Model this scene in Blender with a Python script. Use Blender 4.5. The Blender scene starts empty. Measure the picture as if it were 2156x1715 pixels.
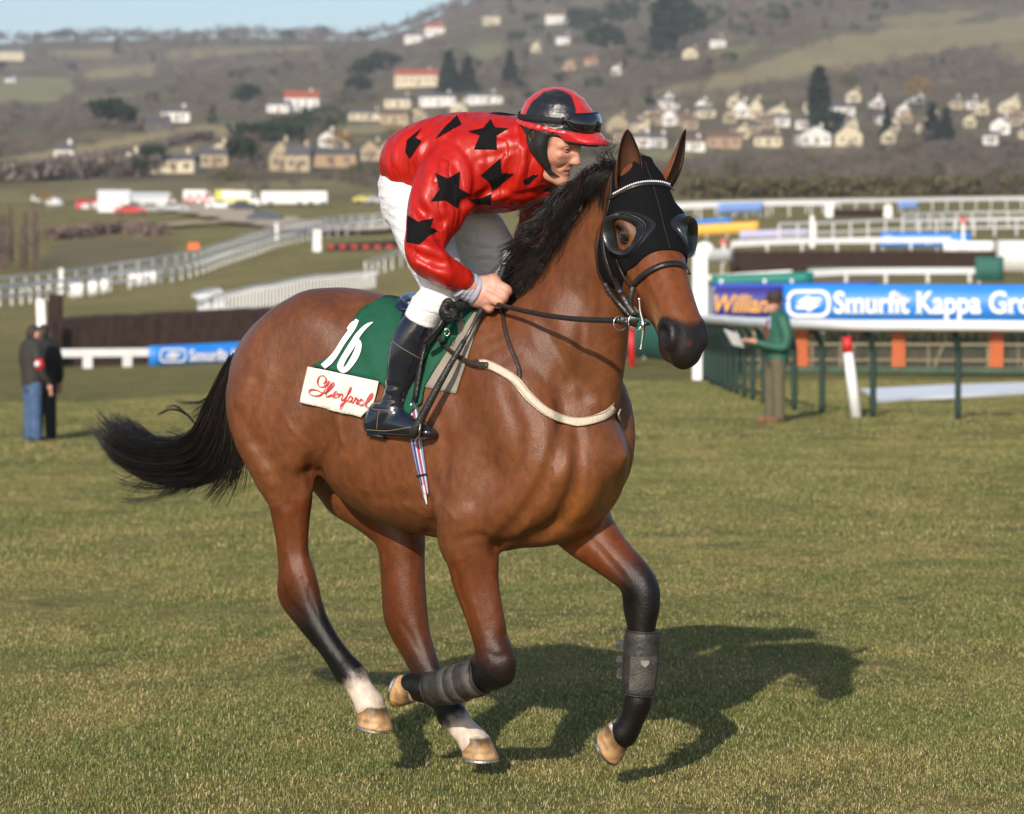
import bpy, bmesh, math, random
import numpy as np
from mathutils import Vector, Matrix

random.seed(7)
RNG = np.random.default_rng(11)
SC = bpy.context.scene
COL = SC.collection

# ------------------------------------------------------------------ camera
W, H = 2156.0, 1715.0            # working frame in which the photograph was measured
FPX = 6000.0                     # focal length in those pixels (about 100 mm)
CX, CY, HZ = 1078.0, 857.5, 629.0
CAMH = 1.69
TH = math.atan((CY - HZ) / FPX)
FW = np.array([0, math.cos(TH), -math.sin(TH)])
UP = np.array([0, math.sin(TH), math.cos(TH)])
CAM = np.array([0, 0, CAMH])
cd = bpy.data.cameras.new('camera')
cd.sensor_width = 36.0
cd.lens = 36.0 * FPX / W
cd.clip_start = 0.2
cd.clip_end = 20000.0
cd.dof.use_dof = True
cd.dof.focus_distance = 9.65
cd.dof.aperture_fstop = 4.6
cam = bpy.data.objects.new('camera', cd)
COL.objects.link(cam)
cam.location = (0, 0, CAMH)
cam.rotation_euler = (math.radians(90) - TH, 0, 0)
SC.camera = cam

# ------------------------------------------------------------------ sky, sun, exposure
SUN_EL = math.radians(25.6)
SUN_AZ = math.radians(15.0)      # shadows fall away from the camera, this far to the right
sun_to = np.array([-math.sin(SUN_AZ) * math.cos(SUN_EL), -math.cos(SUN_AZ) * math.cos(SUN_EL), math.sin(SUN_EL)])
world = bpy.data.worlds.new('World')
SC.world = world
world.use_nodes = True
wn = world.node_tree.nodes
wl = world.node_tree.links
wn.clear()
sky = wn.new('ShaderNodeTexSky')
sky.sky_type = 'NISHITA'
sky.sun_disc = False
sky.sun_elevation = SUN_EL
sky.sun_rotation = math.atan2(sun_to[0], sun_to[1])
sky.air_density = 1.0
sky.dust_density = 1.0
sky.ozone_density = 2.2
bg = wn.new('ShaderNodeBackground')
bg.inputs['Strength'].default_value = 0.15
wo = wn.new('ShaderNodeOutputWorld')
wl.new(sky.outputs[0], bg.inputs[0])
wl.new(bg.outputs[0], wo.inputs[0])
sd = bpy.data.lights.new('sun', 'SUN')
sd.energy = 4.7
sd.angle = math.radians(0.53)
sd.color = (1.0, 0.91, 0.79)
sun = bpy.data.objects.new('sun', sd)
COL.objects.link(sun)
sun.rotation_euler = Vector(tuple(sun_to)).to_track_quat('Z', 'Y').to_euler()
sun.location = (-5, -20, 15)
SC.view_settings.view_transform = 'Standard'
SC.view_settings.look = 'None'
SC.view_settings.exposure = -0.04
SC.view_settings.gamma = 1.0
SC.view_settings.use_curve_mapping = False

# ------------------------------------------------------------------ helpers: pixels to rays
def ray(px, py):
    px = np.asarray(px, float); py = np.asarray(py, float)
    d = FW + ((px - CX) / FPX)[..., None] * np.array([1., 0, 0]) + (-(py - CY) / FPX)[..., None] * UP
    return d

def at(px, py, Y):
    d = ray(px, py)
    return CAM + d * (np.asarray(Y, float) / d[..., 1])[..., None]

def proj(p):
    q = np.asarray(p, float) - CAM
    d = q @ FW
    return CX + FPX * q[..., 0] / d, CY - FPX * (q @ UP) / d

# ------------------------------------------------------------------ helpers: materials
def lin(c):
    return tuple(((x / 255.0) / 12.92 if x / 255.0 <= 0.04045 else ((x / 255.0 + 0.055) / 1.055) ** 2.4) for x in c)

MATS = {}
def mat(name, col, rough=0.6, var=0.0, vscale=8.0, bump=0.0, bscale=60.0, metal=0.0, spec=0.5, attr=None,
        stretch=None, sheen=0.0, coat=0.0, col2=None, coords='Object', trans=0.0, vdetail=4.0, coarse=0.0):
    if name in MATS:
        return MATS[name]
    m = bpy.data.materials.new(name)
    m.use_nodes = True
    nt = m.node_tree; N = nt.nodes; L = nt.links
    b = N['Principled BSDF']
    b.inputs['Roughness'].default_value = rough
    b.inputs['Metallic'].default_value = metal
    b.inputs['Specular IOR Level'].default_value = spec
    b.inputs['Sheen Weight'].default_value = sheen
    b.inputs['Coat Weight'].default_value = coat
    b.inputs['Transmission Weight'].default_value = trans
    tc = N.new('ShaderNodeTexCoord')
    src = tc.outputs[coords]
    if stretch:
        mp = N.new('ShaderNodeMapping'); mp.inputs['Scale'].default_value = stretch
        L.new(src, mp.inputs[0]); src = mp.outputs[0]
    base = None
    if attr:
        a = N.new('ShaderNodeAttribute'); a.attribute_name = attr
        base = a.outputs['Color']
    if var > 0 or col2 is not None:
        nz = N.new('ShaderNodeTexNoise'); nz.inputs['Scale'].default_value = vscale
        nz.inputs['Detail'].default_value = vdetail; nz.inputs['Roughness'].default_value = 0.6
        L.new(src, nz.inputs['Vector'])
        rp = N.new('ShaderNodeMapRange')
        rp.inputs['From Min'].default_value = 0.3; rp.inputs['From Max'].default_value = 0.7
        L.new(nz.outputs['Fac'], rp.inputs['Value'])
        mx = N.new('ShaderNodeMix'); mx.data_type = 'RGBA'
        L.new(rp.outputs[0], mx.inputs['Factor'])
        if attr:
            m2 = N.new('ShaderNodeMix'); m2.data_type = 'RGBA'; m2.blend_type = 'MULTIPLY'
            m2.inputs['Factor'].default_value = 1.0
            mx.inputs['A'].default_value = (1 - var,) * 3 + (1,)
            mx.inputs['B'].default_value = (1 + var,) * 3 + (1,)
            L.new(base, m2.inputs['A']); L.new(mx.outputs['Result'], m2.inputs['B'])
            base = m2.outputs['Result']
        else:
            if col2 is not None:
                mx.inputs['A'].default_value = tuple(col) + (1,); mx.inputs['B'].default_value = tuple(col2) + (1,)
            else:
                mx.inputs['A'].default_value = tuple(x * (1 - var) for x in col) + (1,)
                mx.inputs['B'].default_value = tuple(min(1, x * (1 + var)) for x in col) + (1,)
            base = mx.outputs['Result']
    if base is not None:
        L.new(base, b.inputs['Base Color'])
    else:
        b.inputs['Base Color'].default_value = tuple(col) + (1,)
    if bump > 0:
        nb = N.new('ShaderNodeTexNoise'); nb.inputs['Scale'].default_value = bscale
        nb.inputs['Detail'].default_value = 3.0
        L.new(src, nb.inputs['Vector'])
        bp = N.new('ShaderNodeBump'); bp.inputs['Strength'].default_value = min(1.0, bump)
        bp.inputs['Distance'].default_value = 0.01
        L.new(nb.outputs['Fac'], bp.inputs['Height'])
        if coarse > 0:
            n3 = N.new('ShaderNodeTexNoise'); n3.inputs['Scale'].default_value = bscale / 5; n3.inputs['Detail'].default_value = 2.0
            L.new(src, n3.inputs['Vector'])
            b3 = N.new('ShaderNodeBump'); b3.inputs['Strength'].default_value = coarse; b3.inputs['Distance'].default_value = 0.03
            L.new(n3.outputs['Fac'], b3.inputs['Height']); L.new(b3.outputs[0], bp.inputs['Normal'])
        L.new(bp.outputs[0], b.inputs['Normal'])
    MATS[name] = m
    return m

# ------------------------------------------------------------------ helpers: objects
def link(name, me, m=None, parent=None, smooth=True):
    o = bpy.data.objects.new(name, me)
    COL.objects.link(o)
    if m is not None:
        for x in (m if isinstance(m, (list, tuple)) else [m]):
            me.materials.append(x)
    if parent is not None:
        o.parent = parent
    if smooth:
        me.shade_smooth()
    else:
        me.shade_flat()
    return o

def mesh_np(name, V, Fq, mi=None):
    """mesh from an Nx3 array and a list/array of faces"""
    me = bpy.data.meshes.new(name)
    V = np.asarray(V, np.float32)
    if isinstance(Fq, np.ndarray):
        n, k = Fq.shape
        me.vertices.add(len(V)); me.vertices.foreach_set('co', V.ravel())
        me.loops.add(n * k); me.loops.foreach_set('vertex_index', Fq.astype(np.int32).ravel())
        me.polygons.add(n)
        me.polygons.foreach_set('loop_start', np.arange(0, n * k, k, dtype=np.int32))
        me.update(calc_edges=True); me.validate()
    else:
        me.from_pydata(V.tolist(), [], Fq); me.update()
    if mi is not None:
        me.polygons.foreach_set('material_index', np.asarray(mi, np.int32))
    return me

def setcol(me, name, C):
    a = me.color_attributes.new(name, 'FLOAT_COLOR', 'POINT')
    C = np.asarray(C, np.float32)
    if C.shape[1] == 3:
        C = np.concatenate([C, np.ones((len(C), 1), np.float32)], 1)
    a.data.foreach_set('color', C.ravel())

def tag(o, label=None, cat=None, group=None, kind=None):
    if label: o['label'] = label
    if cat: o['category'] = cat
    if group: o['group'] = group
    if kind: o['kind'] = kind
    return o

def empty(name, loc, label=None, cat=None, group=None, rz=0.0):
    o = bpy.data.objects.new(name, None)
    COL.objects.link(o)
    o.location = tuple(float(x) for x in loc)
    o.rotation_euler = (0, 0, rz)
    o.empty_display_size = 0.2
    return tag(o, label, cat, group)

class MB:
    """collects boxes, tubes, prisms into one mesh; several materials allowed"""
    def __init__(s):
        s.v = []; s.f = []; s.m = []
    def add(s, V, Fc, mi=0):
        o = len(s.v)
        s.v += [tuple(map(float, p)) for p in V]
        s.f += [tuple(int(i) + o for i in f) for f in Fc]
        s.m += [mi] * len(Fc)
        return s
    def box(s, c, d, rz=0.0, mi=0, taper=1.0):
        x, y, z = [q / 2 for q in d]
        P = [(-x, -y, -z), (x, -y, -z), (x, y, -z), (-x, y, -z), (-x * taper, -y * taper, z), (x * taper, -y * taper, z), (x * taper, y * taper, z), (-x * taper, y * taper, z)]
        ca, sa = math.cos(rz), math.sin(rz)
        P = [(c[0] + a * ca - b * sa, c[1] + a * sa + b * ca, c[2] + e) for a, b, e in P]
        return s.add(P, [(3, 2, 1, 0), (4, 5, 6, 7), (0, 1, 5, 4), (1, 2, 6, 5), (2, 3, 7, 6), (3, 0, 4, 7)], mi)
    def tube(s, pts, r, n=8, mi=0, cap=True, flat=None):
        pts = np.asarray(pts, float); k = len(pts)
        r = np.full(k, r) if np.isscalar(r) else np.asarray(r, float)
        T = np.gradient(pts, axis=0); T /= np.linalg.norm(T, axis=1)[:, None] + 1e-12
        ref = np.array([0, 0, 1.]) if abs(T[:, 2]).mean() < .8 else np.array([0, 1., 0])
        V = []
        for i in range(k):
            a = np.cross(T[i], ref); a /= np.linalg.norm(a) + 1e-9
            b = np.cross(a, T[i])
            for j in range(n):
                t = 2 * math.pi * j / n
                V.append(pts[i] + r[i] * (a * math.cos(t) + b * math.sin(t) * (flat or 1)))
        Fc = [(i * n + j, i * n + (j + 1) % n, (i + 1) * n + (j + 1) % n, (i + 1) * n + j) for i in range(k - 1) for j in range(n)]
        if cap:
            Fc += [tuple(range(n))[::-1], tuple(range((k - 1) * n, k * n))]
        return s.add(V, Fc, mi)
    def prism(s, poly, h, base=(0, 0, 0), ax=(1, 0, 0), ay=(0, 0, 1), mi=0):
        """extrude a 2D polygon (in plane ax,ay) by thickness h along ax x ay"""
        ax = np.array(ax, float); ay = np.array(ay, float); n = np.cross(ax, ay)
        A = [np.array(base) + p[0] * ax + p[1] * ay for p in poly]
        B = [a + n * h for a in A]; k = len(poly)
        return s.add(A + B, [tuple(range(k))[::-1], tuple(range(k, 2 * k))] + [(i, (i + 1) % k, k + (i + 1) % k, k + i) for i in range(k)], mi)
    def lathe(s, prof, c=(0, 0, 0), n=12, mi=0):
        V = []; k = len(prof)
        for r, z in prof:
            for j in range(n):
                t = 2 * math.pi * j / n
                V.append((c[0] + r * math.cos(t), c[1] + r * math.sin(t), c[2] + z))
        Fc = [(i * n + j, i * n + (j + 1) % n, (i + 1) * n + (j + 1) % n, (i + 1) * n + j) for i in range(k - 1) for j in range(n)]
        Fc += [tuple(range(n))[::-1], tuple(range((k - 1) * n, k * n))]
        return s.add(V, Fc, mi)
    def mesh(s, name):
        me = bpy.data.meshes.new(name)
        me.from_pydata(s.v, [], s.f)
        me.polygons.foreach_set('material_index', s.m)
        me.update()
        return me
    def build(s, name, m, parent=None, smooth=False):
        return link(name, s.mesh(name), m, parent, smooth)

def crom(P, sub=6):
    """Catmull-Rom densify an (n,k) array"""
    P = np.asarray(P, float)
    if len(P) < 3 or sub <= 1:
        t = np.linspace(0, len(P) - 1, (len(P) - 1) * max(1, sub) + 1)
        i = np.minimum(t.astype(int), len(P) - 2); u = (t - i)[:, None]
        return P[i] * (1 - u) + P[i + 1] * u
    Q = np.vstack([2 * P[0] - P[1], P, 2 * P[-1] - P[-2]])
    t = (np.arange(sub) / sub)[None, :, None]
    a, b, c, d = (Q[i:len(Q) - 3 + i, None, :] for i in range(4))
    out = .5 * ((2 * b) + (c - a) * t + (2 * a - 5 * b + 4 * c - d) * t * t + (3 * b - a - 3 * c + d) * t ** 3)
    return np.vstack([out.reshape(-1, P.shape[1]), P[-1:]])

# ------------------------------------------------------------------ helpers: signed distance modelling
class SDF:
    def __init__(s, lo, hi, h, o=(0, 0, 0), M=np.eye(3)):
        """grid in a local frame: world = o + local @ M (rows of M are the local axes)"""
        s.lo = np.array(lo, float); s.h = h; s.o = np.array(o, float); s.M = np.array(M, float)
        n = np.ceil((np.array(hi) - s.lo) / h).astype(int) + 1
        s.n = n
        s.ax = [(s.lo[i] + np.arange(n[i]) * h).astype(np.float32) for i in range(3)]
        s.CAP = 0.08
        s.V = np.full(tuple(n), s.CAP, np.float32)
    def loc(s, w):
        return (np.asarray(w, float) - s.o) @ s.M.T
    def wor(s, p):
        return s.o + np.asarray(p, float) @ s.M
    def reg(s, lo, hi, pad):
        a = np.clip(np.floor((np.array(lo) - pad - s.lo) / s.h).astype(int), 0, s.n - 1)
        b = np.clip(np.ceil((np.array(hi) + pad - s.lo) / s.h).astype(int) + 1, 1, s.n)
        sl = tuple(slice(a[i], max(b[i], a[i] + 1)) for i in range(3))
        return sl, s.ax[0][sl[0]][:, None, None], s.ax[1][sl[1]][None, :, None], s.ax[2][sl[2]][None, None, :]
    def merge(s, sl, f, k, op='u'):
        a = s.V[sl]
        if op == 'u':
            if k <= 0:
                s.V[sl] = np.minimum(a, f)
            else:
                hh = np.clip(.5 + .5 * (f - a) / k, 0, 1)
                s.V[sl] = f + (a - f) * hh - k * hh * (1 - hh)
        else:
            f = -f
            if k <= 0:
                s.V[sl] = np.maximum(a, f)
            else:
                hh = np.clip(.5 - .5 * (f - a) / k, 0, 1)
                s.V[sl] = f + (a - f) * hh + k * hh * (1 - hh)
    def limb(s, nodes, k=.03, lat=(0, 1, 0), sub=5, op='u', world=True):
        """nodes: rows x,y,z,r,q ; q squeezes along the lateral axis"""
        nd = np.array([list(n) + [1.0] * (5 - len(n)) for n in nodes], float)
        if world:
            nd[:, :3] = s.loc(nd[:, :3])
        nd = crom(nd, sub) if len(nd) > 1 else np.vstack([nd, nd + 1e-5])
        lat = np.array(lat, float)
        R = nd[:, 3].max()
        sl, X, Y, Z = s.reg(nd[:, :3].min(0) - R, nd[:, :3].max(0) + R, .085)
        f = np.full(s.V[sl].shape, .085, np.float32)
        off = [sl[i].start for i in range(3)]
        for a, b in zip(nd[:-1], nd[1:]):
            r = max(a[3], b[3])
            s2, x, y, z = s.reg(np.minimum(a[:3], b[:3]) - r, np.maximum(a[:3], b[:3]) + r, .085)
            ab = b[:3] - a[:3]; L2 = max(ab @ ab, 1e-12)
            px, py, pz = x - a[0], y - a[1], z - a[2]
            t = np.clip((px * ab[0] + py * ab[1] + pz * ab[2]) / L2, 0, 1)
            dx, dy, dz = px - t * ab[0], py - t * ab[1], pz - t * ab[2]
            dl = dx * lat[0] + dy * lat[1] + dz * lat[2]
            q = a[4] + t * (b[4] - a[4])
            d2 = dx * dx + dy * dy + dz * dz + dl * dl * (q * q - 1)
            g = np.sqrt(np.maximum(d2, 0)) - (a[3] + t * (b[3] - a[3]))
            s3 = tuple(slice(s2[i].start - off[i], s2[i].stop - off[i]) for i in range(3))
            f[s3] = np.minimum(f[s3], g)
        s.merge(sl, f, k, op)
        return s
    def ell(s, c, rad, axes=np.eye(3), k=.03, op='u', world=True):
        c = s.loc(c) if world else np.array(c, float)
        A = np.array(axes, float); rad = np.array(rad, float)
        R = rad.max()
        sl, X, Y, Z = s.reg(c - R, c + R, .085)
        px, py, pz = X - c[0], Y - c[1], Z - c[2]
        k0 = 0; k1 = 0
        for i in range(3):
            u = (px * A[i][0] + py * A[i][1] + pz * A[i][2])
            k0 = k0 + (u / rad[i]) ** 2; k1 = k1 + (u / rad[i] ** 2) ** 2
        k0 = np.sqrt(k0); k1 = np.sqrt(k1) + 1e-9
        s.merge(sl, (k0 * (k0 - 1) / k1).astype(np.float32), k, op)
        return s
    def sample(s, p):
        """trilinear sample at local points"""
        g = (np.asarray(p, float) - s.lo) / s.h
        out = np.any((g < 0) | (g > s.n - 1.001), axis=-1)
        g = np.clip(g, 0, s.n - 1.001)
        i = g.astype(int); f = g - i
        V = s.V; r = 0
        for a in (0, 1):
            for b in (0, 1):
                for c in (0, 1):
                    w = (f[..., 0] if a else 1 - f[..., 0]) * (f[..., 1] if b else 1 - f[..., 1]) * (f[..., 2] if c else 1 - f[..., 2])
                    r = r + w * V[i[..., 0] + a, i[..., 1] + b, i[..., 2] + c]
        return np.where(out, s.CAP, r)
    def grad(s, p):
        e = s.h
        g = np.stack([s.sample(p + np.eye(3)[i] * e) - s.sample(p - np.eye(3)[i] * e) for i in range(3)], -1)
        return g / (np.linalg.norm(g, axis=-1)[..., None] + 1e-9)
    def drape(s, px, py, off=0.0, d0=8.2, d1=11.6, view=0.0):
        """march camera rays through pixels onto the surface; world points and normals; nan where missed"""
        d = ray(np.asarray(px, float), np.asarray(py, float)); d = d / d[..., 1][..., None]
        O = s.loc(CAM); D = d @ s.M.T
        nrm = np.linalg.norm(D, axis=-1)
        t = np.full(d.shape[:-1], d0)
        hit = np.zeros(t.shape, bool)
        best = np.full(t.shape, 9.0); bt = t.copy()
        for _ in range(160):
            v = s.sample(O + D * t[..., None]) - off
            imp = v < best; best = np.where(imp, v, best); bt = np.where(imp, t, bt)
            hit |= v < 4e-4
            t = np.where(hit | (t > d1), t, t + np.maximum(v * .7, 4e-4) / nrm)
        t = np.where(hit, t, bt)
        P = O + D * t[..., None]
        Nn = s.grad(P) @ s.M
        return s.wor(P), Nn, hit
    def nets(s, iso=0.0, V=None):
        v = (s.V if V is None else V) - iso
        S = v < 0
        c = np.zeros(tuple(np.array(v.shape) - 1), np.int8)
        for a in (0, 1):
            for b in (0, 1):
                for e in (0, 1):
                    c += S[a:S.shape[0] - 1 + a, b:S.shape[1] - 1 + b, e:S.shape[2] - 1 + e]
        act = (c > 0) & (c < 8)
        I, J, K = np.nonzero(act)
        idx = np.full(act.shape, -1, np.int32); idx[I, J, K] = np.arange(len(I))
        acc = np.zeros((len(I), 3)); cnt = np.zeros(len(I))
        base = np.stack([I, J, K], 1).astype(float)
        for ax in range(3):
            o = [q for q in range(3) if q != ax]
            for u in (0, 1):
                for w in (0, 1):
                    A = np.zeros(3, int); A[o[0]] = u; A[o[1]] = w
                    B = A.copy(); B[ax] = 1
                    va = v[I + A[0], J + A[1], K + A[2]]; vb = v[I + B[0], J + B[1], K + B[2]]
                    m = (va < 0) != (vb < 0)
                    t = np.where(m, va / np.where(m, va - vb, 1), 0)
                    p = A[None, :] + t[:, None] * (B - A)[None, :]
                    acc += p * m[:, None]; cnt += m
        P = s.lo + (base + acc / cnt[:, None]) * s.h
        Fs = []
        for ax in range(3):
            o = [(ax + 1) % 3, (ax + 2) % 3]
            sa = [slice(None)] * 3; sb = [slice(None)] * 3
            sa[ax] = slice(0, -1); sb[ax] = slice(1, None)
            e = S[tuple(sa)] != S[tuple(sb)]
            q = np.stack(np.nonzero(e), 1)
            ok = (q[:, o[0]] >= 1) & (q[:, o[1]] >= 1) & (q[:, o[0]] < act.shape[o[0]]) & (q[:, o[1]] < act.shape[o[1]])
            q = q[ok]
            def cell(du, dw):
                r = q.copy(); r[:, o[0]] -= du; r[:, o[1]] -= dw
                return idx[r[:, 0], r[:, 1], r[:, 2]]
            quad = np.stack([cell(1, 1), cell(0, 1), cell(0, 0), cell(1, 0)], 1)
            neg = S[q[:, 0], q[:, 1], q[:, 2]]
            quad[~neg] = quad[~neg][:, ::-1]
            Fs.append(quad)
        Fc = np.concatenate(Fs)
        Fc = Fc[(Fc >= 0).all(1)]
        if np.linalg.det(s.M) < 0:
            Fc = Fc[:, ::-1]
        return s.wor(P), Fc

def smooth_verts(V, Fc, it=1, w=.5):
    n = len(V)
    for _ in range(it):
        acc = np.zeros_like(V); cnt = np.zeros(n)
        for a, b in ((0, 1), (1, 2), (2, 3), (3, 0)):
            for p, q in ((a, b), (b, a)):
                for k in range(3):
                    acc[:, k] += np.bincount(Fc[:, p], V[Fc[:, q], k], n)
                cnt += np.bincount(Fc[:, p], minlength=n)
        V = V * (1 - w) + w * acc / np.maximum(cnt, 1)[:, None]
    return V

def sstep(a, b, x):
    t = np.clip((x - a) / (b - a), 0, 1)
    return t * t * (3 - 2 * t)

def vnoise(P, scale, seed=0):
    """cheap smooth 3D value noise in -1..1"""
    P = np.asarray(P, float) * scale + 37.1 + seed * 17.3
    i = np.floor(P).astype(np.int64); f = P - i; f = f * f * (3 - 2 * f)
    def hsh(a, b, c):
        q = (a * 374761393 + b * 668265263 + c * 2147483647 + seed * 974711) & 0xffffffff
        q = ((q ^ (q >> 13)) * 1274126177) & 0xffffffff
        q = q ^ (q >> 16)
        return (q & 0xffff) / 32767.5 - 1
    r = 0
    for a in (0, 1):
        for b in (0, 1):
            for c in (0, 1):
                w = (f[..., 0] if a else 1 - f[..., 0]) * (f[..., 1] if b else 1 - f[..., 1]) * (f[..., 2] if c else 1 - f[..., 2])
                r = r + w * hsh(i[..., 0] + a, i[..., 1] + b, i[..., 2] + c)
    return r

def strands(name, guides, m, parent, r0=.0011, r1=.0003, loc=(0, 0, 0)):
    """guides: list of (k,3) polylines -> one mesh of thin three-sided tubes"""
    G = np.stack(guides); n, k, _ = G.shape
    T = np.gradient(G, axis=1); T /= np.linalg.norm(T, axis=2)[..., None] + 1e-9
    ref = np.array([.3, .9, .2]); ref = ref / np.linalg.norm(ref)
    a = np.cross(T, ref); a /= np.linalg.norm(a, axis=2)[..., None] + 1e-9
    b = np.cross(a, T)
    rr = np.linspace(r0, r1, k)[None, :, None]
    P = np.stack([G + rr * (a * math.cos(t) + b * math.sin(t)) for t in (0, 2.094, 4.189)], 2)   # n,k,3,3
    V = P.reshape(-1, 3) - np.array(loc)
    base = (np.arange(n)[:, None, None] * k + np.arange(k - 1)[None, :, None]) * 3
    j = np.arange(3)[None, None, :]; j2 = (j + 1) % 3
    Fc = np.stack([base + j, base + j2, base + 3 + j2, base + 3 + j], -1).reshape(-1, 4)
    return link(name, mesh_np(name, V, Fc), m, parent)
# ================================================================== the land
DK = np.array([-40, 0, 42, 62, 75, 84, 90, 105, 120, 130, 150, 170, 190, 220, 260, 300, 400, 450, 500, 600, 700, 900, 1100, 1300, 1600, 1900, 2300, 2700, 3200, 4000, 6000.])
def zk(tab):
    """tab: depth -> picture row of the ground; returns heights at DK"""
    d = np.array(sorted(tab)); z = np.array([CAMH + (HZ - tab[k]) / FPX * k for k in d])
    return np.interp(DK, d, z)
flat = lambda d, z=0.0: HZ + (CAMH - z) * FPX / d
base_l = {10: flat(10), 25: flat(25, -.2), 42: flat(42, -.41), 84: flat(84, -.30), 105: flat(105, .0), 130: flat(130, .5), 170: flat(170, 1.0), 200: 635, 250: 562, 300: 505, 400: 446, 500: 425, 600: 375, 700: 340, 900: 298, 1100: 268, 1600: 203, 2000: 168, 2700: 112, 3200: 88, 4000: 120, 6000: 250}
base_m = {10: flat(10), 42: flat(42, -.1), 84: flat(84, .0), 120: flat(120, 1.1), 165: flat(165, 2.0), 190: 606, 260: 531, 300: 494, 400: 440, 500: 420, 600: 372, 700: 338, 900: 312, 1100: 255, 1400: 205, 1800: 150, 2300: 105, 2800: 86, 3400: 110, 6000: 300}
base_c = {10: flat(10), 62: flat(62), 84: flat(84, .6), 120: flat(120, 2.2), 165: 560, 190: 545, 260: 490, 300: 460, 400: 428, 500: 412, 600: 370, 700: 345, 900: 312, 1100: 255, 1400: 190, 1800: 110, 2300: 35, 2700: -8, 3400: 30, 6000: 260}
base_r = {10: flat(10), 62: flat(62), 75: flat(75, .35), 90: flat(90, 1.3), 105: flat(105, 2.2), 130: 580, 150: 552, 170: 528, 220: 490, 300: 452, 450: 416, 600: 372, 900: 311, 1100: 235, 1300: 165, 1600: 100, 1900: 42, 2300: -30, 3000: -110, 6000: 100}
COLX = np.array([150., 760., 1078., 1700.])
ZK = np.stack([zk(t) for t in (base_l, base_m, base_c, base_r)])
def height(X, Y):
    X = np.asarray(X, float); Y = np.asarray(Y, float)
    c = CX + FPX * X / np.maximum(Y, 8.0)
    zs = np.stack([np.interp(Y, DK, ZK[i]) for i in range(4)])
    c = np.clip(c, COLX[0], COLX[-1])
    i = np.clip(np.searchsorted(COLX, c) - 1, 0, 2)
    t = (c - COLX[i]) / (COLX[i + 1] - COLX[i]); t = t * t * (3 - 2 * t)
    z = np.take_along_axis(zs, i[None], 0)[0] * (1 - t) + np.take_along_axis(zs, (i + 1)[None], 0)[0] * t
    P = np.stack([X, Y, 0 * X], -1)
    hillamp = sstep(350, 900, Y)
    z = z + hillamp * (6 * vnoise(P, .004, 1) + 2.0 * vnoise(P, .015, 2))
    z = z + .012 * vnoise(P, .8, 3) * sstep(120, 20, Y) + .05 * vnoise(P, .12, 4) * sstep(15, 60, Y)
    return z
def gz(X, Y):
    return float(height(np.array([X]), np.array([Y]))[0])
GD = np.geomspace(40, 3400, 620); GP = np.arange(-1400, 3620, 20.0)
_X = (GP[:, None] - CX) / FPX * GD[None, :]
GR = HZ - (height(_X.ravel(), np.repeat(GD[None, :], len(GP), 0).ravel()).reshape(_X.shape) - CAMH) * FPX / GD[None, :]
def ground(px, py, d0=12.0, d1=3300.0):
    """world point where the ray through a pixel first meets the land beyond d0"""
    r_ = GR[int(np.clip(round((px - GP[0]) / 20), 0, len(GP) - 1))]
    k = np.nonzero((r_ <= py) & (GD >= d0))[0]
    Y = GD[k[0]] if len(k) else GD[-1]
    return stand(px, Y)
def stand(px, Y):
    X = (px - CX) / FPX * Y
    return np.array([X, Y, gz(X, Y)])

# --- terrain mesh: rows go away from the camera, columns fan out with distance
cols = np.concatenate([np.linspace(-7000, -900, 20), np.arange(-760, 2920, 15), np.linspace(3060, 9200, 20)])
rows = np.concatenate([[-40, -20, -5, 3, 6], np.linspace(8, 60, 90), np.geomspace(61, 3600, 190), [4000, 4600, 5200]])
RX = (cols[None, :] - CX) / FPX * np.maximum(rows, 9.0)[:, None]
RY = np.repeat(rows[:, None], len(cols), 1)
RZ = height(RX.ravel(), RY.ravel()).reshape(RX.shape)
nv, nu = RX.shape
ii, jj = np.meshgrid(np.arange(nv - 1), np.arange(nu - 1), indexing='ij')
a = (ii * nu + jj).ravel()
LF = np.stack([a, a + 1, a + nu + 1, a + nu], 1)
LV = np.stack([RX.ravel(), RY.ravel(), RZ.ravel()], 1)
lpx = np.repeat(cols[None, :], nv, 0).ravel()
lpy = HZ - (LV[:, 2] - CAMH) * FPX / np.maximum(LV[:, 1], 1.0)
def inpoly(x, y, poly):
    c = np.zeros(len(x), bool); n = len(poly)
    for i in range(n):
        x1, y1 = poly[i]; x2, y2 = poly[(i + 1) % n]
        k = (y1 > y) != (y2 > y)
        c ^= k & (x < (x2 - x1) * (y - y1) / ((y2 - y1) if y2 != y1 else 1e-9) + x1)
    return c
TURF = np.array((.165, .152, .058)); STRAW = np.array((.27, .225, .10)); WOODF = np.array((.135, .115, .090)); FIELD = np.array((.34, .285, .165)); PALEG = np.array((.24, .24, .125)); HEDGE = np.array((.05, .055, .03))
LC = np.tile(TURF, (len(LV), 1))
n1 = vnoise(LV * np.array([1, 1, 0]), .05, 8); n2 = vnoise(LV * np.array([1, .35, 0]), .3, 9)
mid = sstep(45, 130, LV[:, 1]) * .35
LC = LC * (1 - mid[:, None]) + STRAW * mid[:, None]
dry = np.clip(.5 + .8 * n1 + .4 * n2, 0, 1) * .35 * sstep(60, 140, LV[:, 1])
LC = LC * (1 - dry[:, None]) + STRAW * dry[:, None]
wood = sstep(430, 640, LV[:, 1]) * (.75 + .25 * n1)
LC = LC * (1 - wood[:, None]) + WOODF * wood[:, None]
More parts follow.
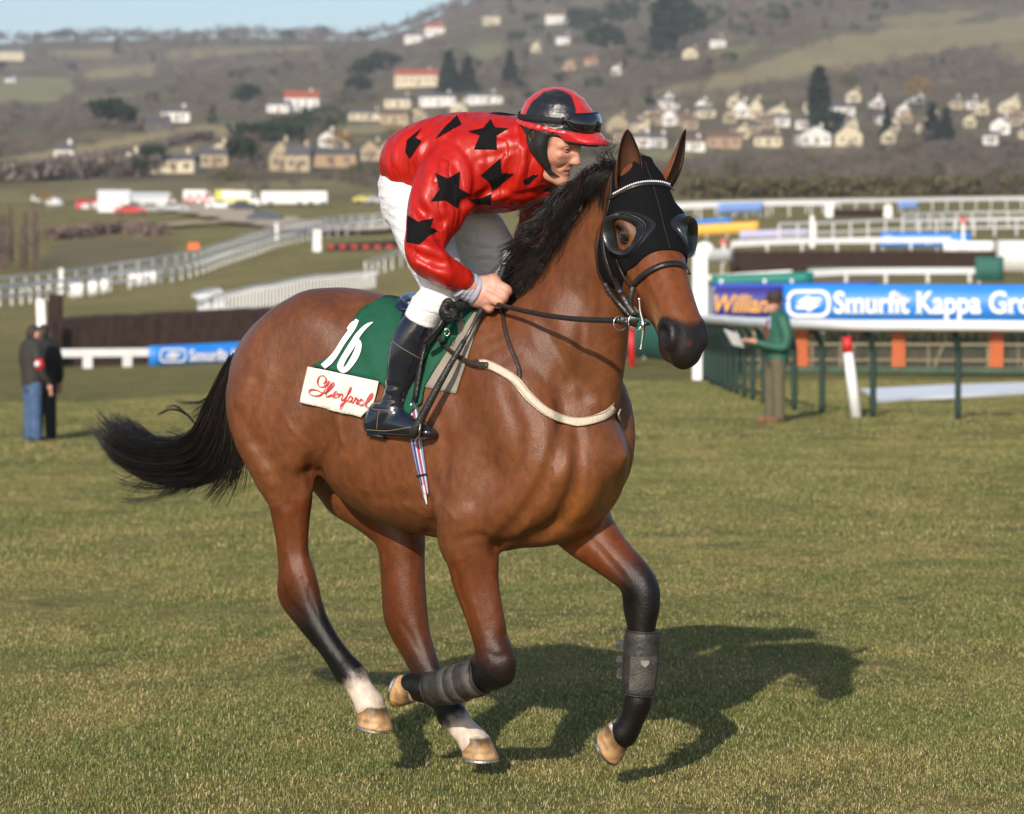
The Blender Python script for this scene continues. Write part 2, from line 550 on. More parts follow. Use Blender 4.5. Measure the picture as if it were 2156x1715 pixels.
FIELDS = [
    ([(-300, 375), (0, 338), (200, 303), (330, 280), (430, 268), (600, 262), (470, 290), (330, 306), (180, 330), (60, 346), (-300, 400)], FIELD),
    ([(60, 362), (250, 330), (380, 306), (430, 318), (300, 345), (160, 372), (70, 380)], FIELD * .9),
    ([(-300, 160), (0, 165), (140, 165), (165, 186), (120, 222), (0, 222), (-300, 230)], PALEG), ([(150, 156), (330, 140), (335, 158), (200, 170)], FIELD * .85),
    ([(100, 112), (240, 104), (250, 122), (110, 128)], FIELD * .8), ([(360, 108), (660, 97), (655, 108), (370, 124)], FIELD * .8),
    ([(170, 212), (280, 196), (290, 205), (180, 224)], FIELD * .7),
    ([(1380, 196), (1560, 150), (1660, 112), (1750, 82), (1880, 58), (2080, 52), (2200, 20), (2500, 0), (2500, 95), (2156, 88), (2000, 108), (1900, 122), (1760, 150), (1640, 168), (1500, 192)], FIELD * .85),
    ([(1840, 44), (1950, 32), (2060, 26), (2040, 44), (1900, 62)], FIELD * .8), ([(980, 100), (1060, 92), (1062, 118), (1000, 128)], PALEG * .9), ([(1480, 105), (1590, 95), (1600, 112), (1490, 120)], PALEG * .8),
    ([(1200, 345), (1340, 318), (1500, 312), (1500, 322), (1340, 345)], PALEG), ([(700, 268), (880, 262), (880, 276), (720, 290)], FIELD * .9), ([(2090, 95), (2300, 90), (2300, 140), (2100, 130)], FIELD * .7)]
hill = LV[:, 1] > 470
thick = 1 + hill * (.30 * vnoise(LV, .03, 31) + .25 * vnoise(LV, .09, 32))
LC = LC * thick[:, None]
for poly, c in FIELDS:
    jx = lpx + 9 * vnoise(LV, .02, 12); jy = lpy + 4 * vnoise(LV, .02, 13)
    k = inpoly(jx, jy, poly) & hill
    LC[k] = c * (1 + .12 * n1[k])[:, None]
# scrub bank on the left and worn dirt track to the vehicles
scr = inpoly(lpx, lpy, [(90, 565), (100, 520), (200, 500), (330, 505), (380, 520), (350, 552), (200, 575)]) & (LV[:, 1] > 200) & (LV[:, 1] < 420)
LC[scr] = np.array((.17, .145, .085))
land = mesh_np('ground', LV, LF); setcol(land, 'soil', np.clip(LC * (1 + .10 * n2)[:, None], .01, .8))
m = bpy.data.materials.new('turf and land'); m.use_nodes = True
nt = m.node_tree; NN = nt.nodes; LL = nt.links; b = NN['Principled BSDF']
b.inputs['Roughness'].default_value = .95; b.inputs['Specular IOR Level'].default_value = .1
at_ = NN.new('ShaderNodeAttribute'); at_.attribute_name = 'soil'
tc = NN.new('ShaderNodeTexCoord')
def noise_node(scale, det=5, st=None):
    n_ = NN.new('ShaderNodeTexNoise'); n_.inputs['Scale'].default_value = scale; n_.inputs['Detail'].default_value = det; n_.inputs['Roughness'].default_value = .65
    if st:
        mp = NN.new('ShaderNodeMapping'); mp.inputs['Scale'].default_value = st; LL.new(tc.outputs['Object'], mp.inputs[0]); LL.new(mp.outputs[0], n_.inputs['Vector'])
    else:
        LL.new(tc.outputs['Object'], n_.inputs['Vector'])
    return n_.outputs['Fac']
def mixn(fac, a_, b_, mode='MIX', f0=.35, f1=.65):
    r_ = NN.new('ShaderNodeMapRange'); r_.inputs['From Min'].default_value = f0; r_.inputs['From Max'].default_value = f1; LL.new(fac, r_.inputs['Value'])
    x = NN.new('ShaderNodeMix'); x.data_type = 'RGBA'; x.blend_type = mode; LL.new(r_.outputs[0], x.inputs['Factor'])
    for sck, v in (('A', a_), ('B', b_)):
        if isinstance(v, tuple): x.inputs[sck].default_value = v + (1,)
        else: LL.new(v, x.inputs[sck])
    return x.outputs['Result']
c1 = mixn(noise_node(1.7, 6), (.62, .76, .66), (1.38, 1.18, 1.15))
c2 = mixn(noise_node(14, 6), (.62, .66, .62), (1.35, 1.28, 1.2))
def mul(a_, b_):
    x = NN.new('ShaderNodeMix'); x.data_type = 'RGBA'; x.blend_type = 'MULTIPLY'; x.inputs['Factor'].default_value = 1.0
    LL.new(a_, x.inputs['A']); LL.new(b_, x.inputs['B']); return x.outputs['Result']
LL.new(mul(mul(at_.outputs['Color'], c1), c2), b.inputs['Base Color'])
bpn = NN.new('ShaderNodeBump'); bpn.inputs['Strength'].default_value = .6; bpn.inputs['Distance'].default_value = .03
LL.new(noise_node(25, 6), bpn.inputs['Height']); LL.new(bpn.outputs[0], b.inputs['Normal'])
tag(link('ground', land, m), kind='structure')

# --- dirt track
def ribbon_on_land(name, pix, half, m_, lift=.05):
    Q = crom(np.array([ground(*p) for p in pix]), 10)
    T = np.gradient(Q[:, :2], axis=0); T /= np.linalg.norm(T, axis=1)[:, None]; Nn = np.stack([-T[:, 1], T[:, 0]], 1)
    V = []
    for i in range(len(Q)):
        for k in np.linspace(-1, 1, 5):
            p = Q[i, :2] + Nn[i] * half * k * (1 + .25 * math.sin(i * 1.3))
            V.append((p[0], p[1], gz(p[0], p[1]) + lift))
    Fc = [(i * 5 + j, i * 5 + j + 1, i * 5 + 6 + j, i * 5 + 5 + j) for i in range(len(Q) - 1) for j in range(4)]
    return link(name, mesh_np(name, np.array(V), Fc), m_)
m_dirt = mat('dry dirt', (.46, .36, .25), .95, var=.15, vscale=.6)
tag(ribbon_on_land('dirt_track', [(392, 437), (450, 452), (540, 468), (620, 480), (680, 492), (760, 492), (840, 482), (920, 474)], 4.2, m_dirt, .45), kind='structure')
tag(ribbon_on_land('dirt_path', [(330, 485), (420, 478), (500, 474), (560, 470)], 2.4, m_dirt, .5), kind='structure')
# ================================================================== the horse
HA = math.radians(33.0)                       # heading: to the right and this far toward the camera
HXv = np.array([math.cos(HA), -math.sin(HA), 0]); HYv = np.array([-math.sin(HA), -math.cos(HA), 0]); HZv = np.array([0, 0, 1.])
HO = at(900, 629, 10.0); HO[2] = 0.0
def hp(px, py, L=0.0):
    """world point on the ray through a pixel, in the plane L metres to the horse's right of its middle"""
    d = ray(float(px), float(py))
    t = (L - (CAM - HO) @ HYv) / (d @ HYv)
    return CAM + t * d
def N(px, py, L, r, q=1.0):
    p = hp(px, py, L)
    return (p[0], p[1], p[2], r * p[1] / FPX, q)

hs = SDF((-1.22, -.42, 0.02), (1.42, .84, 2.26), .0075, HO, np.stack([HXv, HYv, HZv]))

# --- trunk from measured top and bottom lines
ST = [(505, 760, 850, .05), (530, 712, 890, .14), (570, 666, 930, .20), (630, 624, 965, .235), (700, 606, 1000, .25), (770, 612, 1072, .262),
      (850, 634, 1112, .268), (930, 648, 1132, .262), (1000, 640, 1142, .245), (1060, 640, 1150, .225), (1130, 670, 1152, .205),
      (1200, 740, 1140, .185), (1255, 830, 1095, .15), (1292, 900, 1020, .10), (1312, 940, 980, .03)]
xs = []; zt = []; zb = []; ws = []
for px, a, b, w in ST:
    A = hs.loc(hp(px, a)); B = hs.loc(hp(px, b))
    xs.append((A[0] + B[0]) / 2); zt.append(A[2]); zb.append(B[2]); ws.append(w)
tp = crom(np.stack([xs, zt, zb, ws], 1), 6)
sl, X, Y, Z = hs.reg((tp[0, 0], -.3, .5), (tp[-1, 0], .3, 1.9), .09)
xv = X[:, 0, 0]
def itp(c):
    return np.interp(xv, tp[:, 0], tp[:, c])[:, None, None]
top, bot, wid = itp(1), itp(2), itp(3)
cz = bot + (top - bot) * .46; hh = np.where(Z > cz, top - cz, cz - bot)
# the ribcage is widest low, the back is roof shaped towards the withers
wz = wid * np.where(Z > cz, 1 - .10 * np.clip((Z - cz) / (top - cz), 0, 1), 1.0)
e = 2.25
rr_ = (np.abs(Y / np.maximum(wz, .01)) ** e + np.abs((Z - cz) / np.maximum(hh, .01)) ** e) ** (1 / e)
f = (rr_ - 1) * np.minimum(wid, (top - bot) / 2)
over = np.maximum(np.maximum(tp[0, 0] - X, X - tp[-1, 0]), 0)
hs.merge(sl, (f + over * 2).astype(np.float32), .02)

# --- neck
hs.limb([N(1120, 800, 0, 150, 1.25), N(1178, 725, 0, 138, 1.32), N(1222, 625, .0, 106, 1.45), N(1262, 520, .03, 80, 1.42), N(1302, 432, .07, 60, 1.2), N(1330, 392, .09, 48, 1.0)], k=.07)
# throat and windpipe
hs.limb([N(1262, 840, 0, 44), N(1276, 740, .02, 40), N(1286, 640, .05, 40), N(1290, 570, .08, 34)], k=.06)
# crest
hs.limb([N(1040, 648, 0, 30), N(1105, 580, 0, 24), N(1168, 480, 0.0, 22), N(1222, 398, .04, 20), N(1290, 362, .07, 20)], k=.06)

# --- shoulders, chest
for sgn in (1, -1):
    Lx = lambda v: v * sgn
    dx = 0 if sgn > 0 else 165
    hs.limb([N(1010 + dx, 720, Lx(.13), 60, 1.3), N(1075 + dx, 850, Lx(.17), 92, 1.6), N(1118 + dx * .8, 950, Lx(.17), 92, 1.5), N(1120 + dx * .7, 1010, Lx(.165), 74, 1.25)], k=.05)
# near upper arm, point of shoulder, triceps
hs.limb([N(1165, 985, .15, 66, 1.1), N(1090, 1050, .165, 74, 1.2), N(1000, 1085, .17, 70, 1.2)], k=.035)
hs.limb([N(1040, 900, .18, 60, 1.5), N(990, 1010, .19, 68, 1.4), N(970, 1090, .185, 58, 1.2)], k=.04)
# pectorals: two rounded masses at the front of the chest, far one a little ahead in the picture
hs.ell(hp(1200, 1000, .085), (.12, .085, .15), k=.035)
hs.ell(hp(1252, 985, -.075), (.11, .085, .15), k=.035)
hs.ell(hp(1112, 1098, .07), (.13, .07, .075), k=.04)
hs.ell(hp(1190, 1075, -.06), (.12, .07, .085), k=.04)
hs.limb([N(1060, 1120, .10, 40), N(1120, 1085, .09, 42), N(1180, 1020, .09, 40)], k=.03)

# --- hindquarters
hs.limb([N(655, 690, .10, 72, 1.0), N(600, 750, .14, 92, 1.25), N(565, 835, .165, 97, 1.3), N(572, 905, .165, 90, 1.3), N(592, 965, .16, 74, 1.25)], k=.05)
hs.limb([N(640, 780, .17, 60, 1.3), N(628, 880, .195, 66, 1.35), N(624, 955, .19, 46, 1.1)], k=.04)
hs.ell(hp(668, 715, .17), (.10, .05, .10), k=.08)
hs.limb([N(700, 690, -.10, 72), N(690, 760, -.14, 92, 1.25), N(680, 850, -.155, 100, 1.3), N(700, 940, -.15, 95, 1.3), N(745, 1015, -.15, 80, 1.2)], k=.05)
hs.limb([N(600, 860, -.10, 80, 1.2), N(568, 935, -.09, 66, 1.2), N(580, 1000, -.09, 40), N(598, 1045, -.10, 26)], k=.045)
hs.limb([N(535, 760, 0, 26), N(503, 778, 0, 20), N(482, 815, 0, 15), N(472, 860, 0, 10)], k=.03)

# --- legs: px, py, L, radius px, lateral squeeze
BAY = np.array((.140, .047, .0175)); RED = np.array((.115, .031, .0085)); DRK = np.array((.030, .012, .008)); BLK = np.array((.0065, .005, .0045)); WHT = np.array((.58, .47, .38)); GLD = np.array((.250, .086, .0190))
legs = {
 'near_hind': [(598, 985, .155, 74, 1.2, BAY), (606, 1030, .15, 55, 1.15, BAY), (609, 1044, .148, 50, 1.12, BAY * 1.1), (611, 1050, .147, 48.5, 1.1, RED), (613, 1100, .142, 40, 1.1, RED), (618, 1160, .138, 32, 1.05, RED), (629, 1208, .136, 36, 1.15, RED), (635, 1240, .135, 40, 1.3, RED * .6), (649, 1278, .133, 34, 1.25, DRK), (669, 1318, .13, 28, 1.1, BLK), (695, 1358, .127, 25, 1.05, BLK), (722, 1394, .124, 25, 1.05, BLK), (741, 1421, .122, 31, 1.08, BLK), (757, 1448, .121, 27, 1.0, WHT), (770, 1470, .12, 29, 1.0, WHT), (778, 1484, .12, 33, 1.0, WHT)],
 'far_hind': [(752, 1020, -.15, 82, 1.2, BAY), (800, 1068, -.148, 68, 1.15, RED), (838, 1118, -.142, 57, 1.1, RED), (848, 1185, -.138, 48, 1.1, RED), (853, 1240, -.135, 45, 1.1, RED), (857, 1298, -.133, 47, 1.25, RED * .8), (874, 1345, -.13, 36, 1.2, RED * .7), (893, 1390, -.128, 30, 1.1, DRK * 1.6), (915, 1438, -.126, 26, 1.05, BLK), (938, 1480, -.124, 26, 1.05, BLK), (953, 1506, -.123, 32, 1.08, BLK), (972, 1532, -.122, 28, 1.0, WHT), (988, 1550, -.122, 29, 1.0, WHT), (997, 1562, -.122, 33, 1.0, WHT)],
 'near_fore': [(985, 1085, .17, 76, 1.2, BAY), (985, 1135, .16, 66, 1.15, BAY), (989, 1150, .157, 61, 1.13, BAY), (992, 1157, .155, 59, 1.12, RED), (998, 1180, .152, 54, 1.1, RED), (1003, 1230, .147, 48, 1.08, RED), (1018, 1290, .142, 41, 1.05, RED), (1032, 1345, .138, 38, 1.05, RED * .6), (1044, 1385, .136, 42, 1.1, DRK), (1040, 1412, .134, 40, 1.1, BLK), (1008, 1428, .13, 31, 1.05, BLK), (965, 1440, .125, 26, 1.0, BLK), (925, 1449, .12, 26, 1.0, BLK), (897, 1451, .117, 31, 1.05, BLK), (878, 1446, .115, 29, 1.0, BLK), (866, 1446, .114, 30, 1.0, BLK)],
 'far_fore': [(1195, 1050, -.15, 84, 1.2, GLD), (1228, 1108, -.145, 66, 1.15, GLD * .9), (1266, 1150, -.14, 52, 1.1, RED * 1.15), (1300, 1182, -.137, 44, 1.05, RED), (1332, 1212, -.134, 40, 1.05, DRK * 1.4), (1351, 1240, -.132, 38, 1.08, BLK), (1356, 1275, -.13, 34, 1.08, BLK), (1352, 1320, -.128, 29, 1.0, BLK), (1349, 1380, -.126, 25, 1.0, BLK), (1345, 1440, -.124, 26, 1.0, BLK), (1343, 1476, -.122, 31, 1.08, BLK), (1333, 1508, -.121, 27, 1.0, BLK), (1322, 1532, -.12, 28, 1.0, BLK), (1313, 1545, -.12, 31, 1.0, BLK)],
}
legpath = {}
for nm, nd in legs.items():
    hs.limb([N(*n[:5]) for n in nd], k=.022 if 'fore' in nm else .025)
    w_ = np.array([list(N(*n[:5])) + list(n[5]) for n in nd])
    legpath[nm] = crom(w_, 8)
# joint bones: hock points, knee bumps, accessory carpal, ergots
hs.limb([N(607, 1110, .140, 11), N(603, 1165, .138, 12), N(601, 1210, .137, 15), N(599, 1245, .136, 16), N(607, 1272, .135, 15), N(632, 1304, .133, 14), N(668, 1344, .128, 12)], k=.03)
hs.limb([N(814, 1180, -.138, 12), N(817, 1240, -.136, 14), N(823, 1288, -.135, 16), N(833, 1322, -.134, 16), N(852, 1364, -.13, 14), N(886, 1424, -.126, 12)], k=.03)
hs.limb([N(1330, 1256, -.13, 20), N(1332, 1288, -.13, 19), N(1338, 1320, -.128, 15)], k=.02)
hs.limb([N(1006, 1392, .136, 18), N(1016, 1412, .134, 18)], k=.02)
hs.limb([N(1066, 1392, .137, 18), N(1062, 1424, .135, 20)], k=.02)
hs.limb([N(1372, 1240, -.132, 13), N(1370, 1285, -.13, 14)], k=.015)
# tendons behind the cannons
hs.limb([N(640, 1310, .131, 14), N(690, 1378, .126, 13), N(722, 1424, .122, 17)], k=.012)
hs.limb([N(868, 1385, -.128, 14), N(910, 1460, -.124, 13), N(938, 1512, -.122, 17)], k=.012)
# forearm and gaskin muscle bellies
hs.limb([N(968, 1150, .165, 34, 1.2), N(978, 1215, .16, 28, 1.2), N(1003, 1290, .148, 20)], k=.02)
hs.limb([N(1022, 1180, .155, 26, 1.2), N(1028, 1240, .152, 24, 1.2), N(1046, 1320, .142, 18)], k=.018)
hs.limb([N(636, 1010, .165, 30, 1.2), N(628, 1080, .155, 22, 1.2), N(632, 1160, .142, 13)], k=.02)
hs.limb([N(594, 1040, .15, 27, 1.2), N(600, 1110, .146, 18), N(603, 1190, .14, 12)], k=.018)
hs.limb([N(1210, 1120, -.12, 40), N(1265, 1172, -.12, 26), N(1312, 1214, -.12, 16)], k=.018)

# --- head in its own axes: A poll to muzzle, D out of the forehead, S to its right
hyaw, hpit, hrol, hsc = math.radians(68.5), math.radians(52), math.radians(-2.5), 1.135
_h = np.array([math.cos(hyaw), -math.sin(hyaw), 0]); _r = np.array([-math.sin(hyaw), -math.cos(hyaw), 0])
_A = _h * math.cos(hpit) - HZv * math.sin(hpit); _D = _h * math.sin(hpit) + HZv * math.cos(hpit)
_D2 = _D * math.cos(hrol) + _r * math.sin(hrol); _S = _r * math.cos(hrol) - _D * math.sin(hrol)
HM = np.stack([_A, _D2, _S]); HP0 = np.array([.4205, 9.30, 2.118])
def hd(a, d, s_=0.0):
    return HP0 + hsc * np.array([a, d, s_]) @ HM
HML = HM @ hs.M.T                              # head axes in the horse grid frame
HS = [(-.06, .0, -.13, .035), (-.03, .015, -.17, .058), (.03, .022, -.215, .076), (.10, .022, -.265, .090), (.17, .018, -.285, .099), (.22, .012, -.275, .098), (.28, .006, -.258, .086),
      (.34, .002, -.228, .071), (.40, .0, -.196, .061), (.46, -.001, -.168, .057), (.52, -.005, -.155, .058), (.57, -.016, -.150, .056), (.605, -.032, -.142, .048), (.63, -.055, -.125, .034), (.642, -.075, -.11, .015)]
hq = crom(np.array(HS), 5) * hsc
c0 = hs.loc(hd(.3, -.12))
sl, X, Y, Z = hs.reg(c0 - .48, c0 + .48, 0)
o_ = hs.loc(HP0)
gx, gy, gzz = X - o_[0], Y - o_[1], Z - o_[2]
Aa = gx * HML[0][0] + gy * HML[0][1] + gzz * HML[0][2]
Dd = gx * HML[1][0] + gy * HML[1][1] + gzz * HML[1][2]
Ss = gx * HML[2][0] + gy * HML[2][1] + gzz * HML[2][2]
top = np.interp(Aa, hq[:, 0], hq[:, 1]); bot = np.interp(Aa, hq[:, 0], hq[:, 2]); wid = np.interp(Aa, hq[:, 0], hq[:, 3])
cz = bot + (top - bot) * .60
hh = np.where(Dd > cz, top - cz, cz - bot)
jaw = np.clip((cz - Dd) / np.maximum(cz - bot, .01), 0, 1)
wz = wid * (1 - .30 * jaw ** 1.5)
e = 2.5
rr_ = (np.abs(Ss / np.maximum(wz, .008)) ** e + np.abs((Dd - cz) / np.maximum(hh, .008)) ** e) ** (1 / e)
f = (rr_ - 1) * np.minimum(wid, (top - bot) / 2)
over = np.maximum(np.maximum(hq[0, 0] - Aa, Aa - hq[-1, 0]), 0)
hs.merge(sl, (f + over * 2).astype(np.float32), .05)
for s_ in (1, -1):
    hs.ell(hd(.175, -.045, .078 * s_), (.055 * hsc, .036 * hsc, .034 * hsc), HML, k=.025)            # brow
    hs.ell(hd(.21, -.062, .098 * s_), (.03 * hsc, .022 * hsc, .02 * hsc), HML, k=.012, op='s')        # socket
    hs.ell(hd(.16, -.19, .058 * s_), (.105 * hsc, .088 * hsc, .042 * hsc), HML, k=.025)               # cheek
    pth = [list(hd(a, d, s2 * s_)) + [r * hsc] for a, d, s2, r in ((.24, -.10, .088, .012), (.32, -.105, .070, .010), (.38, -.11, .056, .008))]
    hs.limb(pth, k=.02)                                                                              # facial crest
    # nostril: rim then opening
    hs.ell(hd(.558, -.060, .049 * s_), (.050 * hsc, .040 * hsc, .021 * hsc), HML, k=.018)
    hs.ell(hd(.562, -.058, .076 * s_), (.034 * hsc, .027 * hsc, .027 * hsc), HML, k=.010, op='s')
    # mouth
    pth = [list(hd(a, d, s2 * s_)) + [.0045] for a, d, s2 in ((.47, -.118, .060), (.53, -.118, .062), (.58, -.117, .056), (.625, -.112, .034))]
    hs.limb(pth, k=.008, op='s')
hs.ell(hd(.545, -.150, 0), (.045 * hsc, .022 * hsc, .034 * hsc), HML, k=.02)                           # chin
hs.ell(hd(.610, -.085, 0), (.034 * hsc, .034 * hsc, .040 * hsc), HML, k=.02)                           # upper lip

# --- grooves and ridges drawn on the surface (muscle boundaries, veins)
def surf_line(pix, rad, k, op, off=0.0, sub=8):
    q = crom(np.array(pix, float), sub)
    P, Nn, hit = hs.drape(q[:, 0], q[:, 1])
    nd = [list(P[i] + Nn[i] * off) + [rad * (q[i, 2] if q.shape[1] > 2 else 1)] for i in range(len(P)) if hit[i]]
    if len(nd) > 2:
        hs.limb(nd, k=k, op=op, sub=1)
G = .030
surf_line([(1172, 790, .3), (1185, 880, 1), (1166, 970, 1.1), (1120, 1060, 1.1), (1062, 1125, .8), (1040, 1165, .4)], .025, .026, 's', .012)
surf_line([(1215, 900, .3), (1216, 1000, 1), (1190, 1080, 1.1), (1140, 1130, .6)], .021, .026, 's', .011)
surf_line([(1235, 830, .4), (1225, 760, .9), (1235, 680, .8), (1262, 610, .3)], .018, .04, 's', .012)
surf_line([(905, 1125, .4), (930, 1050, .9), (935, 960, .8), (925, 880, .3)], .020, .045, 's', .014)
surf_line([(716, 880, .4), (700, 930, 1.0), (676, 975, 1.2), (655, 1010, .8)], .026, .05, 's', .016)
surf_line([(705, 830, .5), (712, 880, .8), (722, 930, .5)], .012, .026, 'u', -.002)
surf_line([(500, 870, .4), (530, 930, .9), (560, 965, 1.), (585, 1010, .8), (600, 1060, .4)], .018, .04, 's', .012)
surf_line([(600, 820, .4), (575, 880, .8), (560, 930, .8)], .016, .045, 's', .012)
surf_line([(650, 985, .6), (655, 1020, .8)], .012, .02, 's', .008)
surf_line([(1000, 1190, .4), (1012, 1260, .8), (1030, 1330, .5)], .010, .014, 's', .005)
surf_line([(612, 1090, .4), (618, 1150, .8), (625, 1200, .4)], .010, .014, 's', .005)
surf_line([(960, 1140, .5), (1010, 1128, .9), (1045, 1150, .6)], .010, .025, 's', .008)
surf_line([(950, 1170, .4), (968, 1240, .9), (995, 1320, .6)], .009, .014, 's', .005)
surf_line([(1230, 1120, .5), (1280, 1178, 1), (1318, 1222, .6)], .009, .014, 's', .005)
surf_line([(640, 1220, .5), (655, 1262, 1), (668, 1292, .6)], .008, .012, 's', .004)
surf_line([(598, 1235, .5), (612, 1268, 1), (640, 1300, .6)], .008, .012, 's', .004)
surf_line([(1025, 1375, .5), (1050, 1385, 1), (1072, 1375, .6)], .008, .012, 's', .004)
surf_line([(835, 1300, .5), (858, 1330, 1), (880, 1372, .6)], .008, .012, 's', .004)
surf_line([(1060, 820, .4), (1090, 920, 1), (1060, 1010, .8), (1000, 1060, .4)], .022, .045, 's', .015)
surf_line([(540, 800, .4), (525, 870, 1), (540, 930, .6)], .016, .045, 's', .012)
surf_line([(1120, 640, .4), (1160, 720, .9), (1200, 800, .5)], .018, .05, 's', .013)
# veins and wrinkles
surf_line([(1150, 1035, .7), (1168, 1000, 1), (1160, 960, .7)], .0035, .010, 'u', -.001)
surf_line([(1140, 700, .6), (1180, 770, 1), (1215, 830, .7)], .0035, .012, 'u', -.0015)
surf_line([(700, 905, .6), (680, 950, 1), (668, 985, .8)], .004, .010, 'u', -.001)
surf_line([(690, 930, .6), (668, 965, 1), (655, 1000, .8)], .003, .008, 'u', -.001)
surf_line([(975, 1190, .6), (990, 1250, 1), (1010, 1310, .7)], .003, .009, 'u', -.001)
surf_line([(628, 1100, .6), (636, 1160, 1), (650, 1230, .7)], .003, .009, 'u', -.001)
surf_line([(1130, 1060, 1), (1110, 1105, 1), (1072, 1148, .7)], .004, .010, 'u', -.001)
surf_line([(860, 1010, .7), (930, 1060, 1), (960, 1100, .7)], .0035, .012, 'u', -.0015)
surf_line([(760, 1030, .6), (830, 1050, 1), (900, 1090, .6)], .003, .012, 'u', -.0015)
surf_line([(590, 860, .6), (610, 900, 1), (640, 930, .7)], .003, .012, 'u', -.0015)
surf_line([(1360, 560, .6), (1372, 600, 1), (1392, 650, .8), (1395, 680, .5)], .0035, .010, 'u', -.001)
for i in range(7):                                                  # ribs, faint
    surf_line([(770 + i * 22, 900, .3), (776 + i * 22, 980, 1), (790 + i * 22, 1050, .5)], .012, .04, 's', .0105)

# gentle skin unevenness everywhere
HV, HF = hs.nets()
HV = smooth_verts(HV, HF, 2, .5)

# --- coat colour by place on the body
def coat_colors(V):
    n = len(V)
    C = np.tile(BAY, (n, 1)) * (1 + .14 * vnoise(V, 5, 1)[:, None] + .10 * vnoise(V, 14, 2)[:, None] + .07 * vnoise(V * np.array([1, 1, .5]), 45, 3)[:, None])
    lc = hs.loc(V)
    # golden light hair on chest front, underside and inside of legs
    pxv, pyv = proj(V)
    g = sstep(.42, .75, lc[:, 0]) * sstep(1.35, .75, lc[:, 2]) * (lc[:, 2] > .3)
    g = np.clip(g + .55 * sstep(-.35, -.8, lc[:, 0]) * sstep(1.25, .8, lc[:, 2]) * (lc[:, 2] > .55), 0, 1)
    g = np.clip(g * (.85 + .4 * vnoise(V, 7, 4)), 0, 1)
    C = C * (1 - g[:, None]) + GLD * g[:, None]
    # darker mane-side of neck and back
    dk = sstep(1.55, 1.85, lc[:, 2]) * sstep(.25, -.6, lc[:, 0]) * .25
    C = C * (1 - dk[:, None])
    for nm, pth in legpath.items():
        far = 'far' in nm
        best = np.full(n, 9e9); bi = np.zeros(n, int)
        cand = np.nonzero((lc[:, 2] < 1.02) & ((lc[:, 1] < -.015) if far else (lc[:, 1] > .015)))[0]
        Pv = V[cand]
        D = np.linalg.norm(Pv[:, None, :] - pth[None, :, :3], axis=2) / pth[None, :, 3]
        bi = D.argmin(1); bd = D.min(1)
        jit = (vnoise(Pv, 60, 5) * 1.3 + vnoise(Pv, 160, 6) * .8)
        b2 = np.clip(np.round(bi + jit).astype(int), 0, len(pth) - 1)
        col = pth[b2, 4 + 1:4 + 4] if pth.shape[1] == 8 else pth[b2, 5:8]
        w = sstep(1.75, 1.25, bd) * sstep(3, 11, bi)
        C[cand] = C[cand] * (1 - w[:, None]) + col * w[:, None]
    # head: black muzzle, lighter lips round the mouth
    q = (V - HP0) @ HM.T / hsc
    onh = (q[:, 0] > .1) & (q[:, 0] < .7) & (q[:, 1] > -.25) & (q[:, 1] < .1) & (np.abs(q[:, 2]) < .13)
    red = sstep(.22, .36, q[:, 0]) * onh
    C = C * (1 - red[:, None] * .85) + np.array((.165, .047, .0125)) * red[:, None] * .85
    tan = np.exp(-(((q[:, 0] - .49) / .055) ** 2 + ((q[:, 1] + .085) / .03) ** 2)) * onh
    C = C * (1 - .6 * tan[:, None]) + np.array((.34, .17, .07)) * .6 * tan[:, None]
    mz = sstep(.556, .592, q[:, 0] + .02 * vnoise(V, 40, 9) - .35 * (q[:, 1] + .075)) * onh
    nost = sstep(.060, .047, np.hypot(q[:, 0] - .563, (q[:, 1] + .058) * 1.15)) * onh
    lip = np.maximum(sstep(-.108, -.120, q[:, 1]) * sstep(.44, .48, q[:, 0]), sstep(-.078, -.092, q[:, 1]) * sstep(.545, .57, q[:, 0])) * onh
    bk = np.clip(np.maximum(np.maximum(mz, nost), lip), 0, 1)
    C = C * (1 - bk[:, None]) + np.array((.013, .010, .009)) * bk[:, None]
    eyed = sstep(.040, .026, np.hypot(q[:, 0] - .205, q[:, 1] + .055)) * onh
    C = C * (1 - .8 * eyed[:, None]) + np.array((.02, .010, .007)) * .8 * eyed[:, None]
    return np.clip(C, .004, .9)
HC = coat_colors(HV)

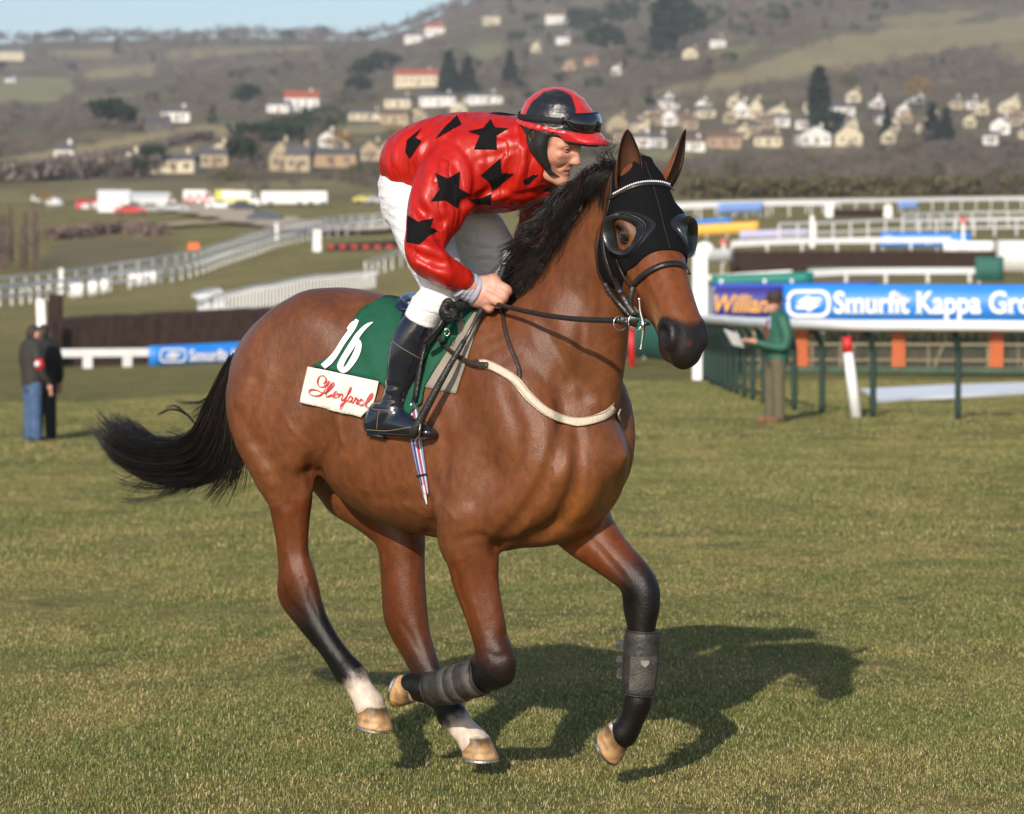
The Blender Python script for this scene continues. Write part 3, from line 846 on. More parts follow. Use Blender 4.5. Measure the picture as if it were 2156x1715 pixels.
# --- hooves (part of the body surface)
HOOFC = np.array((.40, .235, .105))
def hoof(px, py, L, pit, yaw=0.0, sc=1.0):
    b = hp(px, py, L)
    fwd = HXv * math.cos(yaw) + HYv * math.sin(yaw); lat = -HXv * math.sin(yaw) + HYv * math.cos(yaw)
    t = fwd * math.cos(pit) + HZv * math.sin(pit); n = -fwd * math.sin(pit) + HZv * math.cos(pit)
    V = []; C = []; rings = []
    prof = [(0.0, .066, .061, .0, HOOFC * .55), (.006, .066, .0608, -.0015, HOOFC * 1.1), (.016, .065, .060, -.004, HOOFC * 1.15), (.027, .0625, .0575, -.008, HOOFC * .85), (.038, .0605, .0555, -.012, HOOFC * 1.0), (.050, .058, .0535, -.016, HOOFC * .62), (.060, .0557, .0517, -.020, HOOFC * .40), (.072, .053, .050, -.024, HOOFC * .24), (.080, .049, .047, -.028, WHT * .8), (.09, .040, .040, -.032, WHT)]
    m = 28
    prof = [(0.004, .040, .036, 0, DRK * 2), (-.001, .058, .053, 0, DRK * 2)] + prof
    for z, rl, rw, sh, c in prof:
        for j in range(m):
            a = 2 * math.pi * j / m
            ca, sa = math.cos(a), math.sin(a)
            x = rl * ca; y = rw * sa * (1 + .06 * ca)
            if ca < -.6: x = max(x, -.9 * rl)
            zz = z * (1 - .22 * max(0, -ca) * (z > .01)) * sc
            V.append(b + t * (x + sh) * sc + lat * y * sc + n * zz)
            C.append(c * (1 + .16 * math.sin(a * 7 + z * 60) * (z > .012)) * (1 + .28 * random.uniform(-1, 1)))
    k = len(prof)
    Fc = [(i * m + j, i * m + (j + 1) % m, (i + 1) * m + (j + 1) % m, (i + 1) * m + j) for i in range(k - 1) for j in range(m)]
    nn = np.dot(np.cross(t, lat), n)
    if nn < 0: Fc = [q[::-1] for q in Fc]
    # sole disc as quads toward centre
    V.append(b + n * .006 * sc); C.append(DRK * 2); ci = len(V) - 1
    for j in range(0, m, 2):
        q = (ci, (j + 2) % m, (j + 1) % m, j)
        Fc.append(q if nn > 0 else q[::-1])
    return np.array(V), np.array(Fc), np.array(C), (b, t, lat, n, sc)
HOOVES = [hoof(789, 1531, .12, math.radians(-9)), hoof(1012, 1597, -.122, math.radians(-1)), hoof(1281, 1576, -.12, math.radians(-58), sc=.96), hoof(841, 1453, .114, math.radians(-103), sc=.94)]
allV = [HV]; allF = [HF]; allC = [HC]; base = len(HV)
for V, Fc, C, _ in HOOVES:
    allV.append(V); allF.append(Fc + base); allC.append(C); base += len(V)

# --- ears: cupped shells, part of the body surface
def ear(tip, base, face, wmax, depth, side):
    """tip and base world points, face = direction the opening looks"""
    tip = np.array(tip); base = np.array(base)
    ax = tip - base; Ln = np.linalg.norm(ax); ax = ax / Ln
    fc = np.array(face, float); fc -= ax * (fc @ ax); fc /= np.linalg.norm(fc)
    sd_ = np.cross(ax, fc)
    V = []; C = []; nu, nv = 22, 15
    for layer in (0, 1):
        for i in range(nu):
            u = i / (nu - 1)
            w = wmax * (math.sin(math.pi * (u * .80 + .20)) ** .55) * (1 - .12 * u ** 3) if u < .999 else .0006
            w = max(w, .0006)
            for j in range(nv):
                v = j / (nv - 1) * 2 - 1
                th_ = v * (1.95 - .95 * u)
                r = w - (.0035 if layer else 0) * min(1, w / .01)
                curl = .012 * math.sin(u * math.pi) - .010 * u ** 2
                p = base + ax * (u * Ln) + sd_ * (r * math.sin(th_)) + fc * (-r * math.cos(th_) * depth + w * depth * .3 + curl) + sd_ * side * .012 * u ** 2
                V.append(p)
                edge = sstep(.75, .95, abs(v))
                if layer == 0:
                    c = np.array((.19, .058, .017)) * (1 - .75 * sstep(.62, .95, u)) * (1 - .7 * edge)
                else:
                    c = np.array((.075, .030, .014)) * (1 - .6 * sstep(.5, .9, u)) * (1 - .5 * edge)
                C.append(c)
    Fc = []
    o = nu * nv
    for i in range(nu - 1):
        for j in range(nv - 1):
            a = i * nv + j
            Fc.append((a, a + 1, a + nv + 1, a + nv)); Fc.append((o + a, o + a + nv, o + a + nv + 1, o + a + 1))
        for j in (0, nv - 1):
            a = i * nv + j
            Fc.append((a, a + nv, o + a + nv, o + a))
    return np.array(V), np.array(Fc), np.array(C)
def pxat(px, py, ref):
    return at(px, py, np.array(ref)[1])
eb1 = hd(-.005, .005, .062); eb2 = hd(-.005, .005, -.062)
E1 = ear(pxat(1331, 274, eb1 + np.array([0, -.03, 0])), pxat(1315, 398, eb1), np.array([.35, -1, .15]), .045, .9, -1)
E2 = ear(pxat(1447, 273, eb2 + np.array([0, -.02, 0])), pxat(1394, 396, eb2), np.array([.75, -.35, .1]), .040, .8, 1)
for V, Fc, C in (E1, E2):
    allV.append(V); allF.append(Fc + base); allC.append(C); base += len(V)

HORSE = empty('racehorse', HO, 'bay racehorse in black blinker hood cantering across the turf with jockey up', 'horse')
m_coat = mat('horse coat', BAY, .38, var=.22, vscale=40, bump=.22, bscale=330, attr='coat', spec=.33, vdetail=9, coarse=.05, stretch=(1, 1, .6))
bv = np.concatenate(allV) - HO; bf = np.concatenate(allF)
hbme = mesh_np('body', bv, bf); setcol(hbme, 'coat', np.concatenate(allC))
link('body', hbme, m_coat, HORSE)

# --- horseshoes
m_shoe = mat('shoe metal', (.55, .55, .56), .28, metal=1.0, var=.2, vscale=60)
for V, Fc, C, (b, t, lat, n, sc) in HOOVES:
    mb = MB(); m = 26; P = []
    for i in range(m):
        a = math.radians(-150 + 300 * i / (m - 1))
        for rl, z in ((.0665, .001), (.0675, -.007), (.048, -.007), (.048, .001)):
            P.append(b + (t * rl * math.cos(a) + lat * rl * .93 * math.sin(a) + n * z) * sc - HO)
    Fc = [(i * 4 + j, i * 4 + (j + 1) % 4, i * 4 + 4 + (j + 1) % 4, i * 4 + 4 + j) for i in range(m - 1) for j in range(4)] + [(0, 1, 2, 3), ((m - 1) * 4 + 3, (m - 1) * 4 + 2, (m - 1) * 4 + 1, (m - 1) * 4)]
    mb.add(P, Fc)
    mb.build('horseshoe', m_shoe, HORSE)

# --- eyes
m_eye = mat('horse eye', (.012, .006, .004), .06, spec=.8, coat=1.0)
for s_ in (1, -1):
    c = hd(.210, -.050, .080 * s_)
    bm = bmesh.new(); bmesh.ops.create_uvsphere(bm, u_segments=24, v_segments=16, radius=.0295)
    me = bpy.data.meshes.new('eye'); bm.to_mesh(me); bm.free()
    o = link('eye', me, m_eye, HORSE); o.location = tuple(c - HO)
    mb = MB()                                                       # eyelids: a dark almond rim
    for up in (1, -1):
        P = []
        for i in range(15):
            a = math.pi * i / 14
            P.append(c + .0300 * (HM[0] * math.cos(a) * 1.05 + HM[1] * math.sin(a) * .68 * up) + HM[2] * s_ * (.0205 - .013 * abs(math.cos(a)) ** 2) - HO)
        mb.tube(P, [.0045] * 15, 7)
    mb.build('eyelid', mat('eyelid', (.016, .009, .007), .45), HORSE, True)

# --- tail
m_hair = mat('black hair', (.012, .008, .007), .36, spec=.45, var=.6, vscale=40)
def poly3(pix, L):
    return np.array([hp(p[0], p[1], L + (p[2] if len(p) > 2 else 0)) for p in pix])
def resamp(P, k):
    P = crom(P, 8); d = np.r_[0, np.cumsum(np.linalg.norm(np.diff(P, axis=0), axis=1))]
    t = np.linspace(0, d[-1], k)
    return np.stack([np.interp(t, d, P[:, i]) for i in range(3)], 1)
K = 18
TG = [resamp(poly3(g, 0), K) for g in (
    [(497, 752), (468, 800), (440, 860), (418, 905), (375, 930), (318, 925), (272, 892), (238, 855), (216, 846)],
    [(500, 758), (476, 830), (452, 900), (420, 950), (350, 958), (285, 935), (246, 900), (222, 868), (208, 850)],
    [(500, 765), (484, 850), (468, 930), (432, 985), (352, 992), (280, 968), (238, 925), (218, 880), (207, 858)],
    [(500, 775), (492, 870), (486, 945), (455, 1000), (380, 1015), (300, 998), (252, 962), (228, 925), (222, 900)])]
TL = []
s_ = np.linspace(0, 1, K)[:, None]
for c_ in range(330):                                               # locks, each of a few dozen hairs
    u = random.random() ** .85 * (len(TG) - 1); a = min(int(u), len(TG) - 2); f_ = u - a
    P = TG[a] * (1 - f_) + TG[a + 1] * f_
    P = P + HYv * random.gauss(0, .034) * (.25 + s_) + np.array([random.gauss(0, .010), random.gauss(0, .006), random.gauss(0, .010)]) * (.15 + s_ * 1.3)
    P = P + np.array([0, 0, 1]) * (.007 * np.sin(s_ * random.uniform(3, 8) + random.uniform(0, 6.28)) * s_)
    cut = random.uniform(.62, .96)
    P = resamp(P[:max(5, int(K * cut))], K)
    for j in range(17):
        w_ = np.array([random.gauss(0, 1), random.gauss(0, 1), random.gauss(0, 1)]) * .0085
        TL.append(P + w_ * (1.0 - .35 * s_ ** 1.5) + w_ * .8 * np.maximum(0, s_ - .8) * 6 * random.random())
# hair hanging under the bend, and loose wisps
def wisp(pix, n, sp, L=0.0, droop=0.0):
    g = resamp(poly3(pix, L), K)
    for i in range(n):
        s_ = np.linspace(0, 1, K)[:, None]
        TL.append(g + np.array([random.gauss(0, 1), random.gauss(0, .6), random.gauss(0, 1)]) * sp * (.25 + s_) + np.array([0, 0, -droop]) * s_ ** 2 * random.random())
for i in range(46):
    x = random.uniform(300, 500)
    y = 985 + random.uniform(-20, 15)
    dx = random.uniform(-75, -10); dy = random.uniform(15, 62)
    wisp([(x + 25, y - 45), (x, y), (x + dx * .45, y + dy * .65), (x + dx, y + dy)], 7, .012)
wisp([(470, 860), (505, 930), (500, 985), (488, 1020)], 160, .022)
wisp([(480, 870), (490, 950), (478, 1000), (450, 1040)], 120, .022)
wisp([(455, 940), (400, 1010), (350, 1040), (290, 1052), (262, 1048)], 26, .010)
wisp([(480, 960), (420, 1020), (340, 1030), (280, 1025), (248, 1015)], 22, .010)
wisp([(440, 910), (418, 900), (392, 872), (362, 862), (335, 872)], 16, .0030)
wisp([(420, 905), (400, 880), (372, 856), (350, 858)], 10, .0035)
wisp([(478, 790), (450, 830), (420, 850), (385, 852), (372, 846)], 18, .007)
wisp([(482, 780), (455, 820), (430, 855), (405, 872)], 34, .010)
wisp([(460, 930), (400, 925), (380, 915), (355, 905)], 20, .008)
for i in range(420):
    P = TL[random.randrange(2500)]; TL.append(P + np.array([random.gauss(0, 1), random.gauss(0, .6), random.gauss(0, 1)]) * .022 * s_ ** 1.4)
strands('tail', TL, m_hair, HORSE, .0010, .00045, HO)

# --- mane: blown back along the crest
MR = crom(np.array([(1052, 622, 0), (1085, 590, 0), (1120, 540, 0), (1152, 490, 0), (1185, 440, .01), (1210, 398, .03), (1240, 366, .05), (1270, 345, .07), (1300, 345, .085)], float), 10)
ML = []
def mane_tip(t):
    """where hair from crest position t (0 withers, 1 poll) ends: offset in pixels, blown back along the neck"""
    ox = np.interp(t, [0, .15, .35, .5, .62, .75, .88, 1], [-18, -40, -62, -58, -36, -20, -14, -14])
    oy = np.interp(t, [0, .15, .35, .5, .62, .75, .88, 1], [26, 30, 20, 26, 52, 62, 60, 58])
    return ox, oy
for i in range(5200):
    if i % 18 == 0:                                                 # a new lock
        t = random.random() ** .9; q = MR[int(t * (len(MR) - 1))]
        lx = q[0] + random.uniform(-12, 14); ly = q[1] + random.uniform(-2, 12)
        bx, by = mane_tip(t); kk = random.uniform(.5, 1.2)
        bx = bx * kk + random.gauss(0, 11); by = by * kk + random.gauss(0, 14)
        lift = (random.uniform(2, 20) if t < .62 else random.uniform(0, 7)); side = random.gauss(0, 1)
    rx = lx + random.gauss(0, 5); ry = ly + random.gauss(0, 5); ox = bx + random.gauss(0, 5); oy = by + random.gauss(0, 6)
    pts = [(rx, ry), (rx + ox * .28, ry + oy * .2 - lift), (rx + ox * .7, ry + oy * .6 - lift * .7), (rx + ox, ry + oy)]
    L0 = q[2] - .012 + .03 * random.random()
    Ls = [L0, L0 + .010 + .015 * side, L0 + .018 + .03 * side, L0 + .025 + .045 * side]
    ML.append(resamp(np.array([hp(p[0], p[1], l) for p, l in zip(pts, Ls)]), 11))
for i in range(1700):                                               # hair lying over the near side of the crest
    t = random.random(); q = MR[int(t * .95 * (len(MR) - 1))]
    ln = (34 + 24 * math.sin(t * 3)) * random.uniform(.5, 1.2)
    rx = q[0] + random.uniform(-2, 12); ry = q[1] + random.uniform(-4, 8)
    a = random.gauss(0, .3)
    g = np.array([hp(rx, ry, q[2] + .0), hp(rx - ln * .05, ry + ln * .35, q[2] + .075), hp(rx - ln * (.35 + a), ry + ln * .85, q[2] + .10), hp(rx - ln * (.6 + a), ry + ln * 1.3, q[2] + .10)])
    ML.append(resamp(g, 11))
for i in range(46):                                                 # forelock wisps by the near ear
    rx, ry = random.uniform(1268, 1312), random.uniform(340, 372)
    up = random.uniform(20, 60)
    g = np.array([hp(rx, ry, .08), hp(rx - 12 + random.gauss(0, 5), ry - up * .5, .08), hp(rx - 10 + random.gauss(0, 12), ry - up, .08 + random.gauss(0, .01)), hp(rx - 22 + random.gauss(0, 8), ry - up * random.uniform(.9, 1.35), .08)])
    ML.append(resamp(g, 11))
strands('mane', ML, m_hair, HORSE, .0011, .0004, HO)
# ================================================================== cloth and strap helpers
def zf(x0, y0, k):
    """coordinates read in an enlarged crop -> working frame"""
    return lambda pts: [((x0 + p[0] / k) * .8422, (y0 + p[1] / k) * .8422) + tuple(p[2:]) for p in pts]
def subdivide2d(poly, size):
    bm = bmesh.new()
    vs = [bm.verts.new((p[0], p[1], 0)) for p in poly]
    fc = bm.faces.new(vs)
    bmesh.ops.triangulate(bm, faces=[fc])
    for _ in range(9):
        ed = [e for e in bm.edges if e.calc_length() > size]
        if not ed: break
        bmesh.ops.subdivide_edges(bm, edges=ed, cuts=1)
        bmesh.ops.triangulate(bm, faces=[f for f in bm.faces if len(f.verts) > 3])
    bm.verts.index_update()
    P = np.array([v.co[:2] for v in bm.verts]); Fc = [[v.index for v in f.verts] for f in bm.faces]
    bm.free()
    return P, Fc
def thicken(V, Fc, Nn, th):
    """closed shell from an open sheet"""
    n = len(V)
    cnt = {}
    for f in Fc:
        for a, b in zip(f, list(f[1:]) + [f[0]]):
            cnt[(a, b)] = cnt.get((a, b), 0) + 1
    V2 = np.concatenate([V, V - Nn * th])
    F2 = [tuple(f) for f in Fc] + [tuple(i + n for i in f[::-1]) for f in Fc]
    for (a, b) in cnt:
        if (b, a) not in cnt:
            F2.append((b, a, a + n, b + n))
    return V2, F2
def patch(name, poly, field, off, m, parent, loc, size=9.0, th=.0, extra=None):
    P, Fc = subdivide2d(poly, size)
    W3, Nn, hit = field.drape(P[:, 0], P[:, 1])
    if extra is not None:
        off = off + extra(P[:, 0], P[:, 1])
        off = np.asarray(off)[:, None]
    V = W3 + Nn * off
    # outward winding
    f0 = np.array([f[:3] for f in Fc]); fn = np.cross(V[f0[:, 1]] - V[f0[:, 0]], V[f0[:, 2]] - V[f0[:, 0]])
    if (fn * Nn[f0[:, 0]]).sum() < 0: Fc = [f[::-1] for f in Fc]
    if th > 0:
        V, Fc = thicken(V, Fc, Nn, th)
    me = mesh_np(name, V - np.array(loc), [tuple(f) for f in Fc])
    return link(name, me, m, parent)
def stroke_mesh(strokes, field, off):
    """strokes: list of rows (px,py,halfwidth px) -> draped ribbons"""
    V = []; Fc = []
    for st in strokes:
        q = crom(np.array(st, float), 7)
        T = np.gradient(q[:, :2], axis=0); T /= np.linalg.norm(T, axis=1)[:, None] + 1e-9
        nrm = np.stack([-T[:, 1], T[:, 0]], 1)
        rows = [q[:, :2] + nrm * q[:, 2:3] * s_ for s_ in (-1, 0, 1)]
        P = np.stack(rows, 1).reshape(-1, 2)
        W3, Nn, hit = field.drape(P[:, 0], P[:, 1])
        o = len(V); V += list(W3 + Nn * off)
        for i in range(len(q) - 1):
            for j in range(2):
                a = o + i * 3 + j
                Fc.append((a, a + 3, a + 4, a + 1))
    return np.array(V), Fc
def strap(name, P, Nn, w, th, m, parent, loc, sub=1):
    """flat strap along world points P with outward normals Nn; w half width"""
    P = np.asarray(P, float); Nn = np.asarray(Nn, float)
    if Nn.ndim == 1: Nn = np.tile(Nn, (len(P), 1))
    T = np.gradient(P, axis=0); T /= np.linalg.norm(T, axis=1)[:, None] + 1e-9
    B = np.cross(T, Nn); B /= np.linalg.norm(B, axis=1)[:, None] + 1e-9
    w = np.full(len(P), w) if np.isscalar(w) else np.asarray(w)
    V = []
    prof = [(-1, 0), (-.86, 1), (0, 1.12), (.86, 1), (1, 0), (.86, -.6), (-.86, -.6)]
    for i in range(len(P)):
        for a, b in prof:
            V.append(P[i] + B[i] * a * w[i] + Nn[i] * b * th - np.array(loc))
    k = len(prof); n = len(P)
    Fc = [(i * k + j, i * k + (j + 1) % k, (i + 1) * k + (j + 1) % k, (i + 1) * k + j) for i in range(n - 1) for j in range(k)]
    Fc += [tuple(range(k))[::-1], tuple(range((n - 1) * k, n * k))]
    return link(name, mesh_np(name, np.array(V), Fc), m, parent)
def dstrap(name, pix, field, off, w, th, m, parent, loc, sub=6):
    q = crom(np.array(pix, float), sub)
    P, Nn, hit = field.drape(q[:, 0], q[:, 1])
    P = P + Nn * off
    for _ in range(3):
        P[1:-1] = .5 * P[1:-1] + .25 * (P[:-2] + P[2:])
    ww = q[:, 2] * (P[:, 1] / FPX) if q.shape[1] > 2 else w
    return strap(name, P, Nn, ww, th, m, parent, loc)
def mirror(o, name=None):
    """the same piece on the other side of the horse"""
    me = o.data.copy()
    co = np.empty(len(me.vertices) * 3, np.float32); me.vertices.foreach_get('co', co); co = co.reshape(-1, 3)
    p = o.parent
    base = np.array(p.location) if p else np.zeros(3)
    wv = co + base
    wv = wv - 2 * (((wv - HO) @ HYv)[:, None]) * HYv
    me.vertices.foreach_set('co', (wv - base).astype(np.float32).ravel()); me.flip_normals(); me.update()
    c = bpy.data.objects.new(name or o.name.split('.')[0], me); COL.objects.link(c); c.parent = p
    return c

# ================================================================== the jockey
JO = np.array(HO) + np.array([0, 0, 0.0]); JO = hp(880, 910, .26)
JOCK = empty('person', JO, 'jockey in red silks with black stars and white breeches riding the bay racehorse', 'person')
m_silk = mat('red satin', (.41, .0095, .0045), .40, var=.10, vscale=14, bump=.2, bscale=45, spec=.38, stretch=(1, 1, .35))
m_star = mat('black felt star', (.006, .0055, .006), .8, bump=.2, bscale=200, spec=.12)
def crease(m_, scale, stretch, dist, strength=1.0):
    """crisp ridged creases layered over a material's own bump"""
    nt_ = m_.node_tree; N_ = nt_.nodes; L_ = nt_.links; b_ = N_['Principled BSDF']
    tc_ = N_.new('ShaderNodeTexCoord'); mp_ = N_.new('ShaderNodeMapping'); mp_.inputs['Scale'].default_value = stretch; mp_.inputs['Rotation'].default_value = (.2, .55, .3)
    L_.new(tc_.outputs['Object'], mp_.inputs[0])
    nz_ = N_.new('ShaderNodeTexNoise'); nz_.inputs['Scale'].default_value = scale; nz_.inputs['Detail'].default_value = 2.5; nz_.inputs['Distortion'].default_value = .8
    L_.new(mp_.outputs[0], nz_.inputs['Vector'])
    a_ = N_.new('ShaderNodeMath'); a_.operation = 'SUBTRACT'; a_.inputs[1].default_value = .5; L_.new(nz_.outputs['Fac'], a_.inputs[0])
    c_ = N_.new('ShaderNodeMath'); c_.operation = 'ABSOLUTE'; L_.new(a_.outputs[0], c_.inputs[0])
    d_ = N_.new('ShaderNodeMath'); d_.operation = 'POWER'; d_.inputs[1].default_value = .55; L_.new(c_.outputs[0], d_.inputs[0])
    bp_ = N_.new('ShaderNodeBump'); bp_.inputs['Strength'].default_value = strength; bp_.inputs['Distance'].default_value = dist
    L_.new(d_.outputs[0], bp_.inputs['Height'])
    if b_.inputs['Normal'].links: L_.new(b_.inputs['Normal'].links[0].from_socket, bp_.inputs['Normal'])
    L_.new(bp_.outputs[0], b_.inputs['Normal'])
crease(m_silk, 7, (1, 1, .38), .014); crease(m_star, 7, (1, 1, .38), .010)
m_white = mat('white breeches', (.74, .73, .75), .62, bump=.30, bscale=30, var=.03, vscale=20, stretch=(.5, .5, 1.6))
crease(m_white, 16, (.55, .55, 1.4), .006)
m_skin = mat('skin', (.56, .27, .20), .46, attr='tone', var=.10, vscale=90, bump=.20, bscale=260, spec=.45)
m_boot = mat('patent boot leather', (.010, .012, .020), .16, spec=.6, coat=.6, bump=.12, bscale=26, var=.3, vscale=40)
m_stitch = mat('tan stitching', (.30, .22, .13), .7)
m_blackcloth = mat('black elastic cloth', (.012, .012, .013), .72, bump=.15, bscale=220, spec=.3)
m_rubber = mat('black rubber', (.014, .014, .015), .5, bump=.3, bscale=160)

# --- jacket
jk = SDF(at(790, 180, 9.95) * np.array([1, 0, 0]) + np.array([0, 9.25, 1.62]), np.array([.55, 10.4, 2.42]), .0062)
HYl = tuple(HYv)
jk.limb([N(878, 352, .0, 66, .72), N(905, 345, 0, 88, .72), N(965, 338, 0, 98, .74), N(1035, 336, 0, 96, .78), N(1090, 330, 0, 82, .8), N(1120, 322, 0, 62, .9)], k=.03, lat=HYl)
jk.limb([N(1000, 372, 0, 74, .72), N(1070, 374, 0, 72, .72), N(1125, 362, -.02, 58, .8)], k=.04, lat=HYl)   # loose front
# near sleeve
jk.limb([N(985, 342, .13, 62), N(948, 382, .19, 70), N(925, 430, .24, 64), N(905, 480, .285, 50), N(893, 520, .325, 41), N(905, 548, .335, 38), N(930, 568, .315, 33), N(952, 578, .285, 28), N(972, 588, .255, 24)], k=.035, lat=HYl)
# far sleeve
jk.limb([N(1105, 350, -.13, 60), N(1138, 400, -.20, 52), N(1140, 450, -.26, 44), N(1122, 505, -.31, 38), N(1130, 550, -.29, 33), N(1140, 582, -.255, 27)], k=.035, lat=HYl)
# collar
jk.limb([N(1098, 322, .0, 60, 1.0), N(1122, 316, .01, 50, 1.0)], k=.02, lat=HYl)
z5 = zf(930, 180, 2.679)
def jline(pix, rad, k, op, off=0.0, fld=None):
    fld = fld or jk
    q = crom(np.array(z5(pix), float), 8)
    P, Nn, hit = fld.drape(q[:, 0], q[:, 1])
    nd = [list(P[i] + Nn[i] * off) + [rad * q[i, 2]] for i in range(len(P)) if hit[i]]
    if len(nd) > 2: fld.limb(nd, k=k, op=op, sub=1)
# the loose satin: valleys and ridges as the photograph shows them
for pix, r, k, op, off in (
    ([(470, 460, .5), (560, 480, 1), (640, 560, 1), (685, 660, 1), (690, 770, 1), (670, 810, .5)], .006, .014, 's', .002),      # armhole seam
    ([(690, 600, .6), (780, 570, 1), (900, 540, 1), (1000, 500, .6)], .0045, .012, 's', .002),                                     # yoke seam
    ([(330, 640, .4), (300, 800, 1), (330, 930, .8)], .013, .03, 's', .007),
    ([(380, 600, .4), (370, 760, 1), (350, 900, .7)], .012, .03, 'u', -.004),
    ([(560, 640, .4), (560, 760, .9), (520, 900, .8)], .012, .03, 's', .007),
    ([(300, 900, .5), (380, 980, 1), (460, 1010, .6)], .012, .025, 's', .006),
    ([(280, 960, .5), (360, 1030, 1), (450, 1060, .6)], .010, .02, 'u', -.003),
    ([(430, 1080, .6), (470, 1180, 1), (540, 1280, .7)], .010, .022, 's', .006),
    ([(250, 1180, .5), (340, 1240, 1), (470, 1290, .7)], .011, .025, 's', .006),
    ([(270, 1130, .5), (380, 1180, 1), (480, 1230, .7)], .011, .025, 'u', -.004),
    ([(300, 1280, .5), (420, 1340, 1), (520, 1360, .7)], .010, .022, 'u', -.004),
    ([(500, 980, .5), (450, 1030, 1), (430, 1080, .6)], .012, .02, 's', .006),
    ([(600, 880, .5), (700, 840, 1), (800, 790, 1), (920, 740, .6)], .012, .026, 's', .007),
    ([(620, 920, .5), (740, 880, 1), (880, 830, .7)], .010, .024, 'u', -.004),
    ([(700, 640, .5), (760, 700, 1), (790, 800, .7)], .010, .024, 's', .006),
    ([(980, 540, .5), (960, 640, 1), (900, 780, .8)], .010, .024, 's', .006),
    ([(1020, 520, .6), (1010, 640, 1), (960, 780, .7)], .011, .026, 'u', -.004),
    ([(900, 560, .5), (880, 600, .8), (870, 660, .6)], .010, .024, 'u', -.004),
    ([(300, 470, .5), (420, 380, 1), (560, 320, .7)], .010, .03, 's', .006),
    ([(280, 580, .5), (360, 470, 1), (480, 420, .6)], .010, .03, 'u', -.004),
    ([(860, 420, .5), (960, 400, 1), (1010, 380, .5)], .009, .026, 's', .005),
    ([(1000, 820, .5), (1100, 800, 1), (1240, 790, .6)], .010, .022, 's', .006)):
    jline(pix, r, k, op, off)
# fine random crumple in the field itself
def crumple(fd, amp, sc, seed, stretch=(1, 1, 1)):
    idx = np.nonzero(np.abs(fd.V) < .03)
    P = np.stack([fd.ax[i][idx[i]] for i in range(3)], 1) * np.array(stretch)
    w = vnoise(P, sc, seed); w2 = vnoise(P + .3 * vnoise(P, sc * .5, seed + 3)[:, None] / sc, sc * 1.9, seed + 1)
    fd.V[idx] += (amp * (np.abs(w) - .35) + amp * .5 * (np.abs(w2) - .35)).astype(np.float32)
crumple(jk, .0105, 12, 21, (1, 1, .45))
JV, JF = jk.nets()
# keep the sheet open at the cuffs by nothing: closed ends sit inside the wrists
JV = smooth_verts(JV, JF, 1, .4)
silk = link('silk_jacket', mesh_np('silk_jacket', JV - JO, JF), m_silk, JOCK)
stars = [
    [(425, 680), (507, 715), (590, 668), (582, 780), (660, 825), (592, 850), (572, 915), (490, 862), (393, 870), (450, 790)],
    [(795, 318), (825, 375), (912, 380), (832, 430), (838, 522), (770, 460), (682, 520), (722, 428), (645, 402), (748, 378)],
    [(862, 578), (868, 678), (955, 682), (875, 740), (845, 775), (805, 800), (790, 745), (725, 695), (815, 690)],
    [(240, 960), (310, 1005), (412, 980), (390, 1042), (440, 1064), (385, 1095), (320, 1158), (232, 1140), (236, 1050)],
    [(335, 378), (290, 440), (332, 465), (285, 495), (252, 585), (226, 540), (235, 460)],
    [(570, 292), (600, 352), (545, 340), (425, 450), (500, 360)],
    [(648, 858), (745, 842), (802, 818), (795, 890), (740, 882), (690, 892)],
    [(1008, 728), (1080, 690), (1115, 690), (1052, 747), (1022, 757)],
    [(1138, 797), (1200, 770), (1250, 755), (1218, 832), (1190, 802)],
    [(775, 277), (860, 274), (1000, 296), (900, 294)],
    [(1165, 893), (1246, 878), (1240, 907), (1190, 915)]]
for i, s_ in enumerate(stars):
    patch('star', z5(s_), jk, .0022, m_star, silk, (0, 0, 0), 6.0).location = tuple(-0 * JO)
for o in silk.children:
    co = np.empty(len(o.data.vertices) * 3, np.float32); o.data.vertices.foreach_get('co', co)
    o.data.vertices.foreach_set('co', (co.reshape(-1, 3) - JO).astype(np.float32).ravel()); o.data.update()

# --- breeches
br = SDF(np.array([-.55, 9.2, 1.45]), np.array([.25, 10.5, 2.22]), .0065)
br.limb([N(880, 385, 0, 70, .74), N(905, 372, 0, 78, .74), N(960, 360, 0, 74, .8)], k=.03, lat=HYl)
br.limb([N(874, 420, .075, 66, .95), N(888, 470, .125, 64, 1.0), N(905, 530, .165, 56), N(928, 585, .19, 49), N(936, 610, .20, 44), N(918, 633, .215, 41), N(900, 650, .228, 37), N(882, 690, .235, 34)], k=.04, lat=HYl)
br.limb([N(930, 420, -.08, 66, .95), N(980, 470, -.14, 66), N(1022, 520, -.185, 60), N(1036, 562, -.205, 52), N(1028, 596, -.215, 46), N(1005, 640, -.23, 40), N(985, 690, -.235, 34)], k=.04, lat=HYl)
br.limb([N(858, 400, .05, 56), N(850, 440, .08, 44)], k=.04, lat=HYl)
for pix in ([(95, 800, .6), (150, 805, 1), (230, 795, .6)], [(95, 850, .6), (160, 865, 1), (235, 860, .6)], [(105, 920, .6), (170, 930, 1), (235, 920, .6)], [(120, 980, .6), (180, 1010, 1), (235, 1005, .6)], [(135, 1040, .6), (190, 1075, 1), (235, 1080, .6)],
            [(105, 700, .6), (170, 690, 1), (235, 660, .6)], [(330, 1400, .6), (430, 1400, 1), (520, 1440, .6)], [(380, 1480, .6), (470, 1500, 1), (560, 1500, .6)], [(290, 1520, .6), (400, 1560, 1), (480, 1600, .6)], [(320, 1440, .6), (430, 1460, 1), (520, 1475, .6)],
            [(560, 1000, .5), (640, 960, 1), (760, 950, .6)], [(600, 1150, .5), (720, 1180, 1), (860, 1200, .6)], [(640, 1250, .5), (740, 1260, 1), (880, 1260, .6)]):
    jline(pix, .005, .012, 's', .002, br)
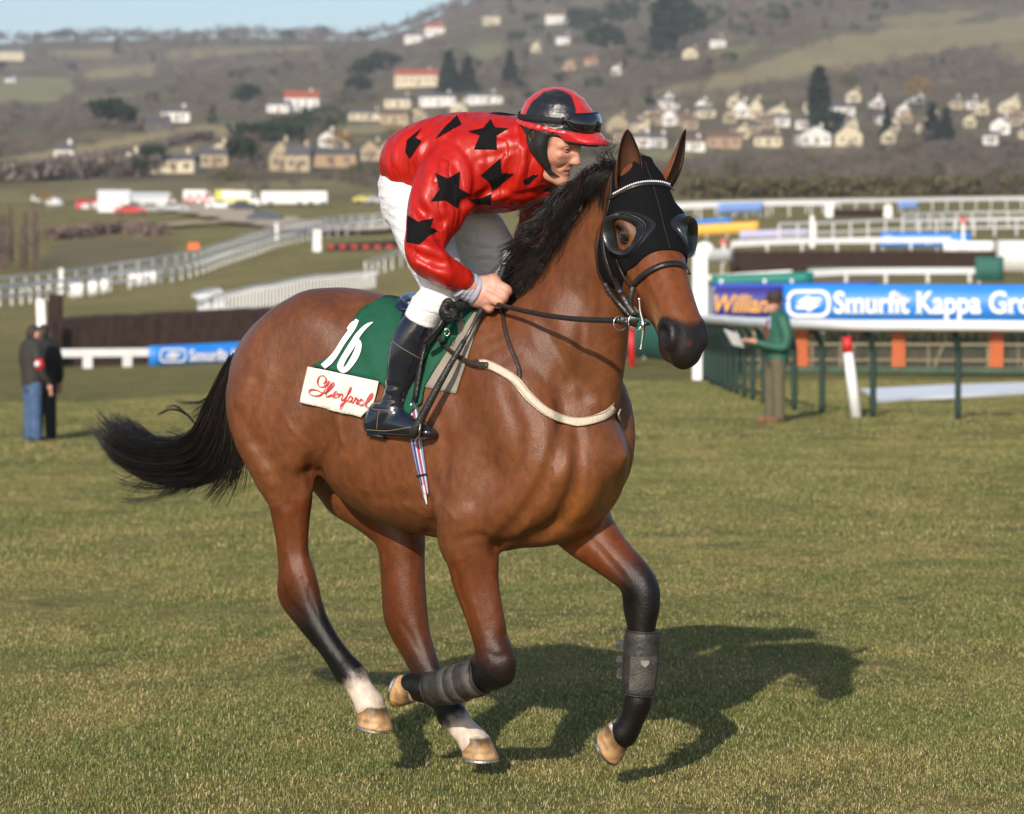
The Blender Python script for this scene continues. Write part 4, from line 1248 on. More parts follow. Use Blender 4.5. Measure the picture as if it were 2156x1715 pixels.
crumple(br, .0045, 16, 31, (.6, .6, 1.5))
BV, BF = br.nets(); BV = smooth_verts(BV, BF, 1, .4)
link('breeches', mesh_np('breeches', BV - JO, BF), m_white, JOCK)

# --- boots
z7 = zf(720, 720, 4.083)
bt = SDF(np.array([-.60, 9.35, .98]), np.array([-.18, 10.15, 1.68]), .0052)
bt.limb([N(886, 678, .245, 35), N(871, 706, .248, 40), N(858, 745, .25, 40), N(846, 790, .252, 33), N(835, 830, .255, 29), N(826, 862, .258, 31)], k=.015, lat=HYl)
bt.limb([N(812, 880, .26, 36, 1.25), N(800, 892, .262, 30, 1.2), N(838, 893, .265, 30, 1.15), N(872, 903, .27, 22, .95), N(900, 911, .27, 15, .7), N(906, 912, .27, 13, .7)], k=.018, lat=HYl)
bt.limb([N(797, 870, .26, 24, 1.2), N(788, 893, .262, 24, 1.2)], k=.02, lat=HYl)
for pix in ([(900, 1030, .6), (960, 1010, 1), (1060, 1000, .8), (1130, 1010, .5)], [(880, 1090, .6), (950, 1080, 1), (1060, 1105, .6)], [(900, 1150, .6), (980, 1160, 1), (1080, 1150, .6)], [(860, 1195, .5), (940, 1220, 1), (1080, 1210, .6)]):
    q = crom(np.array(z7(pix), float), 6); P, Nn, hit = bt.drape(q[:, 0], q[:, 1])
    bt.limb([list(P[i] + Nn[i] * .003) + [.0065 * q[i, 2]] for i in range(len(P))], k=.012, op='s', sub=1)
TV, TF = bt.nets(); TV = smooth_verts(TV, TF, 1, .4)
boot = link('riding_boot', mesh_np('riding_boot', TV - JO, TF), m_boot, JOCK)
for pix in ([(1040, 520), (1110, 580), (1220, 650), (1370, 735)], [(935, 1240), (915, 1330), (905, 1450)], [(850, 1235), (960, 1250), (1080, 1240)], [(745, 1445), (850, 1452), (1000, 1460), (1150, 1440), (1260, 1420)]):
    q = crom(np.array(z7(pix), float), 6); P, Nn, hit = bt.drape(q[:, 0], q[:, 1])
    P = P[hit]; Nn = Nn[hit]
    MB().tube(P + Nn * .0004 - JO, .0009, 5).build('stitching', m_stitch, boot, True)
# sole and heel
mb = MB()
P = [N(776, 905, .262, 1)[:3], N(800, 912, .262, 1)[:3], N(838, 914, .266, 1)[:3], N(872, 916, .27, 1)[:3], N(905, 921, .27, 1)[:3]]
mb.tube(np.array(P) - JO, [.028, .034, .036, .036, .022], 12, flat=.16)
mb.tube(np.array([N(782, 914, .262, 1)[:3], N(815, 920, .262, 1)[:3]]) - JO, [.03, .03], 10, flat=.3)
mb.build('sole', m_rubber, boot, True)
bo2 = mirror(boot, 'riding_boot')
# white stocking top between breeches and boot
st = MB(); st.tube(crom(np.array([N(903, 640, .242, 1)[:3], N(894, 658, .244, 1)[:3], N(886, 676, .245, 1)[:3]]), 4) - JO, .060, 20)
st.build('stocking', m_white, JOCK, True)

# --- head, neck, hands: one skin mesh
jyaw, jpit, jrol, jsc = .50, .48, .25, 1.12
_h = np.array([math.cos(jyaw), -math.sin(jyaw), 0]); _r = np.array([-math.sin(jyaw), -math.cos(jyaw), 0])
_A = _h * math.cos(jpit) - HZv * math.sin(jpit); _U = _h * math.sin(jpit) + HZv * math.cos(jpit)
JM = np.stack([_A, _r * math.cos(jrol) - _U * math.sin(jrol), _U * math.cos(jrol) + _r * math.sin(jrol)])
JH = np.array([.1253, 9.70, 2.232])
def jh(a, s_, u):
    return JH + jsc * np.array([a, s_, u]) @ JM
hf = SDF((-.20, -.13, -.22), (.19, .13, .17), .0030, JH, JM)
q_ = jsc
def HL(nodes, k, op='u', sub=4):
    hf.limb([[a * q_, s_ * q_, u * q_, r * q_] for a, s_, u, r in nodes], k=k * q_, op=op, sub=sub, world=False)
def HE(c, r, k, op='u'):
    hf.ell(np.array(c) * q_, np.array(r) * q_, k=k * q_, op=op, world=False)
HE((-.005, 0, .035), (.097, .075, .095), .01)
HL([(.03, 0, -.02, .056), (.055, 0, -.055, .037), (.078, 0, -.088, .021)], .028)
HL([(.045, 0, .02, .056), (.055, 0, -.02, .048)], .03)
for s_ in (1, -1):
    HE((.060, .041 * s_, -.016), (.024, .018, .020), .022)
    HL([(-.005, .057 * s_, -.035, .015), (.012, .055 * s_, -.068, .014), (.05, .036 * s_, -.094, .0125), (.080, .010 * s_, -.102, .014)], .020)
    HE((.100, .033 * s_, .014), (.020, .019, .011), .014, 's')
    HL([(.072, .052 * s_, .022, .007), (.088, .032 * s_, .033, .0085), (.094, .012 * s_, .030, .007)], .012)
    HL([(.080, .052 * s_, -.004, .006), (.086, .030 * s_, -.004, .006)], .014)
    HL([(.104, .010 * s_, -.026, .0078), (.110, .008 * s_, -.022, .007)], .007)
    HE((.112, .0065 * s_, -.033), (.005, .0035, .004), .004, 's')
    HL([(.088, .020 * s_, -.030, .003), (.082, .030 * s_, -.05, .003)], .014, 's')
HL([(.090, 0, .026, .0085), (.102, 0, .008, .0085), (.112, 0, -.010, .0088), (.117, 0, -.022, .0100)], .014)
HL([(.078, -.024, -.061, .004), (.092, -.012, -.054, .006), (.097, 0, -.0535, .0065), (.092, .012, -.054, .006), (.078, .024, -.061, .004)], .008)
HL([(.077, -.022, -.065, .004), (.090, -.010, -.069, .007), (.094, 0, -.070, .0075), (.090, .010, -.069, .007), (.077, .022, -.065, .004)], .008)
HL([(.078, -.027, -.0605, .0022), (.096, -.010, -.0610, .0028), (.101, 0, -.0612, .003), (.096, .010, -.0610, .0028), (.078, .027, -.0605, .0022)], .004, 's')
HE((.086, 0, -.098), (.018, .018, .015), .016)
HL([(-.02, 0, -.03, .056), (-.06, .0, -.09, .054), (-.10, .0, -.15, .058)], .03)
FV, FF = hf.nets(); FV = smooth_verts(FV, FF, 1, .35)
fq = (FV - JH) @ JM.T / jsc
SK = np.array((.60, .285, .205))
FC = np.tile(SK, (len(FV), 1))
fl = np.exp(-(((fq[:, 0] - .075) / .03) ** 2 + ((np.abs(fq[:, 1]) - .045) / .02) ** 2 + ((fq[:, 2] + .03) / .025) ** 2))
FC = FC * (1 - .30 * fl[:, None]) + np.array((.60, .19, .14)) * .30 * fl[:, None]
lp = np.exp(-(((fq[:, 2] + .062) / .0085) ** 4)) * sstep(.030, .020, np.abs(fq[:, 1])) * (fq[:, 0] > .07)
FC = FC * (1 - .6 * lp[:, None]) + np.array((.42, .135, .11)) * .6 * lp[:, None]
brw = np.exp(-(((fq[:, 2] - .037) / .0045) ** 2)) * sstep(.055, .048, np.abs(fq[:, 1])) * sstep(.010, .016, np.abs(fq[:, 1])) * (fq[:, 0] > .05)
FC = FC * (1 - .75 * brw[:, None]) + np.array((.10, .055, .03)) * .75 * brw[:, None]
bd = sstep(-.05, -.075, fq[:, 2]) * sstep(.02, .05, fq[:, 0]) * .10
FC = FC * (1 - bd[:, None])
hair = sstep(.055, .035, fq[:, 0]) * sstep(-.02, .01, fq[:, 2]) * (np.abs(fq[:, 1]) > .03)
hair = np.maximum(hair * (fq[:, 0] < .05), (fq[:, 2] > .06) * 1.0)
FC = FC * (1 - hair[:, None]) + np.array((.06, .035, .02)) * hair[:, None]

# hands
z8 = zf(1120, 660, 8.575)
def zn(x, y, L, r):
    p = z8([(x, y)])[0]
    return N(p[0], p[1], L, r)
hn = SDF(np.array([-.22, 9.36, 1.58]), np.array([.05, 9.90, 1.83]), .0026)
for nd, k in (
    ([zn(330, 480, .225, 23), zn(520, 560, .192, 25), zn(650, 600, .178, 28)], .01),
    ([zn(640, 520, .175, 25), zn(820, 470, .172, 22), zn(980, 430, .168, 18)], .015),
    ([zn(640, 620, .178, 26), zn(800, 600, .178, 25), zn(930, 600, .176, 20)], .015),
    ([zn(620, 680, .178, 24), zn(760, 720, .180, 22), zn(860, 740, .180, 18)], .015),
    # four fingers: knuckle, middle joint, folded tip
    ([zn(970, 410, .168, 15), zn(1090, 480, .168, 12.5), zn(1240, 560, .160, 12), zn(1262, 610, .146, 11), zn(1190, 640, .130, 10), zn(1090, 600, .122, 9.5)], .006),
    ([zn(900, 555, .178, 15), zn(1020, 620, .178, 12.5), zn(1165, 700, .168, 12), zn(1180, 750, .152, 11), zn(1100, 770, .136, 10), zn(1000, 720, .128, 9.5)], .006),
    ([zn(850, 690, .182, 15.5), zn(960, 750, .184, 12.5), zn(1085, 800, .174, 12), zn(1090, 850, .158, 11), zn(1000, 850, .142, 10), zn(920, 800, .134, 9.5)], .006),
    ([zn(730, 770, .178, 14), zn(800, 860, .182, 11.5), zn(880, 930, .176, 11), zn(880, 965, .162, 10), zn(820, 960, .148, 9), zn(770, 900, .140, 8.5)], .006),
    # thumb closing over the rein
    ([zn(720, 480, .160, 16), zn(860, 370, .148, 13), zn(980, 330, .136, 11.5), zn(1060, 380, .128, 10)], .010)):
    hn.limb(nd, k=k, lat=HYl)
for a, b in (((905, 470), (1180, 650)), ((840, 610), (1120, 780)), ((780, 740), (960, 900))):   # creases between the fingers
    q = np.array(z8([a, ((a[0] + b[0]) / 2, (a[1] + b[1]) / 2), b])); q = crom(q, 5)
    P, Nn, hit = hn.drape(q[:, 0], q[:, 1], d0=9.2)
    hn.limb([list(P[i] + Nn[i] * .002) + [.0035] for i in range(len(P)) if hit[i]], k=.005, op='s', sub=1)
NV, NF = hn.nets(); NV = smooth_verts(NV, NF, 1, .35)
NC = np.tile(np.array((.60, .30, .225)), (len(NV), 1)) * (1 + .08 * vnoise(NV, 60, 3)[:, None])
# far hand, mirrored behind the mane
MV = NV - 2 * (((NV - HO) @ HYv)[:, None]) * HYv
# slim limbs inside the clothes so that the body is one figure
bd_ = SDF(np.array([-.60, 9.1, .95]), np.array([.60, 10.6, 2.35]), .016)
for nd in ([(884, 385, 0, 44), (980, 345, 0, 60), (1080, 335, 0, 54), (1118, 318, 0, 32), (1140, 305, .02, 30)],
           [(1000, 345, .12, 34), (925, 430, .235, 30), (893, 520, .32, 24), (930, 568, .31, 20), (985, 600, .235, 18), (1005, 610, .195, 20)],
           [(1105, 350, -.13, 34), (1140, 440, -.25, 28), (1122, 505, -.31, 22), (1132, 560, -.28, 18), (1150, 600, -.20, 16)],
           [(880, 420, .07, 46), (905, 530, .165, 40), (934, 605, .205, 32), (892, 665, .24, 26), (845, 790, .252, 20), (815, 880, .26, 20), (880, 905, .27, 12)],
           [(930, 420, -.07, 46), (1030, 520, -.20, 40), (1042, 590, -.24, 32), (1000, 660, -.245, 26)]):
    bd_.limb([N(*n) for n in nd], k=.04, lat=HYl)
KV, KF = bd_.nets()
pv = [FV, NV, MV, KV]; pf = [FF, NF, NF[:, ::-1], KF]; pc = [FC, NC, NC, np.tile(SK, (len(KV), 1))]
ofs = np.cumsum([0] + [len(v) for v in pv[:-1]])
me = mesh_np('body', np.concatenate(pv) - JO, np.concatenate([f_ + o for f_, o in zip(pf, ofs)])); setcol(me, 'tone', np.concatenate(pc))
link('body', me, m_skin, JOCK)
# eyes
m_eyew = mat('eye white', (.62, .58, .55), .15, spec=.6); m_iris = mat('iris', (.05, .06, .07), .1)
for s_ in (1, -1):
    bm = bmesh.new(); bmesh.ops.create_uvsphere(bm, u_segments=20, v_segments=12, radius=.0118 * jsc)
    for v in bm.verts: v.co = Vector(tuple(np.array(v.co) @ np.eye(3)))
    me = bpy.data.meshes.new('eye'); bm.to_mesh(me); bm.free()
    c = jh(.0795, .0325 * s_, .0135)
    o = link('eye', me, m_eyew, JOCK); o.location = tuple(c - JO)
    d = jh(1, 0.25, -.12) - jh(0, 0, 0); d /= np.linalg.norm(d)
    bm = bmesh.new(); bmesh.ops.create_uvsphere(bm, u_segments=16, v_segments=10, radius=.0062 * jsc)
    me = bpy.data.meshes.new('iris'); bm.to_mesh(me); bm.free()
    i2 = link('iris', me, m_iris, o); i2.location = tuple(d * .0068 * jsc)
    mb = MB()
    for up, rr in ((1, .0042), (-1, .0032)):                       # eyelids
        P = [jh(.0795 + .0118 * math.cos(t) * .93 , (.0325 + .0138 * math.sin(t)) * s_, .0135 + up * .0062 * math.cos(t) + .001) - JO for t in np.linspace(-1.35, 1.35, 11)]
        mb.tube(P, [rr * jsc * (.5 + .5 * math.cos(t)) + .001 for t in np.linspace(-1.35, 1.35, 11)], 6)
    mb.build('eyelid', mat('lid skin', (.46, .20, .145), .5), JOCK, True)

# --- racing cap over the helmet, sitting a little further back than the face looks
JH0, JM0, jsc0 = JH, JM, jsc
cpit, crol, csc = .25, .10, 1.08
_A = _h * math.cos(cpit) - HZv * math.sin(cpit); _U = _h * math.sin(cpit) + HZv * math.cos(cpit)
JM = np.stack([_A, _r * math.cos(crol) - _U * math.sin(crol), _U * math.cos(crol) + _r * math.sin(crol)])
jsc = csc; q_ = jsc
JH = at(1172, 268, 9.70) - csc * np.array([0, 0, .034]) @ JM
cp = SDF((-.17, -.15, -.03), (.24, .15, .22), .0036, JH, JM)
def CL(nodes, k, op='u', sub=6):
    cp.limb([[a * q_, s_ * q_, u * q_, r * q_] for a, s_, u, r in nodes], k=k * q_, op=op, sub=sub, world=False)
cp.ell(np.array((-.002, 0, .046)) * q_, np.array((.124, .104, .112)) * q_, k=0, world=False)
sl, X, Y, Z = cp.reg((-.2, -.2, -.1), (.3, .2, .3), 0)
cp.V = np.maximum(cp.V, (.030 * q_ + .02 * np.clip(X / q_, -.1, .1) - Z).astype(np.float32) * np.ones_like(cp.V))
# ruffled elastic edge
ring = [(.124 * math.cos(t), .104 * math.sin(t), .034 + .02 * .12 * math.cos(t) + .0015 * math.sin(23 * t), .0075 + .0015 * math.sin(31 * t)) for t in np.linspace(0, 2 * math.pi, 65)]
CL(ring, .006, sub=1)
# peak of the cap
pk = []
for i, a in enumerate(np.linspace(-1.05, 1.05, 41)):
    CL([(.095 * math.cos(a), .088 * math.sin(a), .040, .007), (.120 * math.cos(a) + .01, .100 * math.sin(a), .036, .0062), ((.120 + .062 * math.cos(a * 1.25) ** 1) * math.cos(a * .9), .094 * math.sin(a), .020 + .004 * math.cos(a * 3), .0042)], .012, sub=2)
crumple(cp, .0042, 26, 41, (.5, .5, 1.6))
PV, PF = cp.nets(); PV = smooth_verts(PV, PF, 1, .4)
pq = (PV - JH) @ JM.T / jsc
ang = np.degrees(np.arctan2(np.abs(pq[:, 1]), pq[:, 0] + .0))
blk = (sstep(30, 31.5, ang) * sstep(129, 127.5, ang)) * sstep(.024, .028, np.abs(pq[:, 1])) * sstep(.043, .0445, pq[:, 2]) * (np.hypot(pq[:, 0], pq[:, 1]) > .02)
PC = np.tile(np.array((.50, .012, .016)), (len(PV), 1)) * (1 - blk[:, None]) + np.array((.008, .0075, .010)) * blk[:, None]
me = mesh_np('cap', PV - JO, PF); setcol(me, 'panel', PC)
cap = link('cap', me, mat('cap satin', (.6, .02, .02), .36, attr='panel', var=.06, vscale=60, spec=.55, bump=.2, bscale=60, sheen=.2), JOCK)
# black helmet shell under the cap: rim, short peak, ear cups, chin strap
rim = SDF((-.17, -.15, -.12), (.20, .15, .09), .004, JH, JM)
def RL(nodes, k, op='u', sub=5):
    rim.limb([[a * q_, s_ * q_, u * q_, r * q_] for a, s_, u, r in nodes], k=k * q_, op=op, sub=sub, world=False)
RL([(.112 * math.cos(t), .093 * math.sin(t), .024 + .0025 * math.cos(t), .010) for t in np.linspace(0, 2 * math.pi, 49)], .004, sub=1)
for a in np.linspace(-1.0, 1.0, 37):
    RL([(.104 * math.cos(a), .085 * math.sin(a), .028, .009), (.150 * math.cos(a * .95), .090 * math.sin(a), .013, .0055)], .01, sub=2)
for s_ in (1, -1):
    RL([(.010, .083 * s_, .02, .024), (.0, .081 * s_, -.02, .028), (.012, .074 * s_, -.056, .019), (.024, .066 * s_, -.078, .012)], .012)
    RL([(-.045, .080 * s_, .015, .016), (-.030, .080 * s_, -.03, .016), (.005, .074 * s_, -.062, .014)], .012)
    RL([(.018, .072 * s_, -.074, .009), (.034, .055 * s_, -.100, .008), (.055, .028 * s_, -.118, .008), (.064, 0, -.122, .008)], .006)
    rim.ell(np.array((-.030, .110 * s_, .008)) * q_, np.array((.010, .04, .018)) * q_, k=.003, op='s', world=False)
RV, RF = rim.nets(); RV = smooth_verts(RV, RF, 1, .4)
link('helmet', mesh_np('helmet', RV - JO, RF), mat('helmet leatherette', (.016, .017, .017), .5, bump=.2, bscale=140, spec=.4), JOCK)
# ears
for s_ in (1, -1):
    mb = MB(); P = []
    mb.tube([jh(-.022 + .012 * math.cos(t), .080 * s_, .002 + .022 * math.sin(t)) - JO for t in np.linspace(0, 6.0, 14)], .0055 * jsc, 8)
    mb.build('ear', mat('ear skin', (.58, .25, .18), .5), JOCK, True)
# goggles worn on the cap: frame, smoked lens, strap
def dome(t, u, lift):
    """point on the cap at azimuth t (0 = front), height u, raised"""
    zz = (u - .046) / .112
    k = math.sqrt(max(.02, 1 - zz * zz))
    return jh((.124 * k + lift) * math.cos(t) - .002, (.104 * k + lift) * math.sin(t), u)
gog = bpy.data.objects.new('goggles', None); COL.objects.link(gog); gog.parent = JOCK
m_lens = mat('smoked lens', (.006, .005, .008), .05, spec=.9, coat=1.0)
m_frame = mat('goggle frame', (.012, .012, .012), .35)
n1, n2 = 41, 9; V = []
def gh(t):
    a = abs(t) / 1.02
    topu = .104 - .012 * a ** 2 - .020 * sstep(.75, 1.0, a); botu = .048 + .014 * a ** 2 + .022 * sstep(.7, 1.0, a) + .028 * math.exp(-(t / .13) ** 2)
    return topu, botu
for i in range(n1):
    t = -1.02 + 2.04 * i / (n1 - 1); tu, bu = gh(t)
    for j in range(n2):
        f_ = j / (n2 - 1)
        V.append(dome(t, bu + (tu - bu) * f_, .020 + .005 * math.sin(f_ * math.pi) - .004 * (abs(t) / 1.02) ** 4) - JO)
Fc = [(i * n2 + j, (i + 1) * n2 + j, (i + 1) * n2 + j + 1, i * n2 + j + 1) for i in range(n1 - 1) for j in range(n2 - 1)]
link('lens', mesh_np('lens', np.array(V), np.array(Fc)), m_lens, gog)
mb = MB()
loop = [(t, gh(t)[0]) for t in np.linspace(-1.02, 1.02, 40)] + [(t, gh(t)[1]) for t in np.linspace(1.02, -1.02, 40)]
loop.append(loop[0])
mb.tube([dome(t, u, .017) - JO for t, u in loop], .0042 * jsc, 7)
sk = [[], []]
for t, u in loop:
    sk[0].append(dome(t, u, .018) - JO); sk[1].append(dome(t, u, .002) - JO)
k = len(loop); mb.add(sk[0] + sk[1], [(i, i + 1, k + i + 1, k + i) for i in range(k - 1)])
mb.build('frame', m_frame, gog, True)
P = [dome(t, .070 - .022 * sstep(1.0, 2.6, abs(t if t < math.pi else t - 2 * math.pi)), .004) for t in np.linspace(.98, 2 * math.pi - .98, 60)]
Nn = np.array([p - jh(-.002, 0, .05) for p in P]); Nn /= np.linalg.norm(Nn, axis=1)[:, None]
strap('strap', P, Nn, .0105, .0018, m_blackcloth, gog, JO)
JH, JM, jsc = JH0, JM0, jsc0
# white collar, grey wrist bands, red cuff bands
mb = MB(); mb.tube(np.array([jh(-.035, 0.0, -.075), jh(-.055, .004, -.098), jh(-.085, .006, -.128)]) - JO, [.070, .078, .088], 24)
mb.build('collar', m_white, JOCK, True)
m_band = mat('grey elastic', (.36, .37, .46), .7, bump=.5, bscale=55, stretch=(.3, 1, 1))
wb = [np.array(zn(240, 400, .240, 1)[:3]), np.array(zn(420, 490, .212, 1)[:3]), np.array(zn(640, 590, .186, 1)[:3])]
cb = [np.array(zn(120, 280, .262, 1)[:3]), np.array(zn(240, 345, .246, 1)[:3])]
for side in (0, 1):
    fl = (lambda p: p - 2 * ((p - HO) @ HYv) * HYv) if side else (lambda p: p)
    Q = crom(np.array([fl(p) for p in wb]), 6)
    MB().tube(Q - JO, [.0500 + .0018 * math.sin(i * 1.9) for i in range(len(Q))], 22).build('wrist_band', m_band, JOCK, True)
    MB().tube(crom(np.array([fl(p) for p in cb]), 4) - JO, .0475, 22).build('cuff', m_silk, JOCK, True)

# ================================================================== whip held in the near hand
m_whip = mat('whip leather', (.020, .019, .018), .38, var=.4, vscale=90, bump=.4, bscale=120, spec=.5)
wp = [hp(1062, 560, .10), hp(1047, 600, .135), hp(1034, 628, .15), hp(1008, 662, .205), hp(985, 705, .25), hp(930, 800, .30), hp(866, 921, .325)]
WO = wp[-1]
whip = empty('whip', WO, 'black padded riding whip held downward in the jockey near hand', 'whip')
Q = crom(np.array(wp), 6)
mb = MB(); n = len(Q)
mb.tube(Q[:22] - WO, [.0115] * 14 + list(np.linspace(.0115, .0065, 8)), 10); mb.build('grip', mat('whip grip', (.018, .018, .019), .5, bump=.3, bscale=230, stretch=(1, 1, 3)), whip, True)
mb = MB(); mb.tube(Q[20:26] - WO, .0068, 8); mb.build('shaft', mat('whip shaft', (.06, .055, .05), .3, var=.5, vscale=200), whip, True)
mb = MB(); mb.tube(Q[25:] - WO, list(np.linspace(.009, .0155, len(Q[25:]))), 10, flat=.8); mb.build('flap', m_whip, whip, True)

# ================================================================== saddle cloth, pad, saddle, girth
m_green = mat('green cotton', (.010, .082, .045), .72, var=.10, vscale=18, bump=.35, bscale=28, spec=.25)
m_cream = mat('white cotton band', (.70, .66, .57), .8, var=.05, vscale=40, bump=.4, bscale=36)
m_num = mat('white number', (.80, .80, .80), .6)
m_redthread = mat('red thread', (.55, .02, .03), .6)
CO = hp(830, 880, .27)
cloth = empty('saddle_cloth', CO, 'green saddle cloth numbered 16 with white lettered band on the bay racehorse', 'saddle cloth')
wav = lambda px, py: .004 * np.sin(px * .055 + py * .02) + .003 * np.sin(px * .11 - py * .03)
cpoly = [(980, 127), (880, 155), (800, 200), (740, 250), (700, 290), (645, 370), (600, 450), (520, 600), (460, 680), (400, 730), (330, 765), (262, 796), (600, 880), (945, 968), (1010, 1020), (1080, 1120), (1170, 1240), (1245, 1312), (1300, 1250), (1380, 1180), (1390, 1090), (1405, 1020), (1520, 830), (1640, 650), (1800, 420), (1950, 190), (1900, 165), (1600, 140), (1300, 130)]
g1 = patch('green_panel', z7(cpoly), hs, .013, m_green, cloth, CO, 14, .004, wav)
mirror(g1)
b1 = patch('white_band', z7([(222, 806), (590, 888), (948, 966), (925, 1060), (880, 1200), (772, 1322), (450, 1245), (146, 1170), (185, 1000)]), hs, .016, m_cream, cloth, CO, 12, .004, wav)
b2 = mirror(b1)
def onoff(strokes, name, m, off, par):
    V, Fc = stroke_mesh([[(*z7([(p[0], p[1])])[0], p[2] / 4.083 * .8422) for p in s_] for s_ in strokes], hs, off)
    w_ = wav(*proj(V))
    _, Nn = 0, hs.grad(hs.loc(V)) @ hs.M
    V = V + Nn * w_[:, None]
    link(name, mesh_np(name, V - CO, Fc), m, par)
onoff([[(722, 350, 20), (688, 408, 27), (640, 485, 28), (570, 590, 29), (495, 700, 29), (440, 772, 32), (394, 814, 30)], [(690, 372, 16), (655, 405, 18), (620, 446, 10)]], 'numeral', m_num, .0195, g1)
onoff([[(888, 386, 4), (840, 414, 17), (780, 455, 25), (728, 505, 28), (690, 575, 29), (640, 665, 31), (580, 755, 33), (556, 815, 33), (590, 850, 28), (645, 820, 31), (695, 750, 33), (730, 665, 33), (742, 600, 31), (724, 562, 26), (700, 560, 12)]], 'numeral', m_num, .0195, g1)
def word(u, v):
    return (300 + u * .86 + v * .26, 1080 + u * .235 - v * .90)
GL = [[(80, 120), (100, 165), (65, 205), (20, 190), (5, 135), (30, 90), (75, 85), (120, 125), (135, 170), (110, 60), (70, -5), (10, -25), (-48, -8), (-35, 30), (30, 38), (100, 20)],
      [(110, 20), (160, 60), (192, 130), (180, 165), (160, 125), (150, 30), (165, 3), (195, 25)], [(195, 25), (240, 45), (235, 72), (208, 55), (212, 8), (245, 8), (262, 28)],
      [(262, 28), (280, 66), (274, 5)], [(276, 30), (300, 66), (322, 58), (318, 12), (335, 5), (352, 28)], [(352, 28), (395, 110), (405, 158), (385, 150), (372, 60), (355, -55), (335, -82), (338, -40), (375, 0), (400, 25)],
      [(448, 58), (420, 68), (400, 35), (412, 5), (440, 25), (455, 64), (450, 10), (472, 12)], [(472, 12), (492, 70), (500, 58), (518, 62), (512, 12), (535, 18)], [(575, 55), (552, 68), (535, 35), (550, 4), (585, 20)],
      [(585, 20), (630, 90), (645, 150), (628, 158), (612, 90), (612, 10), (640, 12)]]
onoff([[(*word(u, v), 4.2 + 3.6 * ((i % 3) == 1)) for i, (u, v) in enumerate(s_)] for s_ in GL], 'lettering', m_redthread, .0225, b1)
# grey pad showing in front of the cloth
PO = hp(940, 800, .26)
pad = patch('saddle_pad', z7([(1900, 150), (1955, 188), (1998, 222), (1900, 520), (1820, 780), (1722, 1084), (1560, 1052), (1395, 1016), (1300, 800), (1500, 500)]), hs, .0075, mat('grey foam pad', (.27, .235, .19), .8, var=.08, vscale=30, bump=.2, bscale=150), None, PO, 14, .006)
pad.location = tuple(PO); tag(pad, 'grey brown foam pad showing between green saddle cloth and horse shoulder', 'saddle pad')
# saddle
SO = hp(905, 660, .0)
m_leather = mat('black leather', (.014, .013, .013), .36, bump=.25, bscale=90, spec=.5, var=.3, vscale=50)
m_navy = mat('navy leather', (.012, .018, .045), .3, bump=.1, bscale=60, coat=.3)
saddle = empty('racing_saddle', SO, 'small black racing saddle with navy cantle under the jockey', 'saddle')
sf = SDF((-.30, -.30, 1.2), (.36, .30, 1.80), .0068, HO, hs.M)
sf.limb([N(862, 648, .0, 20, .5), N(900, 650, 0, 16, .45), N(950, 646, 0, 15, .5), N(990, 638, 0, 22, .7)], k=.03, lat=(0, 1, 0))
sf.limb([N(862, 640, .11, 12), N(856, 634, .05, 15), N(868, 630, -.05, 15), N(890, 634, -.11, 12)], k=.02, lat=(0, 1, 0))
SV, SF_ = sf.nets(); SV = smooth_verts(SV, SF_, 1, .4)
link('seat', mesh_np('seat', SV - SO, SF_), m_navy, saddle)
ft = patch('cantle', z7([(1150, 150), (1275, 140), (1330, 190), (1340, 260), (1290, 265), (1230, 270), (1150, 268), (1100, 235), (1098, 205)]), hs, .020, m_navy, saddle, SO, 10, .006)
fl_ = patch('flap', z7([(1180, 280), (1500, 240), (1640, 300), (1570, 480), (1500, 620), (1380, 800), (1250, 1000), (1120, 950), (1100, 700)]), hs, .018, m_leather, saddle, SO, 12, .005)
mirror(fl_); mirror(ft)
# stirrup leather, wrapped loop with knot at the pommel, hanging strap end
kn = crom(np.array([hp(1003, 628, .16), hp(975, 640, .21), hp(951, 648, .25), hp(941, 655, .265), hp(928, 682, .28), hp(912, 705, .29), hp(897, 722, .29)]), 6)
mb = MB(); mb.tube(kn[:20] - SO, .0165, 10); mb.build('yoke_roll', m_rubber, saddle, True)
mb = MB(); mb.tube(kn[17:] - SO, .0175, 10, flat=.6); mb.build('strap_end', m_leather, saddle, True)
mb = MB()
c = hp(944, 653, .28)
for k in range(3):
    mb.tube([c + np.array([.022 * math.cos(t) * (1 - .2 * k), -.016 - .004 * k + .006 * math.sin(t * 2 + k), .022 * math.sin(t) + .008 * (k - 1)]) - SO for t in np.linspace(0, 6.3, 18)], .0115, 8)
mb.build('knot', m_rubber, saddle, True)
# stirrup iron
ir = crom(np.array([hp(868, 845, .275), hp(882, 870, .30), hp(884, 905, .33), hp(880, 921, .30), hp(868, 921, .255), hp(862, 890, .24), hp(866, 850, .265)]), 5)
MB().tube(ir - SO, .0048, 7).build('stirrup_iron', m_shoe, saddle, True)
strap('stirrup_leather', crom(np.array([hp(900, 690, .245), hp(885, 760, .262), hp(872, 845, .272)]), 6), -HYv * -1, .010, .002, m_leather, saddle, SO)
